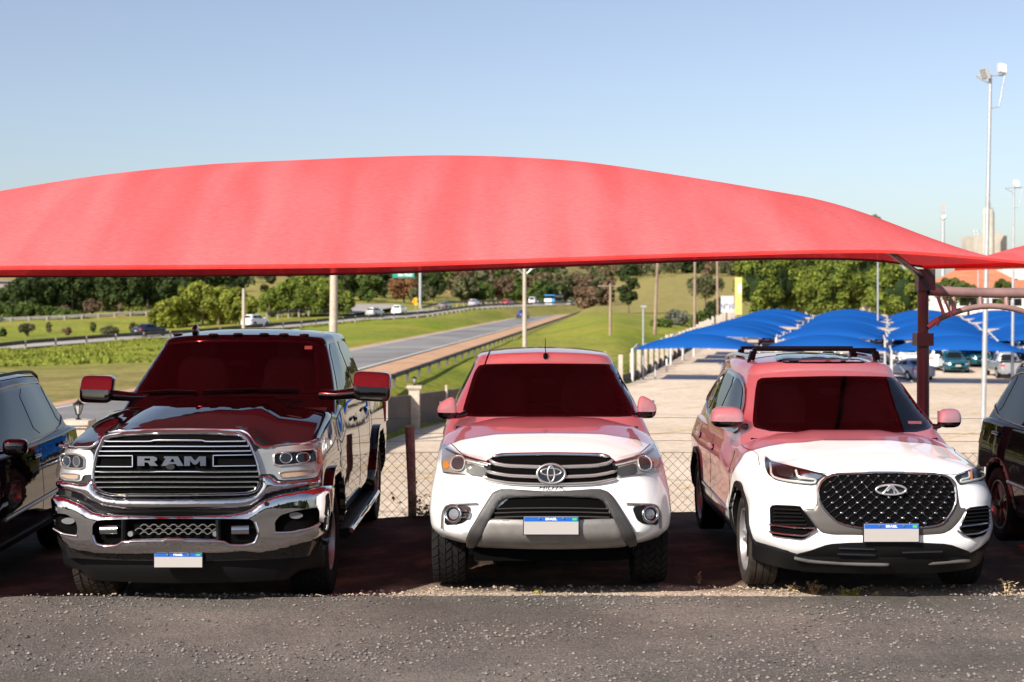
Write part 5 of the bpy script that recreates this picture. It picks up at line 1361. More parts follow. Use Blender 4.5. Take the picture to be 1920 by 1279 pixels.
    # second red canopy beyond on the right
    r3 = empty('shade_canopy', (6.6, 19, 0), 'pale red peaked canopy, only its corner showing at the right edge', 'canopy')
    mb = MB(); n_ = 24
    for i in range(n_+1):
        for j in range(n_+1):
            s = i/n_; t = j/n_
            X = lerp(lerp(5.75, 7.0, t), 12.8, s); Y = lerp(18.4, 22.5, t)
            zb = lerp(2.72, 2.75, s)-.1*math.sin(math.pi*s)*0
            D = .62*math.sin(math.pi*min(1, s*.98+.01))**.9*math.sin(math.pi*min(1, t*.98+.01))**.7
            mb.v.append((X, Y, zb+D))
    for i in range(n_):
        for j in range(n_): mb.f.append((i*(n_+1)+j, (i+1)*(n_+1)+j, (i+1)*(n_+1)+j+1, i*(n_+1)+j+1)); mb.m.append(0)
    mb.build('cloth', M_red, r3, smooth=180, off=r3.location)
    mb = MB(); mb.tube([(9.1, 20.3, -3), (9.1, 20.3, 3.0)], .07, 14); mb.build('column', M_redsteel, r3, off=r3.location)
# ------------------------------------------------------------------ chain-link fence at the edge of the dirt
def build_fence():
    r = empty('chain_link_fence', (0, 15.5, 0), 'rusty chain-link fence behind the parked vehicles at the dirt edge', 'fence')
    Y = 15.42; zt = HC-(848-YH)/FPX*Y; zb = -1.0
    M_wire = simple('wire', (.22, .20, .18), .5, .6)
    mb = MB(); d = .105; x0, x1 = -3.0, 6.5
    H = zt-zb; n = int((x1-x0)/d)
    for k in range(-int(H/d)-1, n+1):
        for s in (1, -1):
            a = Vector((x0+k*d, Y, zb)); xa, xb = x0+k*d, x0+k*d+H
            if s < 0: xa, xb = xb, xa
            # zigzag strand as a straight wire, clipped
            p0 = Vector((xa, Y+.004*s, zb)); p1 = Vector((xb, Y+.004*s, zt))
            t0, t1 = 0, 1
            dx = p1.x-p0.x
            for lim, side in ((x0, 1), (x1, -1)):
                f0 = (p0.x-lim)*side; f1 = (p1.x-lim)*side
                if f0 < 0 and f1 < 0: t0 = 2
                elif f0 < 0: t0 = max(t0, f0/(f0-f1))
                elif f1 < 0: t1 = min(t1, f0/(f0-f1))
            if t0 < t1: mb.tube([p0.lerp(p1, t0), p0.lerp(p1, t1)], .0024, 3, cap=False)
    mb.build('wire_mesh', M_wire, r, smooth=0, off=r.location, fixn=False)
    for z in (zt, HC-(812-YH)/FPX*Y, HC-(783-YH)/FPX*Y, HC-(826-YH)/FPX*Y):
        mb = MB(); mb.tube([(lerp(x0, x1, i/40), Y, z-.012*math.sin(math.pi*((i/40*4) % 1))) for i in range(41)], .0022, 4, cap=False); mb.build('wire', M_wire, r, smooth=0, off=r.location, fixn=False)
    M_wood = noise_mix('weathered_post', [(.3, (.26, .20, .15)), (.55, (.5, .43, .35)), (.75, (.75, .7, .62))], 5, .9, .6, 40, .01)[0]
    for px, top, w_, lean in ((771, 800, .055, .02), (1835, 700, .04, 0)):
        X = (px-CXP)/FPX*Y; z = HC-(top-YH)/FPX*Y
        if px == 1835: continue
        mb = MB(); mb.tube([(X+lean, Y+.05, zb), (X+lean*.3, Y+.05, lerp(zb, z, .6)), (X-lean, Y+.05, z)], [w_*.9, w_*.85, w_], 9); p = mb.build('post', M_wood, r, smooth=30, off=r.location)
def weed(loc, h, n, seed, label, mat, spread=.5, w=.012, name='dry_weed', cat='weed', group=None):
    rg = random.Random(seed); mb = MB()
    for k in range(n):
        a = rg.uniform(0, 6.28); l = h*rg.uniform(.5, 1); d = Vector((math.cos(a)*spread*rg.uniform(.2, 1), math.sin(a)*spread*.6, 1)).normalized()
        pts = [Vector((rg.uniform(-.02, .02), rg.uniform(-.02, .02), 0))]
        for i in range(1, 5): pts.append(pts[-1]+(d+Vector((d.x, d.y, -.3))*.25*i).normalized()*l/4)
        mb.tube(pts, [.003, .0025, .002, .0015, .001], 4, cap=False)
        for i in range(1, 5):
            for q in range(3):
                c_ = pts[i]; b1 = rg.uniform(0, 6.28); v = Vector((math.cos(b1), math.sin(b1), rg.uniform(-.4, .8))).normalized(); s_ = v.cross(Vector((0, 0, 1))).normalized()
                L_ = w*rg.uniform(1, 2.4); mb.add([c_, c_+v*L_*.5+s_*L_*.28, c_+v*L_, c_+v*L_*.5-s_*L_*.28], [(0, 1, 2, 3)])
    o = mb.build(name, mat, None, smooth=0, fixn=False); o.location = loc; tag(o, label, cat, group); return o
def build_weeds():
    dry = simple('dry_leaf', (.32, .20, .10), .8); yel = simple('yellowish_leaf', (.42, .36, .08), .8); grn = simple('green_blade', (.14, .20, .04), .7)
    pale = simple('straw', (.55, .42, .25), .8)
    def P(px, py): Y = HC*FPX/(py-YH); return ((px-CXP)/FPX*Y, Y+.02, -.02)
    weed(P(1526, 1110), .10, 9, 1, 'brown curled weed standing at the asphalt edge before the white SUV', dry, .4, .022)
    weed(P(1488, 1105), .06, 9, 2, 'straw-coloured tuft just left of the brown curled weed', pale, .9, .018)
    weed(P(1588, 1112), .045, 8, 3, 'small yellow weed right of the brown curled weed', yel, .9, .016)
    weed(P(1606, 1112), .05, 6, 4, 'upright yellow-green sprig under the SUV licence plate', yel, .4, .018)
    weed(P(1645, 1115), .035, 8, 5, 'low straw tuft right of the yellow-green sprig', pale, 1.0, .016)
    weed(P(1891, 1112), .13, 6, 6, 'thin dry stalk at the asphalt edge near the right photo edge', pale, .25, .02)
    weed(P(1311, 1090), .09, 4, 8, 'lone bent dry stalk between the white pickup and white SUV', dry, .5, .014)
    weed(P(1008, 1110), .035, 8, 9, 'yellow-green weed at the asphalt edge before the white pickup', yel, 1, .014)
    for i, (x, y, h, sd) in enumerate(((-1.02, 15.3, .62, 11), (-.92, 15.32, .40, 12), (-.86, 15.3, .5, 13))):
        weed((x, y, -.3), h, 16, sd, ('tall green grass blades right beside the wooden fence post', 'straw-coloured grass between the two green tufts at the fence', 'green grass tuft nearest the middle pickup at the fence')[i], (grn, pale, grn)[i], .35, .03, 'grass_tuft', 'grass', 'grass beside the fence post')
# ================================================================== terrain, lot, highway
LOTD = Vector((.22, 1, 0)).normalized(); LOTP = Vector((LOTD.y, -LOTD.x, 0))
def lot_z(X, Y):
    return -3.2+max(0, Y-100)*.018
def wall_x(Y):
    # X of the lot's left boundary
    return interp([(20, -11.6), (31, -9.45), (60, -4.2), (93, 7.6), (147, 19.3), (300, 52)], Y)
def hwy_x(Y): return -7.3+(Y-72)*.0742        # right edge of the near carriageway
HZ = -1.5
def hwy_w(Y): return 6.6
PROF = {-260: [(16, -2.6), (49, -1.6), (80, -1.7), (110, -2.1), (150, -2.9), (190, -2.3), (230, -1.5), (300, 1), (500, 10), (900, 22), (1500, 40)],
        0: [(16, -2.6), (49, -1.6), (80, -1.75), (110, -2.1), (150, -2.9), (190, -2.35), (230, -1.45), (262, -1.4), (300, 1), (500, 12), (900, 26), (1500, 45)],
        280: [(16, -2.8), (49, -1.6), (80, -1.6), (110, -1.75), (165, -2.2), (200, -2.2), (240, -.9), (300, 1), (500, 10), (900, 28), (1500, 50)],
        500: [(16, -3.0), (50, -2.6), (62, -2.0), (80, -1.6), (110, -1.55), (185, -1.45), (215, -1.3), (250, -.3), (300, 1), (500, 10), (900, 28), (1500, 50)],
        730: [(16, -3.2), (58, -3.2), (75, -2.2), (90, -1.65), (130, -1.55), (218, -.55), (260, -.1), (330, 1.5), (500, 9), (900, 30), (1500, 54)],
        890: [(16, -3.2), (62, -3.2), (80, -2.3), (100, -1.7), (150, -1.6), (280, .35), (330, 1.0), (450, 4), (700, 20), (1000, 36), (1500, 58)],
        1010: [(16, -3.2), (66, -3.2), (88, -2.0), (130, -1.6), (250, -1.3), (370, .6), (430, 1.5), (560, 6), (800, 25), (1100, 42), (1500, 60)],
        1150: [(16, -3.2), (86, -3.2), (105, -1.6), (150, -.5), (200, .3), (250, -.9), (330, -1.2), (420, .5), (600, 5), (800, 13), (1100, 32), (1500, 50)],
        1250: [(16, -3.2), (112, -3.1), (140, -1.6), (190, -.55), (230, -2.0), (330, -1.4), (420, .6), (560, 6), (700, 11), (900, 20), (1100, 32), (1500, 50)],
        1380: [(16, -3.2), (160, -2.4), (240, -1.2), (400, .3), (560, 6), (700, 11), (900, 20), (1100, 32), (1500, 46)],
        1600: [(16, -3.2), (160, -2.4), (260, -.6), (400, 2), (900, 10), (1500, 20)],
        2200: [(16, -3.2), (160, -2.4), (260, -.6), (400, 2), (900, 6), (1500, 10)]}
PK = sorted(PROF)
def terrain_raw(X, Y):
    px = CXP+X/Y*FPX
    px = max(PK[0], min(PK[-1]-1e-6, px))
    for a, b in zip(PK, PK[1:]):
        if px <= b: break
    t = (px-a)/(b-a); t = t*t*(3-2*t)
    return lerp(interp(PROF[a], Y), interp(PROF[b], Y), t)
def car2_pts():
    # centre line of the far carriageway: pixel, distance, height
    return [at(-140, 664, 140), at(0, 650, 150), at(160, 638, 160), at(300, 630, 170), at(400, 621, 178), at(498, 613, 188), at(610, 602, 205), at(740, 593, 226), at(837, 580, 270), at(890, 576.5, 290), at(1010, 571.5, 380), at(1090, 569, 500)]
C2 = car2_pts()
def c2_near(X, Y):
    best = None
    for a, b in zip(C2, C2[1:]):
        d = (b-a); d2 = Vector((d.x, d.y)); p = Vector((X-a.x, Y-a.y)); t = max(0, min(1, p.dot(d2)/d2.length_squared))
        q = (p-d2*t).length
        if best is None or q < best[0]: best = (q, a.z+d.z*t)
    return best
def terrain(X, Y):
    z = terrain_raw(X, Y)
    e = (hwy_x(Y)-hwy_w(Y)/2); d = abs(X-e)-hwy_w(Y)/2-1.6
    if 20 < Y < 640:
        k = 1-sst(0, 5, d); z = lerp(z, HZ-.10-.0*Y, k)
    q, zc = c2_near(X, Y)
    z = lerp(z, zc-.14, 1-sst(5, 12, q))
    dl = X-wall_x(Y)
    if Y < 300: z = lerp(z, min(z, lot_z(X, Y)-.35), sst(-.5, .3, dl))
    return z
def ribbon(name, cl, hw, mat, dz=.0, label=None):
    """road ribbon: cl list of Vector centre points, hw list or float of half widths"""
    mb = MB(); N = len(cl)
    for i, p in enumerate(cl):
        d = cl[min(i+1, N-1)]-cl[max(i-1, 0)]; n_ = Vector((d.y, -d.x, 0)).normalized()
        w0, w1 = hw if isinstance(hw, tuple) else (hw, hw)
        for k in range(5): q = p+n_*lerp(-w0, w1, k/4); mb.v.append((q.x, q.y, q.z+dz))
    for i in range(N-1):
        for k in range(4): mb.f.append((i*5+k, i*5+k+1, (i+1)*5+k+1, (i+1)*5+k)); mb.m.append(0)
    return tag(mb.build(name, mat, None, smooth=60), kind='structure')
def dens(pts, st):
    out = []
    for a, b in zip(pts, pts[1:]):
        k = max(1, int((b-a).length/st)); out += [a.lerp(b, i/k) for i in range(k)]
    return out+[pts[-1]]
def guard_rail(name, pts, label, h=.75, step=4, mat=None, pr=.07, band=.32):
    r = empty(name, pts[0], label, 'guard rail'); o = pts[0]
    mb = MB(); P = pts
    vs = []; prof = [(0, h), (.05, h-band*.22), (0, h-band*.5), (.05, h-band*.78), (0, h-band), (-.03, h-band), (-.03, h)]
    for i, p in enumerate(P):
        d = P[min(i+1, len(P)-1)]-P[max(i-1, 0)]; n_ = Vector((d.y, -d.x, 0)).normalized()
        for a, z in prof: vs.append(p+n_*a+Vector((0, 0, z)))
    m = len(prof)
    mb.add(vs, [(i*m+j, i*m+(j+1) % m, (i+1)*m+(j+1) % m, (i+1)*m+j) for i in range(len(P)-1) for j in range(m)])
    mb.build('rail', mat or M_steel, r, smooth=0, off=o)
    mb = MB(); acc = 0; last = None; cnt = 0
    post = None
    for a, b in zip(P, P[1:]):
        L = (b-a).length; t = (step-acc) if acc else 0
        while t < L:
            q = a.lerp(b, t/L)
            if post is None:
                mb = MB(); mb.box((-pr, -pr, -.5), (pr, pr, h-.02)); post = mb.build('post', M_rail_post, r, smooth=0); w_ = post
            else:
                w_ = post.copy(); COL.objects.link(w_)
            w_.location = q-o; w_.material_slots[0].link = 'OBJECT'; w_.material_slots[0].material = M_darksteel if pr < .1 else M_rail_post; cnt += 1; t += step
            if cnt > 98: break
        acc = (acc+L) % step
        if cnt > 98: break
    return r
M_rail_post = simple('rail_post', (.30, .26, .22), .8)
M_darksteel = simple('weathered_rail', (.10, .085, .08), .7, .2, var=.3, vscale=1)
def grass_mat():
    m, n, l, b, mx, bp = noise_mix('grass_field', [(.28, (.115, .165, .014)), (.45, (.185, .235, .018)), (.57, (.26, .27, .030)), (.72, (.30, .22, .055))], .055, .95, 1.0, 2.4, .25)
    b.inputs['Specular IOR Level'].default_value = .1
    tc = n['Texture Coordinate']
    t = n.new('ShaderNodeTexNoise'); t.inputs['Scale'].default_value = .016; t.inputs['Detail'].default_value = 4; t.inputs['Roughness'].default_value = .6; l.new(tc.outputs['Object'], t.inputs['Vector'])
    r = n.new('ShaderNodeMapRange'); r.inputs['From Min'].default_value = .40; r.inputs['From Max'].default_value = .62; l.new(t.outputs['Fac'], r.inputs['Value'])
    sp = n.new('ShaderNodeSeparateXYZ'); l.new(tc.outputs['Object'], sp.inputs[0])
    r2 = n.new('ShaderNodeMapRange'); r2.inputs['From Min'].default_value = 200; r2.inputs['From Max'].default_value = 420; r2.inputs['To Max'].default_value = .75; l.new(sp.outputs['Y'], r2.inputs['Value'])
    r3 = n.new('ShaderNodeMapRange'); r3.inputs['From Min'].default_value = 100; r3.inputs['From Max'].default_value = 70; r3.inputs['To Max'].default_value = .85; l.new(sp.outputs['Y'], r3.inputs['Value'])
    r5 = n.new('ShaderNodeMapRange'); r5.inputs['From Min'].default_value = -9; r5.inputs['From Max'].default_value = -13; l.new(sp.outputs['X'], r5.inputs['Value'])
    m5 = n.new('ShaderNodeMath'); m5.operation = 'MULTIPLY'; l.new(r3.outputs[0], m5.inputs[0]); l.new(r5.outputs[0], m5.inputs[1])
    ad = n.new('ShaderNodeMath'); ad.operation = 'MAXIMUM'; l.new(r2.outputs[0], ad.inputs[0]); l.new(m5.outputs[0], ad.inputs[1])
    a2 = n.new('ShaderNodeMath'); a2.operation = 'MULTIPLY_ADD'; a2.use_clamp = True; l.new(r.outputs[0], a2.inputs[0]); a2.inputs[1].default_value = .35; l.new(ad.outputs[0], a2.inputs[2])
    m3 = n.new('ShaderNodeMixRGB'); l.new(a2.outputs[0], m3.inputs[0]); l.new(mx.outputs[0], m3.inputs[1]); 
    dull = n.new('ShaderNodeVectorMath'); dull.operation = 'SCALE'; dull.inputs[0].default_value = (.28, .225, .085)
    dr = n.new('ShaderNodeMapRange'); dr.inputs['From Min'].default_value = .3; dr.inputs['From Max'].default_value = .7; dr.inputs['To Min'].default_value = .75; dr.inputs['To Max'].default_value = 1.25
    t4 = n.new('ShaderNodeTexNoise'); t4.inputs['Scale'].default_value = .3; t4.inputs['Detail'].default_value = 8; l.new(tc.outputs['Object'], t4.inputs['Vector']); l.new(t4.outputs['Fac'], dr.inputs['Value']); l.new(dr.outputs[0], dull.inputs['Scale'])
    l.new(dull.outputs[0], m3.inputs[2])
    t6 = n.new('ShaderNodeTexNoise'); t6.inputs['Scale'].default_value = .16; t6.inputs['Detail'].default_value = 7; t6.inputs['Roughness'].default_value = .75; l.new(tc.outputs['Object'], t6.inputs['Vector'])
    r6 = n.new('ShaderNodeMapRange'); r6.inputs['From Min'].default_value = .50; r6.inputs['From Max'].default_value = .66; r6.inputs['To Max'].default_value = .65; l.new(t6.outputs['Fac'], r6.inputs['Value'])
    m6 = n.new('ShaderNodeMixRGB'); l.new(r6.outputs[0], m6.inputs[0]); l.new(m3.outputs[0], m6.inputs[1]); m6.inputs[2].default_value = (.20, .17, .05, 1)
    t7 = n.new('ShaderNodeTexNoise'); t7.inputs['Scale'].default_value = .9; t7.inputs['Detail'].default_value = 6; t7.inputs['Roughness'].default_value = .8; l.new(tc.outputs['Object'], t7.inputs['Vector'])
    r7 = n.new('ShaderNodeMapRange'); r7.inputs['From Min'].default_value = .3; r7.inputs['From Max'].default_value = .7; r7.inputs['To Min'].default_value = .62; r7.inputs['To Max'].default_value = 1.3; l.new(t7.outputs['Fac'], r7.inputs['Value'])
    s7 = n.new('ShaderNodeVectorMath'); s7.operation = 'SCALE'; l.new(m6.outputs[0], s7.inputs[0]); l.new(r7.outputs[0], s7.inputs['Scale']); l.new(s7.outputs[0], b.inputs['Base Color'])
    return m
def build_terrain():
    mb = MB(); ys = []
    y = 15.2
    while y < 2600: ys.append(y); y *= 1.028 if y < 600 else 1.08
    pxs = list(range(-1500, 3500, 14)); n = len(pxs)
    for Y in ys:
        for px in pxs:
            X = (px-CXP)/FPX*Y
            z = terrain(X, Y) if Y > 17.5 else lerp(-.06, terrain(X, 17.5), sst(15.3, 18.5, Y))
            if Y < 19: z = lerp(-.10, -3.55 if X > wall_x(20) else -2.7, sst(15.38, 18.6, Y))
            if Y > 40: z += .10*noise.noise(Vector((X*.12, Y*.12, 0)))*min(1, max(0, (Y-40)/60))
            mb.v.append((X, Y, z))
    for j in range(len(ys)-1):
        for i in range(n-1): mb.f.append((j*n+i, j*n+i+1, (j+1)*n+i+1, (j+1)*n+i)); mb.m.append(0)
    tag(mb.build('grassy_terrain', grass_mat(), None, smooth=60, fixn=False), kind='structure')
    # land all around and behind the camera, out to the horizon
    mb = MB(); 
    R = 5200; mb.add([(-R, -R, -3.9), (R, -R, -3.9), (R, R, -3.9), (-R, R, -3.9)], [(0, 1, 2, 3)]); tag(mb.build('distant_land', simple('distant_land', (.12, .13, .05), .95), None, smooth=0), kind='structure')
def build_lot():
    M_conc = noise_mix('sandy_concrete', [(.3, (.44, .345, .25)), (.5, (.54, .43, .325)), (.7, (.60, .50, .395))], .12, .9, .25, 3, .02)[0]
    mb = MB(); ys = [17.6, 20, 24, 30, 38, 48, 60, 75, 93, 110, 130, 150, 180, 215, 255, 300]; K = 30
    for Y in ys:
        xl = wall_x(Y)+.25; xr = Y*.62+30
        for k in range(K+1): X = lerp(xl, xr, k/K); mb.v.append((X, Y, lot_z(X, Y)+(lerp(0, 0, 0))))
    for j in range(len(ys)-1):
        for k in range(K): mb.f.append((j*(K+1)+k, j*(K+1)+k+1, (j+1)*(K+1)+k+1, (j+1)*(K+1)+k)); mb.m.append(0)
    tag(mb.build('parking_lot', M_conc, None, smooth=60), kind='structure')
    # expansion joints / faded yellow bay lines
    My = noise_mix('faded_yellow', [(.35, (.58, .46, .34)), (.55, (.72, .50, .16)), (.8, (.68, .48, .10))], 2.5, .9, .1, 9, .01)[0]
    O = Vector((7.9, 93.5, 0))
    def lines(rows, span, gap=2.75, ln=4.6, ph=0):
        mb = MB()
        for v in rows:
            for k in range(*span):
                p = O+LOTD*v+LOTP*(k*gap+ph)
                if p.x < wall_x(p.y)+1: continue
                d = (LOTD+LOTP*.45).normalized(); a = p; b = p+d*ln; s = Vector((d.y, -d.x, 0))*.07
                vs = []
                for q in (a-s, a+s, b+s, b-s): vs.append((q.x, q.y, lot_z(q.x, q.y)+.012))
                mb.add(vs, [(0, 1, 2, 3)])
        return mb
    mb = MB()
    for v, sp in ((-8, (0, 15)), (-36, (-4, 9)), (-52, (-5, 7)), (10, (0, 18)), (-22, (-2, 12))): m2 = lines([v], sp); mb.add(m2.v, m2.f)
    # one mesh of painted markings belongs to the lot surface
    tag(mb.build('bay_markings', My, None, smooth=0), kind='structure')
    mb = MB()
    Mj = simple('joint', (.16, .13, .10), .9)
    for v in (-66, -58, -50, -44, -34, -26, -18): 
        p = O+LOTD*v; a = p+LOTP*-14; b = p+LOTP*60; 
        if v < -20: a = p+LOTP*-8
        vs = []
        pts = [a.lerp(b, i/24) for i in range(25)]; pts = [q for q in pts if q.x > wall_x(q.y)+.5 and q.y > 18]
        for q0, q1 in zip(pts, pts[1:]):
            w_ = LOTD*.022
            mb.add([(t.x, t.y, lot_z(t.x, t.y)+.009) for t in (q0-w_, q1-w_, q1+w_, q0+w_)], [(0, 1, 2, 3)])
    tag(mb.build('concrete_joints', Mj, None, smooth=0), kind='structure')
def build_highway():
    M_road = noise_mix('worn_asphalt', [(.3, (.12, .115, .115)), (.5, (.19, .18, .175)), (.7, (.27, .26, .25))], .12, .9, .2, 6, .01)[0]
    M_road2 = noise_mix('pale_road', [(.3, (.26, .235, .21)), (.6, (.34, .31, .28))], .1, .9, .2, 5, .01)[0]
    M_sh = noise_mix('earth_shoulder', [(.3, (.36, .20, .11)), (.6, (.46, .28, .17))], .3, .95, .4, 3, .03)[0]
    cl = [Vector((hwy_x(Y)-hwy_w(Y)/2, Y, HZ)) for Y in [16, 20, 26, 32, 40, 50, 62, 76, 92, 110, 130, 155, 185, 220, 260, 310, 370, 440, 520, 620]]
    cl = dens(cl, 12)
    # shoulder slightly below the asphalt
    ribbon('road_shoulder', cl, (4.6, 4.6), M_sh, -.02); ribbon('highway', cl, (3.7, 2.35), M_road, .02)
    # painted edge lines and lane line
    Mw = simple('road_white', (.55, .53, .50), .7)
    mb = MB()
    for off in (-3.35, 2.1):
        pts = []
        for i, p in enumerate(cl):
            d = cl[min(i+1, len(cl)-1)]-cl[max(i-1, 0)]; n_ = Vector((d.y, -d.x, 0)).normalized(); pts.append((p+n_*(off-.09), p+n_*(off+.09)))
        for (a, b), (c, d) in zip(pts, pts[1:]): mb.add([a+Vector((0, 0, .026)), b+Vector((0, 0, .026)), d+Vector((0, 0, .026)), c+Vector((0, 0, .026))], [(0, 1, 2, 3)])
    tag(mb.build('road_markings', Mw, None, smooth=0), kind='structure')
    p2 = dens([p+Vector((0, 0, 0)) for p in C2], 6); ribbon('far_carriageway', p2, 4.3, M_road2, .03)
    # slip road joining from the left, seen broad and pale
    sr = dens([at(600, 592, 230), at(660, 583, 250), at(700, 577.5, 270), at(690, 573.5, 300), at(640, 572, 330), at(560, 571.5, 350)], 6)
    ribbon('slip_road', [p+Vector((0, 0, .3)) for p in sr], 5.5, M_road2, .02)
    # upper road behind the left bank
    ur = dens([at(-160, 612, 225), at(0, 607, 232), at(140, 601, 240), at(280, 593, 250)], 6)
    ribbon('upper_road', [p+Vector((0, 0, .1)) for p in ur], 3, M_road2, .05)
    # guard rails
    gp = dens([Vector((hwy_x(Y)+2.6, Y, HZ-.1)) for Y in (40, 60, 80, 110, 150, 200, 270, 360, 480, 600)], 8)
    guard_rail('guard_rail', gp[::1], 'dark crash barrier along the near side of the empty highway', .52, 4.0, M_darksteel, .07, .22)
    g2 = []
    for p, q in zip(C2, C2[1:]+[C2[-1]+(C2[-1]-C2[-2])]):
        d = (q-p); n_ = Vector((d.y, -d.x, 0)).normalized(); g2.append(p+n_*5.2)
    guard_rail('guard_rail', dens(g2, 6), 'long dark crash barrier in front of the far carriageway with cars', .85, 4.2, M_darksteel, .10, .42)
    g3 = [at(-120, 612, 222), at(0, 606.5, 229), at(140, 600.5, 237), at(285, 592, 247)]
    guard_rail('guard_rail', dens(g3, 6), 'pale barrier along the upper road above the yellow-green bank', .9, 3.0, simple('pale_rail', (.50, .45, .40), .8), .12, .5)
    g4 = [at(500, 596, 215), at(600, 584, 235), at(640, 578, 260)]
    guard_rail('guard_rail', dens(g4, 6), 'short dark barrier at the mouth of the slip road', .8, 4, M_darksteel, .10, .42)
    g5 = [at(790, 583, 262), at(830, 573, 285), at(900, 569.5, 320), at(960, 567, 360)]
    guard_rail('guard_rail', dens(g5, 8), 'thin barrier behind the grey cars below the orange sign', .8, 6, M_darksteel, .10, .42)
# ------------------------------------------------------------------ vegetation
def leaf_mat(name, c1, c2, tr=.3):
    m, n, l, b = nmat(name); b.inputs['Roughness'].default_value = .75; b.inputs['Specular IOR Level'].default_value = .25
    g = n.new('ShaderNodeNewGeometry'); cr = n.new('ShaderNodeMixRGB'); cr.inputs[1].default_value = (*c1, 1); cr.inputs[2].default_value = (*c2, 1)
    l.new(g.outputs['Random Per Island'], cr.inputs[0])
    tc = n.new('ShaderNodeTexCoord'); t = n.new('ShaderNodeTexNoise'); t.inputs['Scale'].default_value = .45; t.inputs['Detail'].default_value = 2; l.new(tc.outputs['Object'], t.inputs['Vector'])
    mr = n.new('ShaderNodeMapRange'); mr.inputs['From Min'].default_value = .35; mr.inputs['From Max'].default_value = .65; mr.inputs['To Min'].default_value = .75; mr.inputs['To Max'].default_value = 1.3; l.new(t.outputs['Fac'], mr.inputs['Value'])
    sc = n.new('ShaderNodeVectorMath'); sc.operation = 'SCALE'; l.new(cr.outputs[0], sc.inputs[0]); l.new(mr.outputs[0], sc.inputs['Scale'])
    l.new(sc.outputs[0], b.inputs['Base Color'])
    tl = n.new('ShaderNodeBsdfTranslucent'); l.new(sc.outputs[0], tl.inputs[0]); mx = n.new('ShaderNodeMixShader'); mx.inputs[0].default_value = tr
    l.new(b.outputs[0], mx.inputs[1]); l.new(tl.outputs[0], mx.inputs[2]); l.new(mx.outputs[0], n['Material Output'].inputs['Surface'])
    return m
ML = dict(dark=leaf_mat('foliage_dark', (.022, .040, .012), (.060, .085, .020)), mid=leaf_mat('foliage_mid', (.05, .085, .018), (.11, .15, .03)),
          bright=leaf_mat('foliage_bright', (.085, .13, .018), (.20, .235, .035)), olive=leaf_mat('foliage_olive', (.07, .08, .035), (.14, .14, .065)),
          brown=leaf_mat('foliage_brown', (.13, .085, .05), (.20, .13, .08)), red=leaf_mat('foliage_red', (.15, .075, .035), (.25, .12, .05)), grey=leaf_mat('foliage_grey', (.12, .13, .10), (.22, .22, .16)),
          yel=leaf_mat('foliage_yellow', (.13, .16, .018), (.28, .29, .045)))
M_core = simple('crown_shade', (.018, .030, .010), .95, spec=.1)  # dark core that stands in for shade in the gaps between leaves
ML['broad'] = leaf_mat('foliage_broad', (.06, .095, .012), (.175, .20, .028), .2)
M_bark = simple('bark', (.13, .09, .065), .9, bump=.5, bscale=8, var=.3)
def crown_mb(mb, c, R, rz, nb, nl, leaf, rg, fill=.85, lobes=None, big=False):
    """leaves in clumps on many small blobs spread through an ellipsoid"""
    c = Vector(c); blobs = []
    for k in range(nb):
        while True:
            p = Vector((rg.uniform(-1, 1), rg.uniform(-1, 1), rg.uniform(-1, 1)))
            if p.length < 1: break
        p = p*(.35+.65*p.length**.3)/max(p.length, .3)*min(1, p.length+.25)
        if big: p = p.normalized()*rg.uniform(.72, .98)
        blobs.append((c+Vector((p.x*R*fill, p.y*R*fill, p.z*rz*fill)), R*(rg.uniform(.15, .27) if big else rg.uniform(.20, .36))))
    per = nl//nb
    for bc, br in blobs:
        for k in range(per):
            d = Vector((rg.gauss(0, 1), rg.gauss(0, 1), rg.gauss(0, 1))).normalized()
            if d.z < -.4 and rg.random() < .6: d.z *= -1
            p = bc+d*br*rg.uniform(.65, 1.08)
            nrm = (d+Vector((rg.gauss(0, .45), rg.gauss(0, .45), rg.gauss(0, .45)))).normalized()
            a = nrm.cross(Vector((rg.uniform(-1, 1), rg.uniform(-1, 1), rg.uniform(-1, 1)))).normalized(); b = nrm.cross(a)
            s = leaf*rg.uniform(.6, 1.25)
            mb.add([p-a*s, p-b*s*.6+nrm*s*.15, p+a*s, p+b*s*.6+nrm*s*.15], [(0, 1, 2, 3)])
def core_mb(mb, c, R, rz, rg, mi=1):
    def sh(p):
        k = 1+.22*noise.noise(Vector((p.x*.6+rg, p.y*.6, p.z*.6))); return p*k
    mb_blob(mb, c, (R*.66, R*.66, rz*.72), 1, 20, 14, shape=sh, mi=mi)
def make_tree(name, loc, H, R, kind, nb=36, nl=3000, leaf=.35, seed=1, label=None, group=None, trunkh=.28, cat='tree', flat=1.0, trunk=True, tr=.18):
    rg = random.Random(seed)
    e = empty(name, loc, label, cat, group)
    mb = MB(); cz = H*(1-(1-trunkh)/2); rz = H*(1-trunkh)/2*flat
    crown_mb(mb, (0, 0, cz), R, rz, nb, nl, leaf, rg, big=nl > 8000)
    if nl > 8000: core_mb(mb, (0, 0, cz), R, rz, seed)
    mb.build('crown', [ML[kind], M_core], e, smooth=0, fixn=False)
    if trunk:
        mb = MB(); mb.tube([(0, 0, -1), (.1, 0, H*trunkh*.6), (0, .1, H*trunkh*1.1), (.05, 0, cz)], [tr*1.5, tr*1.1, tr, tr*.4], 8)
        for k in range(5):
            a = 2*math.pi*k/5+rg.random(); mb.tube([(0, 0, H*trunkh*rg.uniform(.8, 1.1)), (math.cos(a)*R*.35, math.sin(a)*R*.35, cz), (math.cos(a)*R*.65, math.sin(a)*R*.65, cz+rz*.3)], [tr*.6, tr*.4, tr*.12], 6)
        mb.build('trunk', M_bark, e, smooth=60, fixn=False)
    return e
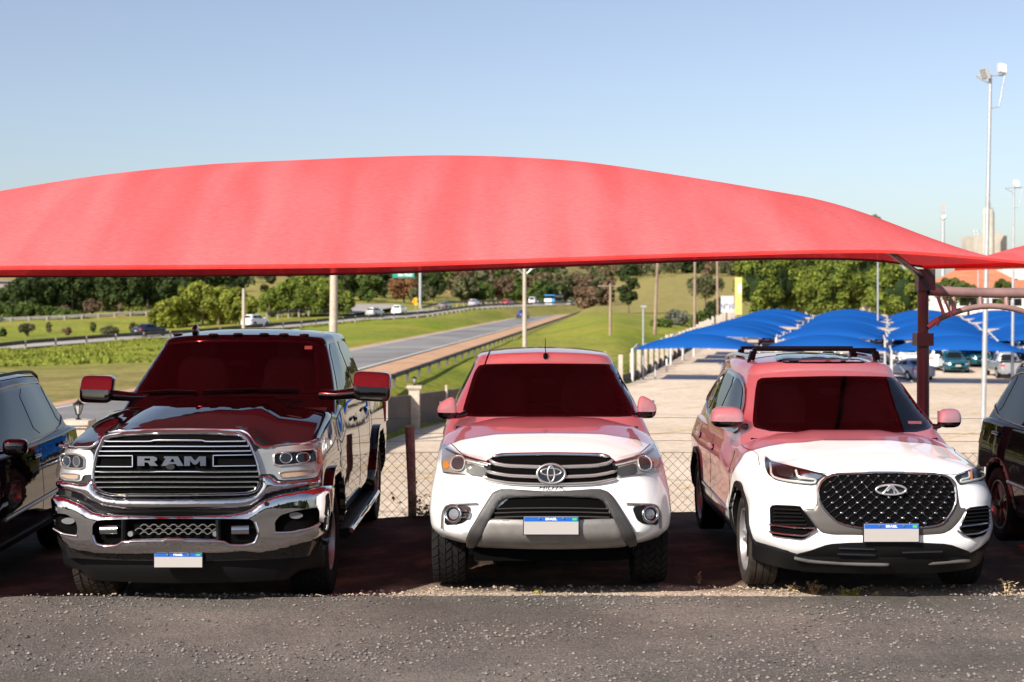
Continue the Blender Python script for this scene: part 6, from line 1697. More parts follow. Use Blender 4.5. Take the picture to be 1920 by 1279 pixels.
def cp(e, loc, sc, rz, label, sz=None, group=None):
    c = copy_tree(e); c.location = loc; c.scale = (sc, sc, sz or sc); c.rotation_euler = (0, 0, rz); c['label'] = label
    if group: c['group'] = group
    elif 'group' in c: del c['group']
    return c
def ground_at(px, Y): X = (px-CXP)/FPX*Y; return X, terrain(X, Y)
def build_trees():
    rg = random.Random(21)
    def H_for(px, pytop, Y, z0): return HC-(pytop-YH)/FPX*Y-z0
    # dark wood on the left, one mass
    mb = MB(); mbt = MB()
    for k in range(46):
        px = lerp(25, 420, (k % 23)/22)+rg.uniform(-6, 6); Y = rg.uniform(262, 285)+(18 if k > 22 else 0); X, z = ground_at(px, Y)
        topy = interp([(25, 545), (60, 520), (100, 508), (420, 500)], px)+rg.uniform(-4, 5)
        zt = HC-(topy-YH)/FPX*Y; h = zt-z
        crown_mb(mb, (X, Y, z+h*.55), 4.2, h*.52, 16, 1000, .45, rg)
        mbt.tube([(X, Y, z-1), (X, Y, z+h*.5)], [.25, .12], 5)
    o = mb.build('dark_wood', ML['dark'], None, smooth=0, fixn=False); tag(o, 'dense dark wood behind the upper road at the left', None, None, 'stuff')
    o = mbt.build('wood_trunks', M_bark, None, smooth=0, fixn=False); tag(o, 'trunks inside the dark wood at the left', None, None, 'stuff')
    # hedge
    mb = MB()
    for k in range(30):
        px = lerp(-60, 150, k/29); Y = 243+rg.uniform(-2, 3); X, z = ground_at(px, Y); h = HC-(interp([(-60, 562), (30, 567), (110, 580), (150, 594)], px)-YH)/FPX*Y-z
        crown_mb(mb, (X, Y, z+h*.45), 2.0, h*.55, 9, 420, .26, rg)
    o = mb.build('hedge_row', ML['mid'], None, smooth=0, fixn=False); tag(o, 'green hedge of young trees along the upper road', None, None, 'stuff')
    # two big sunlit thickets
    def thicket(name, pxs, Y, tops, kind, label, base=None):
        e = None
        X0, z0 = ground_at(pxs[0], Y)
        mb = MB(); 
        for k, px in enumerate(pxs):
            X, z = ground_at(px, Y+rg.uniform(-2, 4)); h = HC-(tops[k]-YH)/FPX*Y-z
            crown_mb(mb, (X-X0, 0+rg.uniform(-2, 3), z-z0+h*.5), h*.48, h*.52, 26, 2600, .28, rg)
        e = empty(name, (X0, Y, z0), label, 'thicket'); mb.build('foliage', ML[kind], e, smooth=0, fixn=False)
        mb = MB()
        for k, px in enumerate(pxs): X, z = ground_at(px, Y); mb.tube([(X-X0, 0, z-z0-.5), (X-X0, .2, z-z0+3)], [.2, .1], 6)
        mb.build('stems', M_bark, e, smooth=0, fixn=False)
    thicket('thicket', [300, 325, 350, 380, 410, 440, 470], 207, [572, 553, 540, 530, 533, 540, 556], 'yel', 'broad sunlit yellow-green thicket behind the dark blue car on the highway')
    thicket('thicket', [505, 530, 555, 585, 610, 640], 232, [548, 532, 520, 514, 522, 545], 'bright', 'sunlit green thicket left of the thick concrete pole')
    # individual trees of the bank and valley
    T = make_tree('tree', (0, 0, 0), 8, 3.6, 'mid', 34, 3200, .30, 5, 'x')
    base = T
    def tree(px, pytop, Y, kind, w, label, name='tree', seed=None, nl=2400, leaf=.34, nb=30, trunkh=.25, cat='tree', group=None, flat=1.0):
        X, z = ground_at(px, Y); h = HC-(pytop-YH)/FPX*Y-z; R = w/2/FPX*Y
        return make_tree(name, (X, Y, z), max(h, .8), R, kind, nb, nl, leaf, seed or int(px*7+Y), label, group, trunkh, cat, flat)
    bpy.data.objects.remove(base.children[0]); 
    for ch in list(base.children): bpy.data.objects.remove(ch)
    bpy.data.objects.remove(base)
    tree(172, 562, 246, 'brown', 34, 'bare brown tree in front of the dark wood', nl=1200, leaf=.2)
    tree(118, 572, 252, 'brown', 30, 'brownish shrub beside the bare brown tree', nl=900, leaf=.2, trunkh=.05)
    tree(256, 580, 247, 'yel', 44, 'round sunlit bush at the end of the upper road', nl=1600, leaf=.22, trunkh=.02, name='bush', cat='bush')
    tree(50, 606, 178, 'olive', 32, 'small dark tree with a leaning shadow on the yellow bank', nl=1400, leaf=.14, trunkh=.3)
    tree(92, 604, 190, 'olive', 12, 'tiny shrub right of the small dark tree on the bank', nl=500, leaf=.12, trunkh=.05, name='shrub', cat='shrub')
    tree(125, 614, 178, 'brown', 18, 'dry brownish shrub in the middle of the yellow bank', nl=500, leaf=.12, trunkh=.05, name='shrub', cat='shrub')
    tree(174, 603, 190, 'mid', 13, 'upright green shrub on the yellow bank', nl=700, leaf=.12, trunkh=.05, name='shrub', cat='shrub')
    tree(205, 614, 178, 'olive', 36, 'low spreading shrub behind the crash barrier on the bank', nl=1000, leaf=.14, trunkh=.02, name='shrub', cat='shrub')
    tree(252, 606, 185, 'olive', 22, 'olive shrub left of the dark blue car', nl=800, leaf=.13, trunkh=.02, name='shrub', cat='shrub')
    tree(4, 616, 178, 'mid', 18, 'green shrub at the left photo edge on the bank', nl=600, leaf=.13, trunkh=.02, name='shrub', cat='shrub')
    # wood in the middle distance, several recognisable trees
    for (px, py, Y, kind, w, lb) in ((650, 508, 330, 'dark', 60, 'dark rounded tree right of the thick concrete pole'), (690, 512, 322, 'mid', 52, 'green tree above the slip road'),
                                     (722, 506, 345, 'dark', 50, 'dark tree just left of the red-flowering tree'), (757, 520, 318, 'red', 60, 'red-flowering tree under the green road sign'), (690, 500, 350, 'red', 40, 'distant reddish tree above the slip road'),
                                     (790, 536, 316, 'olive', 50, 'olive tree behind the orange sign'), (812, 512, 345, 'dark', 46, 'dark tree behind the sign post'), (870, 520, 340, 'olive', 50, 'olive tree with a clearing on its left'),
                                     (905, 532, 345, 'mid', 44, 'bright bushy tree above the grey cars'), (935, 520, 380, 'brown', 56, 'leafless brown tree left of the crossarm pole'), (960, 535, 400, 'mid', 50, 'green tree behind the crossarm pole'),
                                     (1010, 514, 430, 'brown', 60, 'brown leafless tree above the white and blue bus'), (1060, 505, 450, 'olive', 56, 'tall olive tree right of the bus'), (1095, 512, 440, 'brown', 48, 'brown tree above the end of the highway'),
                                     (1030, 548, 420, 'olive', 40, 'low olive tree behind the bus'), (1125, 515, 430, 'olive', 40, 'greyish tree left of the thin power pole')):
        tree(px, py, Y, kind, w, lb, nl=2200, leaf=.5, nb=26, trunkh=.12)
    tree(1178, 500, 330, 'dark', 40, 'tall dark narrow tree right of the thin power pole', nl=2600, leaf=.4, nb=30, trunkh=.15)
    tree(1322, 520, 360, 'olive', 70, 'flat-topped olive tree standing alone in the pasture', nl=2400, leaf=.36, trunkh=.42, flat=.9)
    tree(1345, 560, 210, 'dark', 46, 'dark bushy tree just left of the white sign', nl=1800, leaf=.25, trunkh=.05)
    tree(1270, 585, 175, 'grey', 56, 'silvery shrub at the edge of the parking lot', nl=1800, leaf=.16, trunkh=.0, name='bush', cat='bush')
    tree(1240, 600, 165, 'mid', 40, 'small green shrub left of the silvery shrub', nl=1200, leaf=.16, trunkh=.0, name='bush', cat='bush')
    tree(1315, 585, 170, 'mid', 44, 'spiky green shrub behind the lot fence', nl=1300, leaf=.2, trunkh=.0, name='bush', cat='bush')
    # hill woods, one mass
    mb = {k: MB() for k in ('dark', 'olive', 'mid', 'brown')}
    for k in range(170):
        px = rg.uniform(-250, 1500); Y = rg.uniform(360, 900)
        if 1140 < px < 1420 and Y < 760: continue
        X, z = ground_at(px, Y); h = rg.uniform(7, 13)
        crown_mb(mb[rg.choice(('dark', 'olive', 'mid', 'dark', 'olive', 'brown'))], (X, Y, z+h*.45), h*.55, h*.5, 10, 260, 1.05, rg)
    for k in range(70):
        px = rg.uniform(1130, 1440); Y = rg.uniform(780, 1000); X, z = ground_at(px, Y); h = rg.uniform(9, 16)
        crown_mb(mb[rg.choice(('dark', 'olive', 'dark', 'brown'))], (X, Y, z+h*.45), h*.6, h*.5, 10, 240, 1.3, rg)
    for k in range(75):
        px = rg.uniform(760, 1140); Y = rg.uniform(400, 620); X, z = ground_at(px, Y); h = rg.uniform(7, 13)
        crown_mb(mb[rg.choice(('olive', 'brown', 'mid', 'olive', 'dark', 'brown'))], (X, Y, z+h*.45), h*.55, h*.5, 10, 300, .8, rg)
    for k, m in mb.items():
        o = m.build('hill_wood', ML[k], None, smooth=0, fixn=False); tag(o, 'scattered wood covering the distant hills', None, None, 'stuff')
    # big dense trees behind the blue canopies
    for i, (px, py, Y, w, lb) in enumerate(((1440, 462, 200, 150, 'big dense green tree beside the yellow sign, leftmost of the row'), (1560, 475, 196, 150, 'big round green tree in the middle of the row behind the blue canopies'),
                                            (1505, 440, 215, 130, 'dark tree filling the gap between the two big green trees'), (1625, 378, 222, 105, 'tallest tree of the row, its top showing above the red canopy'), (1680, 490, 192, 130, 'big green tree at the right end of the row behind the steel column'))):
        X, z = ground_at(px, Y); z = lot_z(X, Y); h = HC-(py-YH)/FPX*Y-z; R = w/2/FPX*Y
        make_tree('broadleaf_tree', (X, Y, z), h, R, 'broad', 70, 12000, .27, 50+i, lb, None, .05, 'tree', 1.0, tr=.3)
    for (px, py, Y, w, lb) in ((1780, 512, 235, 60, 'bushy tree left of the red-roofed buildings'), (1815, 528, 240, 46, 'small shrub-like tree before the red roof'), (1880, 522, 232, 34, 'palm-like tree in front of the white building')):
        X = (px-CXP)/FPX*Y; z = lot_z(X, Y); h = HC-(py-YH)/FPX*Y-z
        make_tree('tree', (X, Y, z), h, w/2/FPX*Y, 'mid', 24, 2000, .25, int(px), lb, None, .3)
    # grass tufts along the banks, uncountable
    mb = MB()
    for k in range(9000):
        r_ = rg.random()
        if r_ < .55: px = rg.uniform(-30, 330); Y = 144-58*rg.random()**1.6
        else:
            t = rg.random(); p = C2[2].lerp(C2[8], t); i = rg.randrange(1, 9); p = C2[i].lerp(C2[i+1], rg.random()); px = CXP+p.x/p.y*FPX; Y = p.y-8-rg.random()*7
        X, z = ground_at(px, Y); 
        if abs(X-(hwy_x(Y)-3.3)) < 5 : continue
        h = rg.uniform(.06, .36)*max(.15, .6+1.3*noise.noise(Vector((X*.22, Y*.16, 3))))
        if noise.noise(Vector((X*.12, Y*.12, 7))) < -.12: continue
        for q in range(3):
            a = rg.uniform(0, 6.28); dx, dy = math.cos(a)*.16, math.sin(a)*.16; ox, oy = rg.uniform(-.4, .4), rg.uniform(-.4, .4)
            mb.add([(X+ox-dx, Y+oy-dy, z-.05), (X+ox+dx, Y+oy+dy, z-.05), (X+ox+dx*.4+rg.uniform(-.15, .15), Y+oy+dy*.4, z+h)], [(0, 1, 2)])
    o = mb.build('tall_grass', leaf_mat('verge_grass', (.13, .165, .02), (.25, .26, .04)), None, smooth=0, fixn=False); tag(o, 'tall rough grass on the verge by the barrier', None, None, 'stuff')
    # unseen trees added behind the camera to darken reflections in the chrome
    mb = MB()
    for k in range(34):
        X = lerp(-70, 70, k/33)+rg.uniform(-2, 2); Y = -44+rg.uniform(-3, 3); h = rg.uniform(4.5, 6.5)
        crown_mb(mb, (X, Y, h*.45), 4.5, h*.5, 12, 420, .8, rg)
    o = mb.build('reflection_trees', ML['mid'], None, smooth=0, fixn=False); tag(o, 'unseen row of trees added behind the camera for the reflections', None, None, 'stuff')
# ================================================================== lot furniture, poles, signs, distant cars, buildings
def wall_pt(t): # along lot boundary by Y
    return Vector((wall_x(t), t, lot_z(0, t)))
M_plaster = noise_mix('cream_plaster', [(.3, (.42, .34, .27)), (.6, (.52, .44, .36))], 1.5, .9, .2, 12, .01)[0]
M_wall = noise_mix('dark_wall', [(.3, (.085, .07, .062)), (.6, (.12, .10, .088))], .8, .9, .3, 8, .02)[0]
M_pole = noise_mix('concrete_pole', [(.3, (.34, .285, .23)), (.6, (.44, .37, .30))], 1.2, .9, .2, 10, .01)[0]
M_polew = simple('wood_pole', (.25, .18, .13), .9, var=.25, vscale=1)
M_bluec = None
def pillar_lantern(px, pytop, Y, w, label, lab2, lh):
    X = (px-CXP)/FPX*Y; zt = HC-(pytop-YH)/FPX*Y; zb = lot_z(X, Y)-.3
    e = empty('gate_pillar', (X, Y, zb), label, 'pillar'); h = zt-zb
    mb = MB(); mb.box((-w/2, -w/2, 0), (w/2, w/2, h-.16)); mb.build('shaft', M_plaster, e, smooth=0)
    mb = MB(); mb.box((-w/2-.05, -w/2-.05, h-.16), (w/2+.05, w/2+.05, h-.10)); mb.box((-w/2-.09, -w/2-.09, h-.10), (w/2+.09, w/2+.09, h)); mb.build('capital', M_plaster, e, smooth=0)
    l = empty('lantern', (X, Y, zt), lab2, 'lantern'); k = lh/.46
    mb = MB(); mb.tube([(0, 0, 0), (0, 0, .03*k)], .06*k, 8); mb.tube([(0, 0, .03*k), (0, 0, .11*k)], .022*k, 8); mb.lathe([(.10*k, .03*k), (.12*k, .055*k)], 6, 'z'); 
    for i in range(6):
        a = 2*math.pi*i/6; mb.tube([(.05*k*math.cos(a), .05*k*math.sin(a), .12*k), (.105*k*math.cos(a), .105*k*math.sin(a), .33*k)], .010*k, 4)
    mb.build('frame', M_plast, l, smooth=0)
    mb = MB(); mb.lathe([(.33*k, .125*k), (.345*k, .12*k), (.41*k, .035*k), (.425*k, .02*k), (.46*k, .004*k)], 6, 'z'); mb.build('cap', M_plast, l, smooth=0)
    mb = MB(); mb.lathe([(.125*k, .046*k), (.325*k, .10*k)], 6, 'z'); mb.build('glass_panes', simple('frosted', (.45, .45, .42), .3), l, smooth=0)
def build_boundary():
    pillar_lantern(147, 787, 31, .42, 'cream gate pillar half hidden between the black SUV and black pickup', 'larger black lantern on the cream pillar at the left', .46)
    pillar_lantern(777, 723, 60, .44, 'cream plaster pillar beside the dark boundary wall', 'small black lantern on the cream pillar near the fence post', .42)
    # dark solid wall from left pillar on past the right one
    r = empty('boundary_wall', (wall_x(31), 31, lot_z(0, 31)), 'dark boundary wall between the cream pillars and the grass bank', 'wall'); o = r.location
    mb = MB(); ys = [22, 31, 45, 60, 70, 80]
    for i, Y in enumerate(ys):
        X = wall_x(Y)-.1; zt = lerp(-.62, -1.75, min(1, (Y-31)/29)) if Y < 60 else -1.78-(Y-60)*.012; zb = lot_z(0, Y)-.4
        for dx, z in ((-.09, zb), (-.09, zt), (.09, zt), (.09, zb)): mb.v.append((X+dx-o.x, Y-o.y, z-o.z))
    for i in range(len(ys)-1):
        for k in range(3): mb.f.append((i*4+k, i*4+k+1, (i+1)*4+k+1, (i+1)*4+k)); mb.m.append(0)
    mb.f += [(0, 1, 2, 3), tuple(len(ys)*4-4+k for k in (3, 2, 1, 0))]; mb.m += [0, 0]
    mb.build('panel', M_wall, r, smooth=0)
    for Y in (26, 36, 41, 46, 51, 55.5, 63.5, 67, 71, 75.5, 80):
        X = wall_x(Y)-.1; mb = MB(); mb.tube([(X+.12-o.x, Y-o.y, -.3), (X+.12-o.x, Y-o.y, lerp(2.6, 1.62, min(1, (Y-26)/34)))], .06, 6); mb.build('post', M_plaster, r, smooth=0)
    # post fence along the grass bank: pale concrete posts with wire
    q = empty('post_fence', (wall_x(84), 84, lot_z(0, 84)), 'row of pale concrete posts with dark mesh receding beside the lot', 'fence'); o = q.location
    mb = MB(); mb.box((-.13, -.13, -.5), (.13, .13, 2.05)); proto = mb.build('post', M_plaster, q, smooth=0); first = True
    Y = 84
    while Y < 215:
        p = wall_pt(Y)-o
        if first: proto.location = p; first = False
        else: c = proto.copy(); COL.objects.link(c); c.location = p; c.scale = (1, 1, random.Random(Y).uniform(.9, 1.08))
        Y += 3.6
    mb = MB(); ys = [84+3.6*i for i in range(37)]
    for Y in ys:
        p = wall_pt(Y)-o; mb.v += [(p.x-.1, p.y, p.z-.2), (p.x-.1, p.y, p.z+.55), (p.x-.02, p.y, p.z+.55), (p.x-.02, p.y, p.z-.2)]
    for i in range(len(ys)-1):
        for k in range(3): mb.f.append((i*4+k, i*4+k+1, (i+1)*4+k+1, (i+1)*4+k)); mb.m.append(0)
    mb.build('low_wall', M_wall, q, smooth=0)
    for z in (.9, 1.3, 1.7):
        mb = MB(); mb.tube([wall_pt(Y)-o+Vector((0, 0, z)) for Y in (84, 110, 147, 190, 213)], .012, 4); mb.build('wire', M_darksteel, q, smooth=0)
    for i, (px, Y) in enumerate(((1223, 97), (1245, 104))):
        mb = MB(); mb.tube([(0, 0, 0), (0, 0, .95)], .07, 8); mb.lathe([(.95, .075), (1.0, .06), (1.01, .001)], 10, 'z'); b = mb.build('bollard', simple('white_post', (.6, .6, .58), .6), None)
        X = (px-CXP)/FPX*Y+.2; b.location = (X, Y, lot_z(X, Y)); tag(b, ('short white bollard on the lot edge, nearer one', 'short white bollard on the lot edge, farther one')[i], 'bollard')
def blue_mat():
    m = fabric('blue_shade_cloth', (.012, .095, .36), (.005, .035, .2), .18, (.1, .3, 1), .12, 0, 0); return m
def build_blue():
    global M_bluec
    M_bluec = blue_mat(); Wb, Db = 8.25, 5.4
    # prototype bay: two low edges left and right, arched across, posts along its back
    def bay(loc, label):
        e = empty('blue_canopy', loc, label, 'canopy', 'blue shade canopies over the lower parking lot', rz=-math.atan2(LOTD.x, LOTD.y))
        n1, n2 = 44, 20; mb = MB()
        for i in range(n1+1):
            for j in range(n2+1):
                s = i/n1; t = j/n2
                z = 2.12+.12*math.sin(math.pi*s)+.86*math.sin(math.pi*min(1, s))**.72*math.sin(math.pi*min(1, t))**.5
                x = lerp(.05, Wb-.05, s); y = t*Db+.35*math.sin(math.pi*s)*(1-2*t)*.6
                mb.v.append((x, y, z))
        for i in range(n1):
            for j in range(n2): mb.f.append((i*(n2+1)+j, (i+1)*(n2+1)+j, (i+1)*(n2+1)+j+1, i*(n2+1)+j+1)); mb.m.append(0)
        mb.build('cloth', M_bluec, e, smooth=180)
        for x in (0, Wb):
            mb = MB(); mb.tube([(x, .15, -.3), (x, .15, 2.2)], .085, 8); mb.build('post', simple('white_post', (.6, .6, .58), .6), e)
        mb = MB(); mb.tube([(0, .1, 2.12), (0, Db*.5, 2.4), (0, Db-.1, 2.12)], .05, 6); mb.build('side_rail', simple('white_post', (.6, .6, .58), .6), e)
        return e
    first = None
    names = ['first', 'second', 'third', 'fourth', 'fifth', 'sixth', 'seventh', 'eighth']
    rown = ['nearest', 'second', 'third', 'fourth', 'fifth', 'sixth', 'seventh', 'eighth']
    O = Vector((7.9, 93.5, 0)); rows = [0, 20, 25.8, 31.6, 44, 50, 62, 74]
    for r_, v in enumerate(rows):
        for j in range(0, 7 if r_ < 3 else 8):
            p = O+LOTD*v+LOTP*(j*Wb+(0 if r_ == 0 else 0.4*r_))
            p.z = lot_z(p.x, p.y)+.0
            if p.x < wall_x(p.y)-1.0: continue
            if CXP+p.x/p.y*FPX > 2060: continue
            lb = '%s blue canopy from the left in the %s row of the lower lot' % (names[j], rown[r_])
            if first is None: first = bay(p, lb)
            else:
                c = copy_tree(first); c.location = p; c['label'] = lb; c['group'] = 'blue shade canopies over the lower parking lot'
LABELS = set()
def build_cars():
    def at_g(px, py): # ground position on lot
        # solve for Y with lot slope
        Y = 60
        for _ in range(40):
            z = lot_z(0, Y); Y = (HC-z)*FPX/(py-YH)
        return (px-CXP)/FPX*Y, Y
    CM = dict(white=paint('p_white', (.75, .75, .74)), silver=paint('p_silver', (.42, .42, .42), .5), grey=paint('p_grey', (.12, .12, .125), .4), black=paint('p_black', (.012, .012, .014)),
              teal=paint('p_teal', (.010, .075, .10), .3), blue=paint('p_blue', (.02, .05, .20), .3), red=paint('p_red', (.30, .02, .02)), navy=paint('p_navy', (.012, .022, .05), .3), sand=paint('p_sand', (.35, .28, .2), .3), lilac=paint('p_lilac', (.36, .36, .42), .4))
    protos = {}
    def put(kind, col, X, Y, z, rz, label, cat='car', group=None, length=None):
        # rz: 0 faces the camera (front towards -y)
        key = kind
        if key not in protos:
            c = generic(kind_name[kind], (X, Y, z), label, rz, CM[col], kind, False, group, cat); protos[key] = (c.root, CM[col]); return c.root
        src, m0 = protos[key]
        c = copy_tree(src); c.location = (X, Y, z); c.rotation_euler = (0, 0, rz); c['label'] = label; c['category'] = cat
        if group: c['group'] = group
        elif 'group' in c: del c['group']
        for ch in c.children:
            for sl_i, ms in enumerate(ch.material_slots):
                if ms.material == m0: ms.link = 'OBJECT'; ms.material = CM[col]
        return c
    kind_name = dict(suv='parked_suv', sedan='sedan', hatch='hatchback', pickup='parked_pickup', van='van')
    gl = 'cars parked in the lower lot'
    back = math.pi
    # lower lot, right part; rear ends face us where rz=pi
    lots = [('pickup', 'silver', 1868, 704, back, 'silver pickup seen from behind, parked before the blue canopies'),
            ('suv', 'teal', 1797, 702, 0, 'dark teal SUV with a pale licence plate beside the silver pickup'),
            ('suv', 'grey', 1767, 684, 0, 'dark grey SUV behind and left of the dark teal SUV'),
            ('sedan', 'silver', 1817, 676, 0, 'pale silver sedan behind the dark teal SUV'),
            ('sedan', 'lilac', 1672, 708, back+.35, 'silver-grey sedan just above the white SUV roof'),
            ('suv', 'white', 1710, 690, 0, 'small white SUV directly left of the steel column'),
            ('suv', 'teal', 1845, 690, .1, 'teal car squeezed between the lamp post and silver pickup'),
            ('suv', 'black', 1932, 688, back, 'black SUV at the right photo edge in the lot'),
            ('suv', 'white', 1690, 672, 0, 'white SUV under the second row, above the silver-grey sedan'),
            ('hatch', 'sand', 1733, 686, 0, 'sand-coloured hatchback showing right of the steel column'),
            ('van', 'white', 1790, 668, 0, 'white van standing behind the dark grey SUV'),
            ('suv', 'white', 1862, 666, back, 'white car behind the silver pickup'),
            ('sedan', 'silver', 1905, 672, 0, 'silver sedan right of the second lamp post')]
    for kind, col, px, py, rz, lb in lots:
        X, Y = at_g(px, py); put(kind, col, X, Y, lot_z(X, Y), rz-math.atan2(LOTD.x, LOTD.y)*.5, lb, 'car' if kind not in ('pickup', 'van') else kind, gl)
    cols = ['black', 'white', 'grey', 'silver', 'white', 'navy', 'red', 'white', 'silver', 'black', 'grey', 'white']
    kinds = ['suv', 'sedan', 'hatch', 'suv']
    pos = [('left end of', 0, .2), ('second place in', 0, .42), ('third place in', 0, .7)]
    O = Vector((7.9, 93.5, 0)); i = 0
    ordn = ['first', 'second', 'third', 'fourth', 'fifth', 'sixth', 'seventh', 'eighth', 'ninth', 'tenth', 'eleventh', 'twelfth', 'thirteenth', 'fourteenth', 'fifteenth', 'sixteenth', 'seventeenth', 'eighteenth', 'nineteenth', 'twentieth']
    for v, off, n, rn in ((1.2, 6.5, 4, 'nearest'), (21, 4.5, 14, 'second'), (51, 4, 16, 'sixth')):
        for k in range(n):
            X0 = off+k*2.72
            p = O+LOTD*v+LOTP*X0
            if random.Random(v*31+k).random() < .18: continue
            col = cols[(i*5+3) % 12]; kd = kinds[i % 4]; i += 1
            put(kd, col, p.x, p.y, lot_z(p.x, p.y), (0 if i % 3 else back)-math.atan2(LOTD.x, LOTD.y), '%s %s in the %s place from the left under the %s row of blue canopies' % (col, {'suv': 'SUV', 'sedan': 'sedan', 'hatch': 'hatchback'}[kd], ordn[k], rn), 'car', 'cars under the blue canopies')
    # traffic
    def hw(px, py, Y, kind, col, rz, lb, z=None, cat='car'):
        X = (px-CXP)/FPX*Y; zz = HC-(py-YH)/FPX*Y if z is None else z
        put(kind, col, X, Y, zz, rz, lb, cat, 'vehicles driving on the highway')
    c2 = lambda px: None
    ang = math.radians(-28)
    def on2(px, kind, col, lb, extra=0, cat='car', dd=0):
        # find point on centre line at this px
        for a, b in zip(C2, C2[1:]):
            pa = CXP+a.x/a.y*FPX; pb = CXP+b.x/b.y*FPX
            if pa <= px <= pb:
                t = (px-pa)/(pb-pa); p = a.lerp(b, t); d = b-a
                yaw = math.atan2(-d.x, d.y)
                put(kind, col, p.x, p.y+dd, p.z+.05, yaw+math.pi+extra, lb, cat, 'vehicles driving on the highway'); return
    on2(306, 'sedan', 'navy', 'dark blue car with red tail lamps passing the yellow bank')
    on2(498, 'suv', 'white', 'white SUV driving between the two sunlit thickets')
    on2(712, 'hatch', 'silver', 'pale grey hatchback just behind the white SUV near the orange sign')
    on2(752, 'suv', 'white', 'white SUV driving below the orange sign')
    on2(840, 'sedan', 'grey', 'grey sedan right of the sign post on the highway')
    on2(892, 'suv', 'lilac', 'silver SUV ahead of the grey sedan on the highway')
    on2(1000, 'van', 'white', 'white van beside the bus at the far end', cat='van')
    hw(652, 590, 262, 'suv', 'grey', math.pi-.5, 'dark grey SUV on the slip road beside the thick pole')
    hw(1120, 577.5, 520, 'sedan', 'black', math.pi, 'black car with red lamps where the highway meets the trees', HZ+.05)
    hw(1100, 577.5, 560, 'sedan', 'black', math.pi, 'dark car left of the one with red lamps at the highway end', HZ+.05)
    hw(1073, 573, 420, 'sedan', 'silver', math.pi-.3, 'small pale car between the bus and the dark cars')
    hw(984, 597, 272, 'pickup', 'blue', math.pi-.15, 'blue pickup driving away behind the crossarm pole', HZ+.03, 'pickup')
    hw(1012, 574, 395, 'hatch', 'white', math.pi-.3, 'white hatchback directly left of the bus')
    hw(959, 573, 340, 'hatch', 'red', math.pi-.4, 'small reddish car left of the crossarm pole')
    hw(2, 607, 228, 'van', 'white', math.pi/2, 'white van on the upper road at the left photo edge', None, 'van')
    # bus
    X, Y = (1030-CXP)/FPX*400, 400; z = HC-(574.5-YH)/FPX*400
    b = empty('bus', (X, Y, z), 'white and blue bus driving away near the wood edge', 'bus', None, math.radians(-15))
    mb = MB(); mb.box((-1.45, 0, .35), (1.45, 11, 3.2)); mb.build('body', simple('bus_white', (.7, .72, .74), .4), b)
    mb = MB(); mb.box((-1.47, -.03, 2.2), (1.47, .5, 3.0)); mb.box((-1.5, .6, 1.5), (-1.46, 10.6, 2.6)); mb.box((1.46, .6, 1.5), (1.5, 10.6, 2.6)); mb.build('window_band', M_glassd, b)
    mb = MB(); mb.box((-1.48, -.04, 3.0), (1.48, 10.9, 3.25)); mb.box((.6, -.05, .5), (1.48, 0, 2.2)); mb.build('blue_trim', simple('bus_blue', (.03, .25, .55), .4), b)
    for s in (-1, 1):
        for y in (2, 8.5): mb = MB(); mb.lathe([(s*1.2, .001), (s*1.2, .5), (s*1.48, .5), (s*1.48, .001)], 18, 'x', (0, y, .5)); mb.build('wheel', M_rubber, b)
def pole(name, px, pyb, pyt, Y, r0, r1, mat, label, cat='pole', lean=0, arms=None, zb=None):
    X = (px-CXP)/FPX*Y; zt = HC-(pyt-YH)/FPX*Y; z0 = (HC-(pyb-YH)/FPX*Y) if zb is None else zb
    e = empty(name, (X, Y, z0), label, cat); h = zt-z0
    mb = MB(); mb.tube([(0, 0, -1), (lean*h*.5, 0, h*.5), (lean*h, 0, h)], [r0, (r0+r1)/2, r1], 14); mb.build('shaft', mat, e)
    return e, h, lean
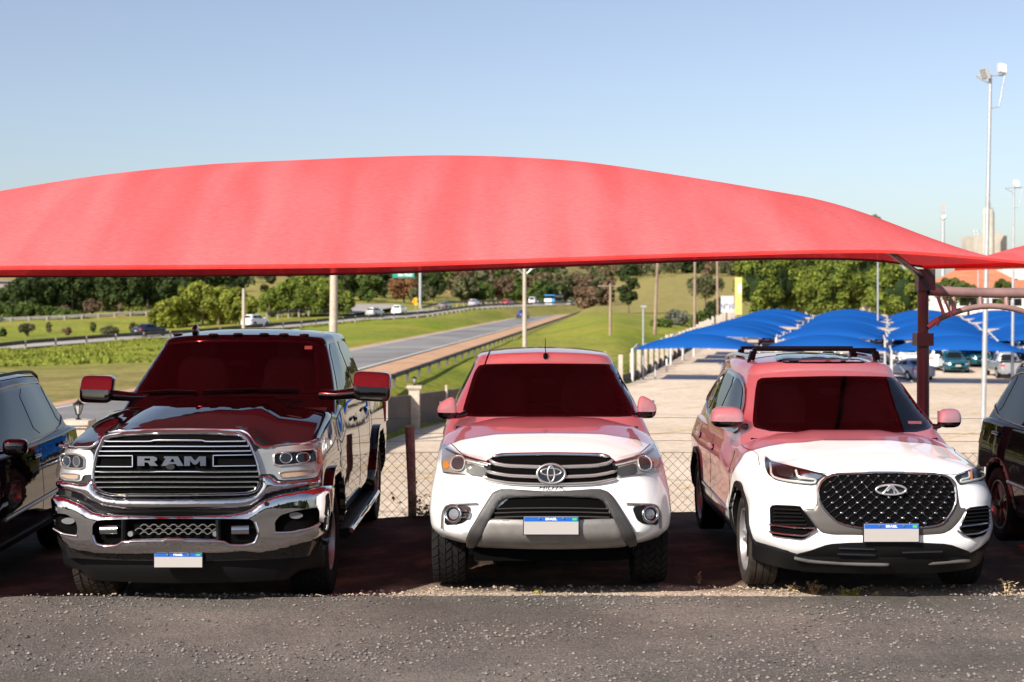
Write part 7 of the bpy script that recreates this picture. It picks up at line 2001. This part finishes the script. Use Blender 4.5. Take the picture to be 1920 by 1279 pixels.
def build_poles():
    e, h, l = pole('concrete_pole', 624, 700, 380, 52, .17, .11, M_pole, 'thick pale concrete pole behind the black pickup cab', lean=.012)
    mb = MB(); mb.tube([(0, 0, h-.9), (0, 0, h-.8)], .15, 10); mb.build('band', M_steel, e)
    pole('concrete_pole', 457, 650, 541, 120, .17, .13, M_pole, 'short slim concrete pole before the yellow-green thicket')
    e, h, l = pole('utility_pole', 984, 690, 503, 108, .19, .13, M_pole, 'pale utility pole with V-shaped arms behind the blue pickup', lean=-.002)
    mb = MB()
    for s in (-1, 1): mb.tube([(0, 0, h-.55), (s*.55, 0, h-.02)], .05, 6)
    mb.tube([(-.8, 0, h+.0), (.8, 0, h+.0)], .05, 6); mb.build('crossarm', M_steel, e)
    e, h, l = pole('utility_pole', 1144, 665, 532, 128, .15, .11, M_polew, 'thin brown utility pole with a crossarm on the grass bank', lean=.006)
    mb = MB(); mb.box((-1.1, -.05, h-.25), (1.0, .05, h-.15)); mb.build('crossarm', M_polew, e)
    for px, pb, pt, Y, lb, ln in ((1226, 648, 470, 145, 'leaning brown utility pole left of the pasture', .045), (1302, 628, 470, 160, 'grey-brown utility pole in front of the pasture', .008), (1346, 605, 470, 190, 'brown utility pole just left of the white sign', -.012)):
        pole('utility_pole', px, pb, pt, Y, .18, .13, M_polew, lb, lean=ln)
    e, h, l = pole('lamp_post', 1206, 712, 575, 96, .075, .05, M_steel, 'slim grey lamp post at the lot edge by the nearest canopy', 'lamp post'); mb = MB(); mb.box((-.18, -.1, h-.05), (.22, .1, h+.08)); mb.build('lamp_head', M_steel, e)
    # telephone wires
    Mw = simple('black_wire', (.02, .02, .02), .6)
    def wire(name, a, b, sag, lb):
        mb = MB(); a = Vector(a); b = Vector(b); mb.tube([a.lerp(b, t/16)-Vector((0, 0, sag*4*(t/16)*(1-t/16))) for t in range(17)], .02, 4, cap=False); o = mb.build(name, Mw, None, smooth=0, off=a); o.location = a; tag(o, lb, 'wire')
    wire('overhead_wire', at(459, 562, 120), at(560, 570, 150), .9, 'thin wire sagging right from the short slim pole')
    # tall floodlight masts
    def mast(px, pyt, pyb, Y, r, lb, heads, leanpx):
        X = (px-CXP)/FPX*Y; zt = HC-(pyt-YH)/FPX*Y; zb = lot_z(0, Y)
        e = empty('floodlight_mast', (X, Y, zb), lb, 'lamp post'); h = zt-zb; ln = leanpx/FPX*Y
        mb = MB(); mb.tube([(0, 0, 0), (ln*.5, 0, h*.5), (ln, 0, h)], [r, r*.85, r*.6], 14); mb.build('shaft', M_steel, e)
        mb = MB(); mb.tube([(ln, 0, h-.35), (ln-.55, 0, h-.05)], .03, 6); mb.tube([(ln, 0, h-1.3), (ln+.35, 0, h-1.25), (ln+.55, -.1, h)], .03, 6); mb.tube([(ln-.55, 0, h-.02), (ln+.6, 0, h+.02)], .035, 6); mb.build('bracket', M_steel, e)
        for (dx, dz, sx, sz, ry, rz, face) in heads:
            q = bpy.data.objects.new('floodlight', None); COL.objects.link(q); q.parent = e; q.location = (ln+dx, -.1, h+dz); q.rotation_euler = (math.radians(-18), ry, rz); q.empty_display_size = .1
            mb = MB(); mb.box((-sx, -.05, -sz), (sx, .09, sz)); 
            for k in range(6): mb.box((-sx*.9, .09, -sz+.1+k*sz*.3), (sx*.9, .15, -sz+.13+k*sz*.3))
            mb.build('housing', simple('lamp_grey', (.5, .5, .5), .5, .3), q, smooth=0)
            if face: mb = MB(); mb.box((-sx*.86, -.062, -sz*.86), (sx*.86, -.051, sz*.86)); mb.build('glass', simple('lamp_glass', (.85, .87, .88), .15), q, smooth=0)
    mast(1843, 142, 820, 57, .105, 'tall floodlight mast with two square lamps against the sky', [(-.22, .05, .19, .21, .05, 1.9, True), (.44, .28, .17, .20, .15, .25, True)], 14)
    mast(1898, 352, 690, 92, .10, 'shorter floodlight mast with one small lamp near the right edge', [(.12, .25, .20, .24, 0, .3, True)], 3)
    e, h, l = pole('thin_mast', 1646, 590, 470, 150, .09, .07, M_steel, 'thin grey mast in front of the big green trees', lean=0)
    e, h, l = pole('thin_mast', 1834, 590, 485, 175, .09, .07, M_steel, 'thin white mast left of the tall floodlight mast', lean=0)
    # road sign gantry
    M_sg = simple('sign_green', (.005, .23, .16), .5); X = at(788, 573, 285)
    e = empty('road_sign', X, 'green highway direction sign hanging from a grey post', 'road sign'); 
    mb = MB(); mb.tube([(0, 0, -.5), (0, 0, 8.2)], .28, 10); mb.build('post', M_steel, e)
    s = 285/FPX; mb = MB(); mb.box((-52*s, -.1, (573-521)*s), (-11*s, .05, (573-488)*s)); mb.build('sign_panel', M_sg, e, smooth=0)
    mb = MB(); mb.tube([(-50*s, .15, (573-500)*s), (2*s, .15, (573-500)*s)], .15, 8); mb.build('gantry_arm', M_steel, e)
    vs, fs = text_mesh('São Paulo', .75, bold=.02); mb = MB(); mb.add([(a-28*s, -.13, b_+(573-515.5)*s) for a, b_, c_ in vs], fs); mb.build('lettering', M_whitel, e, smooth=0, fixn=False)
    X = at(779, 575, 262); e = empty('warning_sign', X, 'orange warning sign cluster beside the sign post', 'road sign'); s = 262/FPX
    M_or = simple('sign_orange', (.75, .33, .01), .5)
    mb = MB(); mb.tube([(0, .1, -.5), (0, .1, 1.6)], .05, 6); mb.build('post', M_steel, e)
    mb = MB(); mb.lathe([(-.02, .001), (-.02, 4*s), (.03, 4*s), (.03, .001)], 16, 'y', (0, 0, 13*s)); mb.build('disc', M_or, e)
    mb = MB(); mb.lathe([(-.04, .001), (-.04, 3.8*s), (.0, 3.8*s), (.0, .001)], 16, 'y', (1*s, 0, 5.5*s)); mb.build('disc', M_or, e)
    mb = MB(); mb.box((-6.5*s, -.02, 7*s), (-1*s, .03, 12*s)); mb.build('arrow_board', M_or, e)
    # advertising boards by the big trees
    X = at(1382, 590, 180); s = 180/FPX; e = empty('yellow_billboard', X, 'tall yellow billboard half hidden by the big green tree', 'billboard')
    mb = MB(); mb.box((-3.5*s, 0, 0), (9*s, .3, 70*s)); mb.build('board', simple('sign_yellow', (.60, .49, .15), .5), e, smooth=0)
    mb = MB(); mb.box((2*s, -.03, 40*s), (8*s, -.005, 58*s)); mb.build('white_patch', M_whitel, e, smooth=0)
    X = at(1364, 588, 176); s = 176/FPX; e = empty('white_sign', X, 'white sign board with grey lettering left of the yellow billboard', 'sign')
    mb = MB(); mb.box((-12*s, 0, 2*s), (12*s, .2, 33*s)); mb.build('board', simple('board_white', (.5, .5, .5), .6), e, smooth=0)
    for x in (-8, 8): mb = MB(); mb.box(((x-.8)*s, .05, -14*s), ((x+.8)*s, .15, 2*s)); mb.build('leg', M_steel, e, smooth=0)
    vs, fs = text_mesh('N°10', 13*s, bold=.02); mb = MB(); mb.add([(a, -.03, b_+13*s) for a, b_, c_ in vs], fs); mb.build('lettering', simple('sign_grey', (.12, .14, .2), .6), e, smooth=0, fixn=False)
def build_buildings():
    M_wh = noise_mix('white_render', [(.3, (.55, .52, .48)), (.6, (.64, .61, .57))], .3, .9, .1, 3, .01)[0]
    M_tile = noise_mix('clay_tile', [(.3, (.38, .12, .06)), (.6, (.50, .19, .10))], .6, .85, .5, 4, .05)[0]
    def house(name, pl, pr, pb, pe, pt, Y, dep, label, hip=True, nwin=6, mat=M_wh, roof=M_tile, cat='building'):
        xl, xr = (pl-CXP)/FPX*Y, (pr-CXP)/FPX*Y; zb = HC-(pb-YH)/FPX*Y; ze = HC-(pe-YH)/FPX*Y; zt = HC-(pt-YH)/FPX*Y
        e = empty(name, ((xl+xr)/2, Y, zb), label, cat); w_ = (xr-xl)/2; h = ze-zb; t = zt-zb
        mb = MB(); mb.box((-w_, 0, -2), (w_, dep, h)); mb.build('wall', mat, e, smooth=0)
        o = .6; i = min(dep/2, w_*.6) if hip else 0
        mb = MB(); mb.add([(-w_-o, -o, h), (w_+o, -o, h), (w_+o, dep+o, h), (-w_-o, dep+o, h), (-w_+i, dep/2, t), (w_-i, dep/2, t)], [(0, 1, 5, 4), (1, 2, 5), (2, 3, 4, 5), (3, 0, 4), (0, 3, 2, 1)]); mb.build('roof', roof, e, smooth=0)
        for k in range(nwin):
            x = lerp(-w_+1, w_-1, (k+.5)/nwin); mb = MB(); mb.box((x-.7, -.04, h*.45), (x+.7, .05, h*.45+1.3)); mb.build('window', M_glassd, e, smooth=0)
        return e
    house('red_roofed_hall', 1765, 1990, 600, 541, 524, 250, 9, 'long low white hall with red tiled roof behind the blue canopies', nwin=10)
    house('gabled_house', 1795, 1905, 560, 528, 495, 300, 16, 'house with a broad orange tiled roof above the white hall', nwin=4)
    house('white_building', 1880, 2010, 560, 500, 492, 330, 16, 'white flat building at the right edge below the red canopy', nwin=4, roof=M_wh)
    house('white_shed', 1310, 1420, 640, 625, 620, 165, 3, 'low pale shed under the left blue canopies', nwin=3, roof=M_wh)
    e = house('grey_building', -60, 15, 585, 528, 524, 300, 14, 'grey multi-storey building cut by the left photo edge', nwin=0, mat=simple('grey_facade', (.26, .21, .20), .8), roof=simple('grey_facade', (.26, .21, .20), .8))
    for k in range(3): mb = MB(); mb.box((-4.4, -.05, 1.0+k*1.8), (4.2, .02, 1.5+k*1.8)); mb.build('window_band', M_glassd, e, smooth=0)
    house('small_house', 840, 862, 560, 550, 544, 420, 6, 'little house with an orange roof among the trees', nwin=1)
    house('small_white_house', 896, 905, 541, 534, 531, 520, 4, 'tiny white house on the wooded slope', nwin=1, roof=M_wh)
    # water tower and masts on the skyline at the right
    Y = 420; s = Y/FPX
    M_conc = simple('tower_concrete', (.40, .36, .31), .9, var=.15, vscale=.3)
    b = at(1853, 560, Y); e = empty('silo_tower', b, 'pale concrete twin silo tower against the sky', 'tower')
    mb = MB(); mb.lathe([(-3, 8*s*1), (160*s, 8*s), (166*s, 6*s), (168*s, .01)], 20, 'z', (3*s, 0, 0)); mb.build('cylinder', M_conc, e)
    mb = MB(); mb.lathe([(-3, 5*s*1), (166*s, 5*s), (169*s, 3*s), (170*s, .01)], 16, 'z', (-7*s, -1, 0)); mb.build('cylinder', M_conc, e)
    mb = MB(); mb.box((0, -.5, 166*s), (4*s, .5, 180*s)); mb.box((-3*s, -.3, 168*s), (10*s, .3, 170*s)); mb.build('lift_head', M_steel, e)
    b = at(1838, 560, 430); e = empty('industrial_block', b, 'low grey rooftop block with dishes below the silo tower', 'building'); s = 430/FPX
    mb = MB(); mb.box((-12*s, 0, -3), (50*s, 12, 118*s)); mb.box((18*s, 0, 118*s), (40*s, 8, 124*s)); mb.build('wall', M_conc, e, smooth=0)
    mb = MB()
    for x in (-10, -4): mb.tube([(x*s, 0, 118*s), (x*s, 0, 126*s)], .15, 6); mb.lathe([(0, .01), (.5, 2.6*s)], 12, 'y', (x*s, -.3, 126*s))
    mb.build('dishes', simple('lamp_grey', (.5, .5, .5), .5, .3), e)
    b = at(1768, 560, 450); e = empty('telecom_mast', b, 'telecom mast with a white dish rising behind the red canopy', 'mast'); s = 450/FPX
    mb = MB(); mb.tube([(0, 0, -3), (0, 0, 160*s)], [.9, .45], 8); mb.build('shaft', M_steel, e)
    mb = MB()
    for z in (150, 160, 170):
        for x in (-3.5, 0, 3.5): mb.box((x*s-.25, -.4, (z)*s), (x*s+.25, .1, (z+8)*s))
    mb.build('antennas', simple('lamp_grey', (.5, .5, .5), .5, .3), e, smooth=0)
    mb = MB(); mb.lathe([(0, .01), (-.4, 3.6*s), (-.6, 3.6*s)], 16, 'y', (-2*s, -1, 154*s)); mb.build('dish', M_whitel, e)

# ================================================================== build: structure first, then objects, small details last
build_terrain(); build_lot(); build_highway()
build_front_ground(); build_canopy(); build_fence()
build_white_pickup(); build_black_pickup(); build_white_suv(); build_dark_suvs()
build_boundary(); build_blue(); build_poles(); build_buildings(); build_cars()
build_trees(); build_stones(); build_weeds()
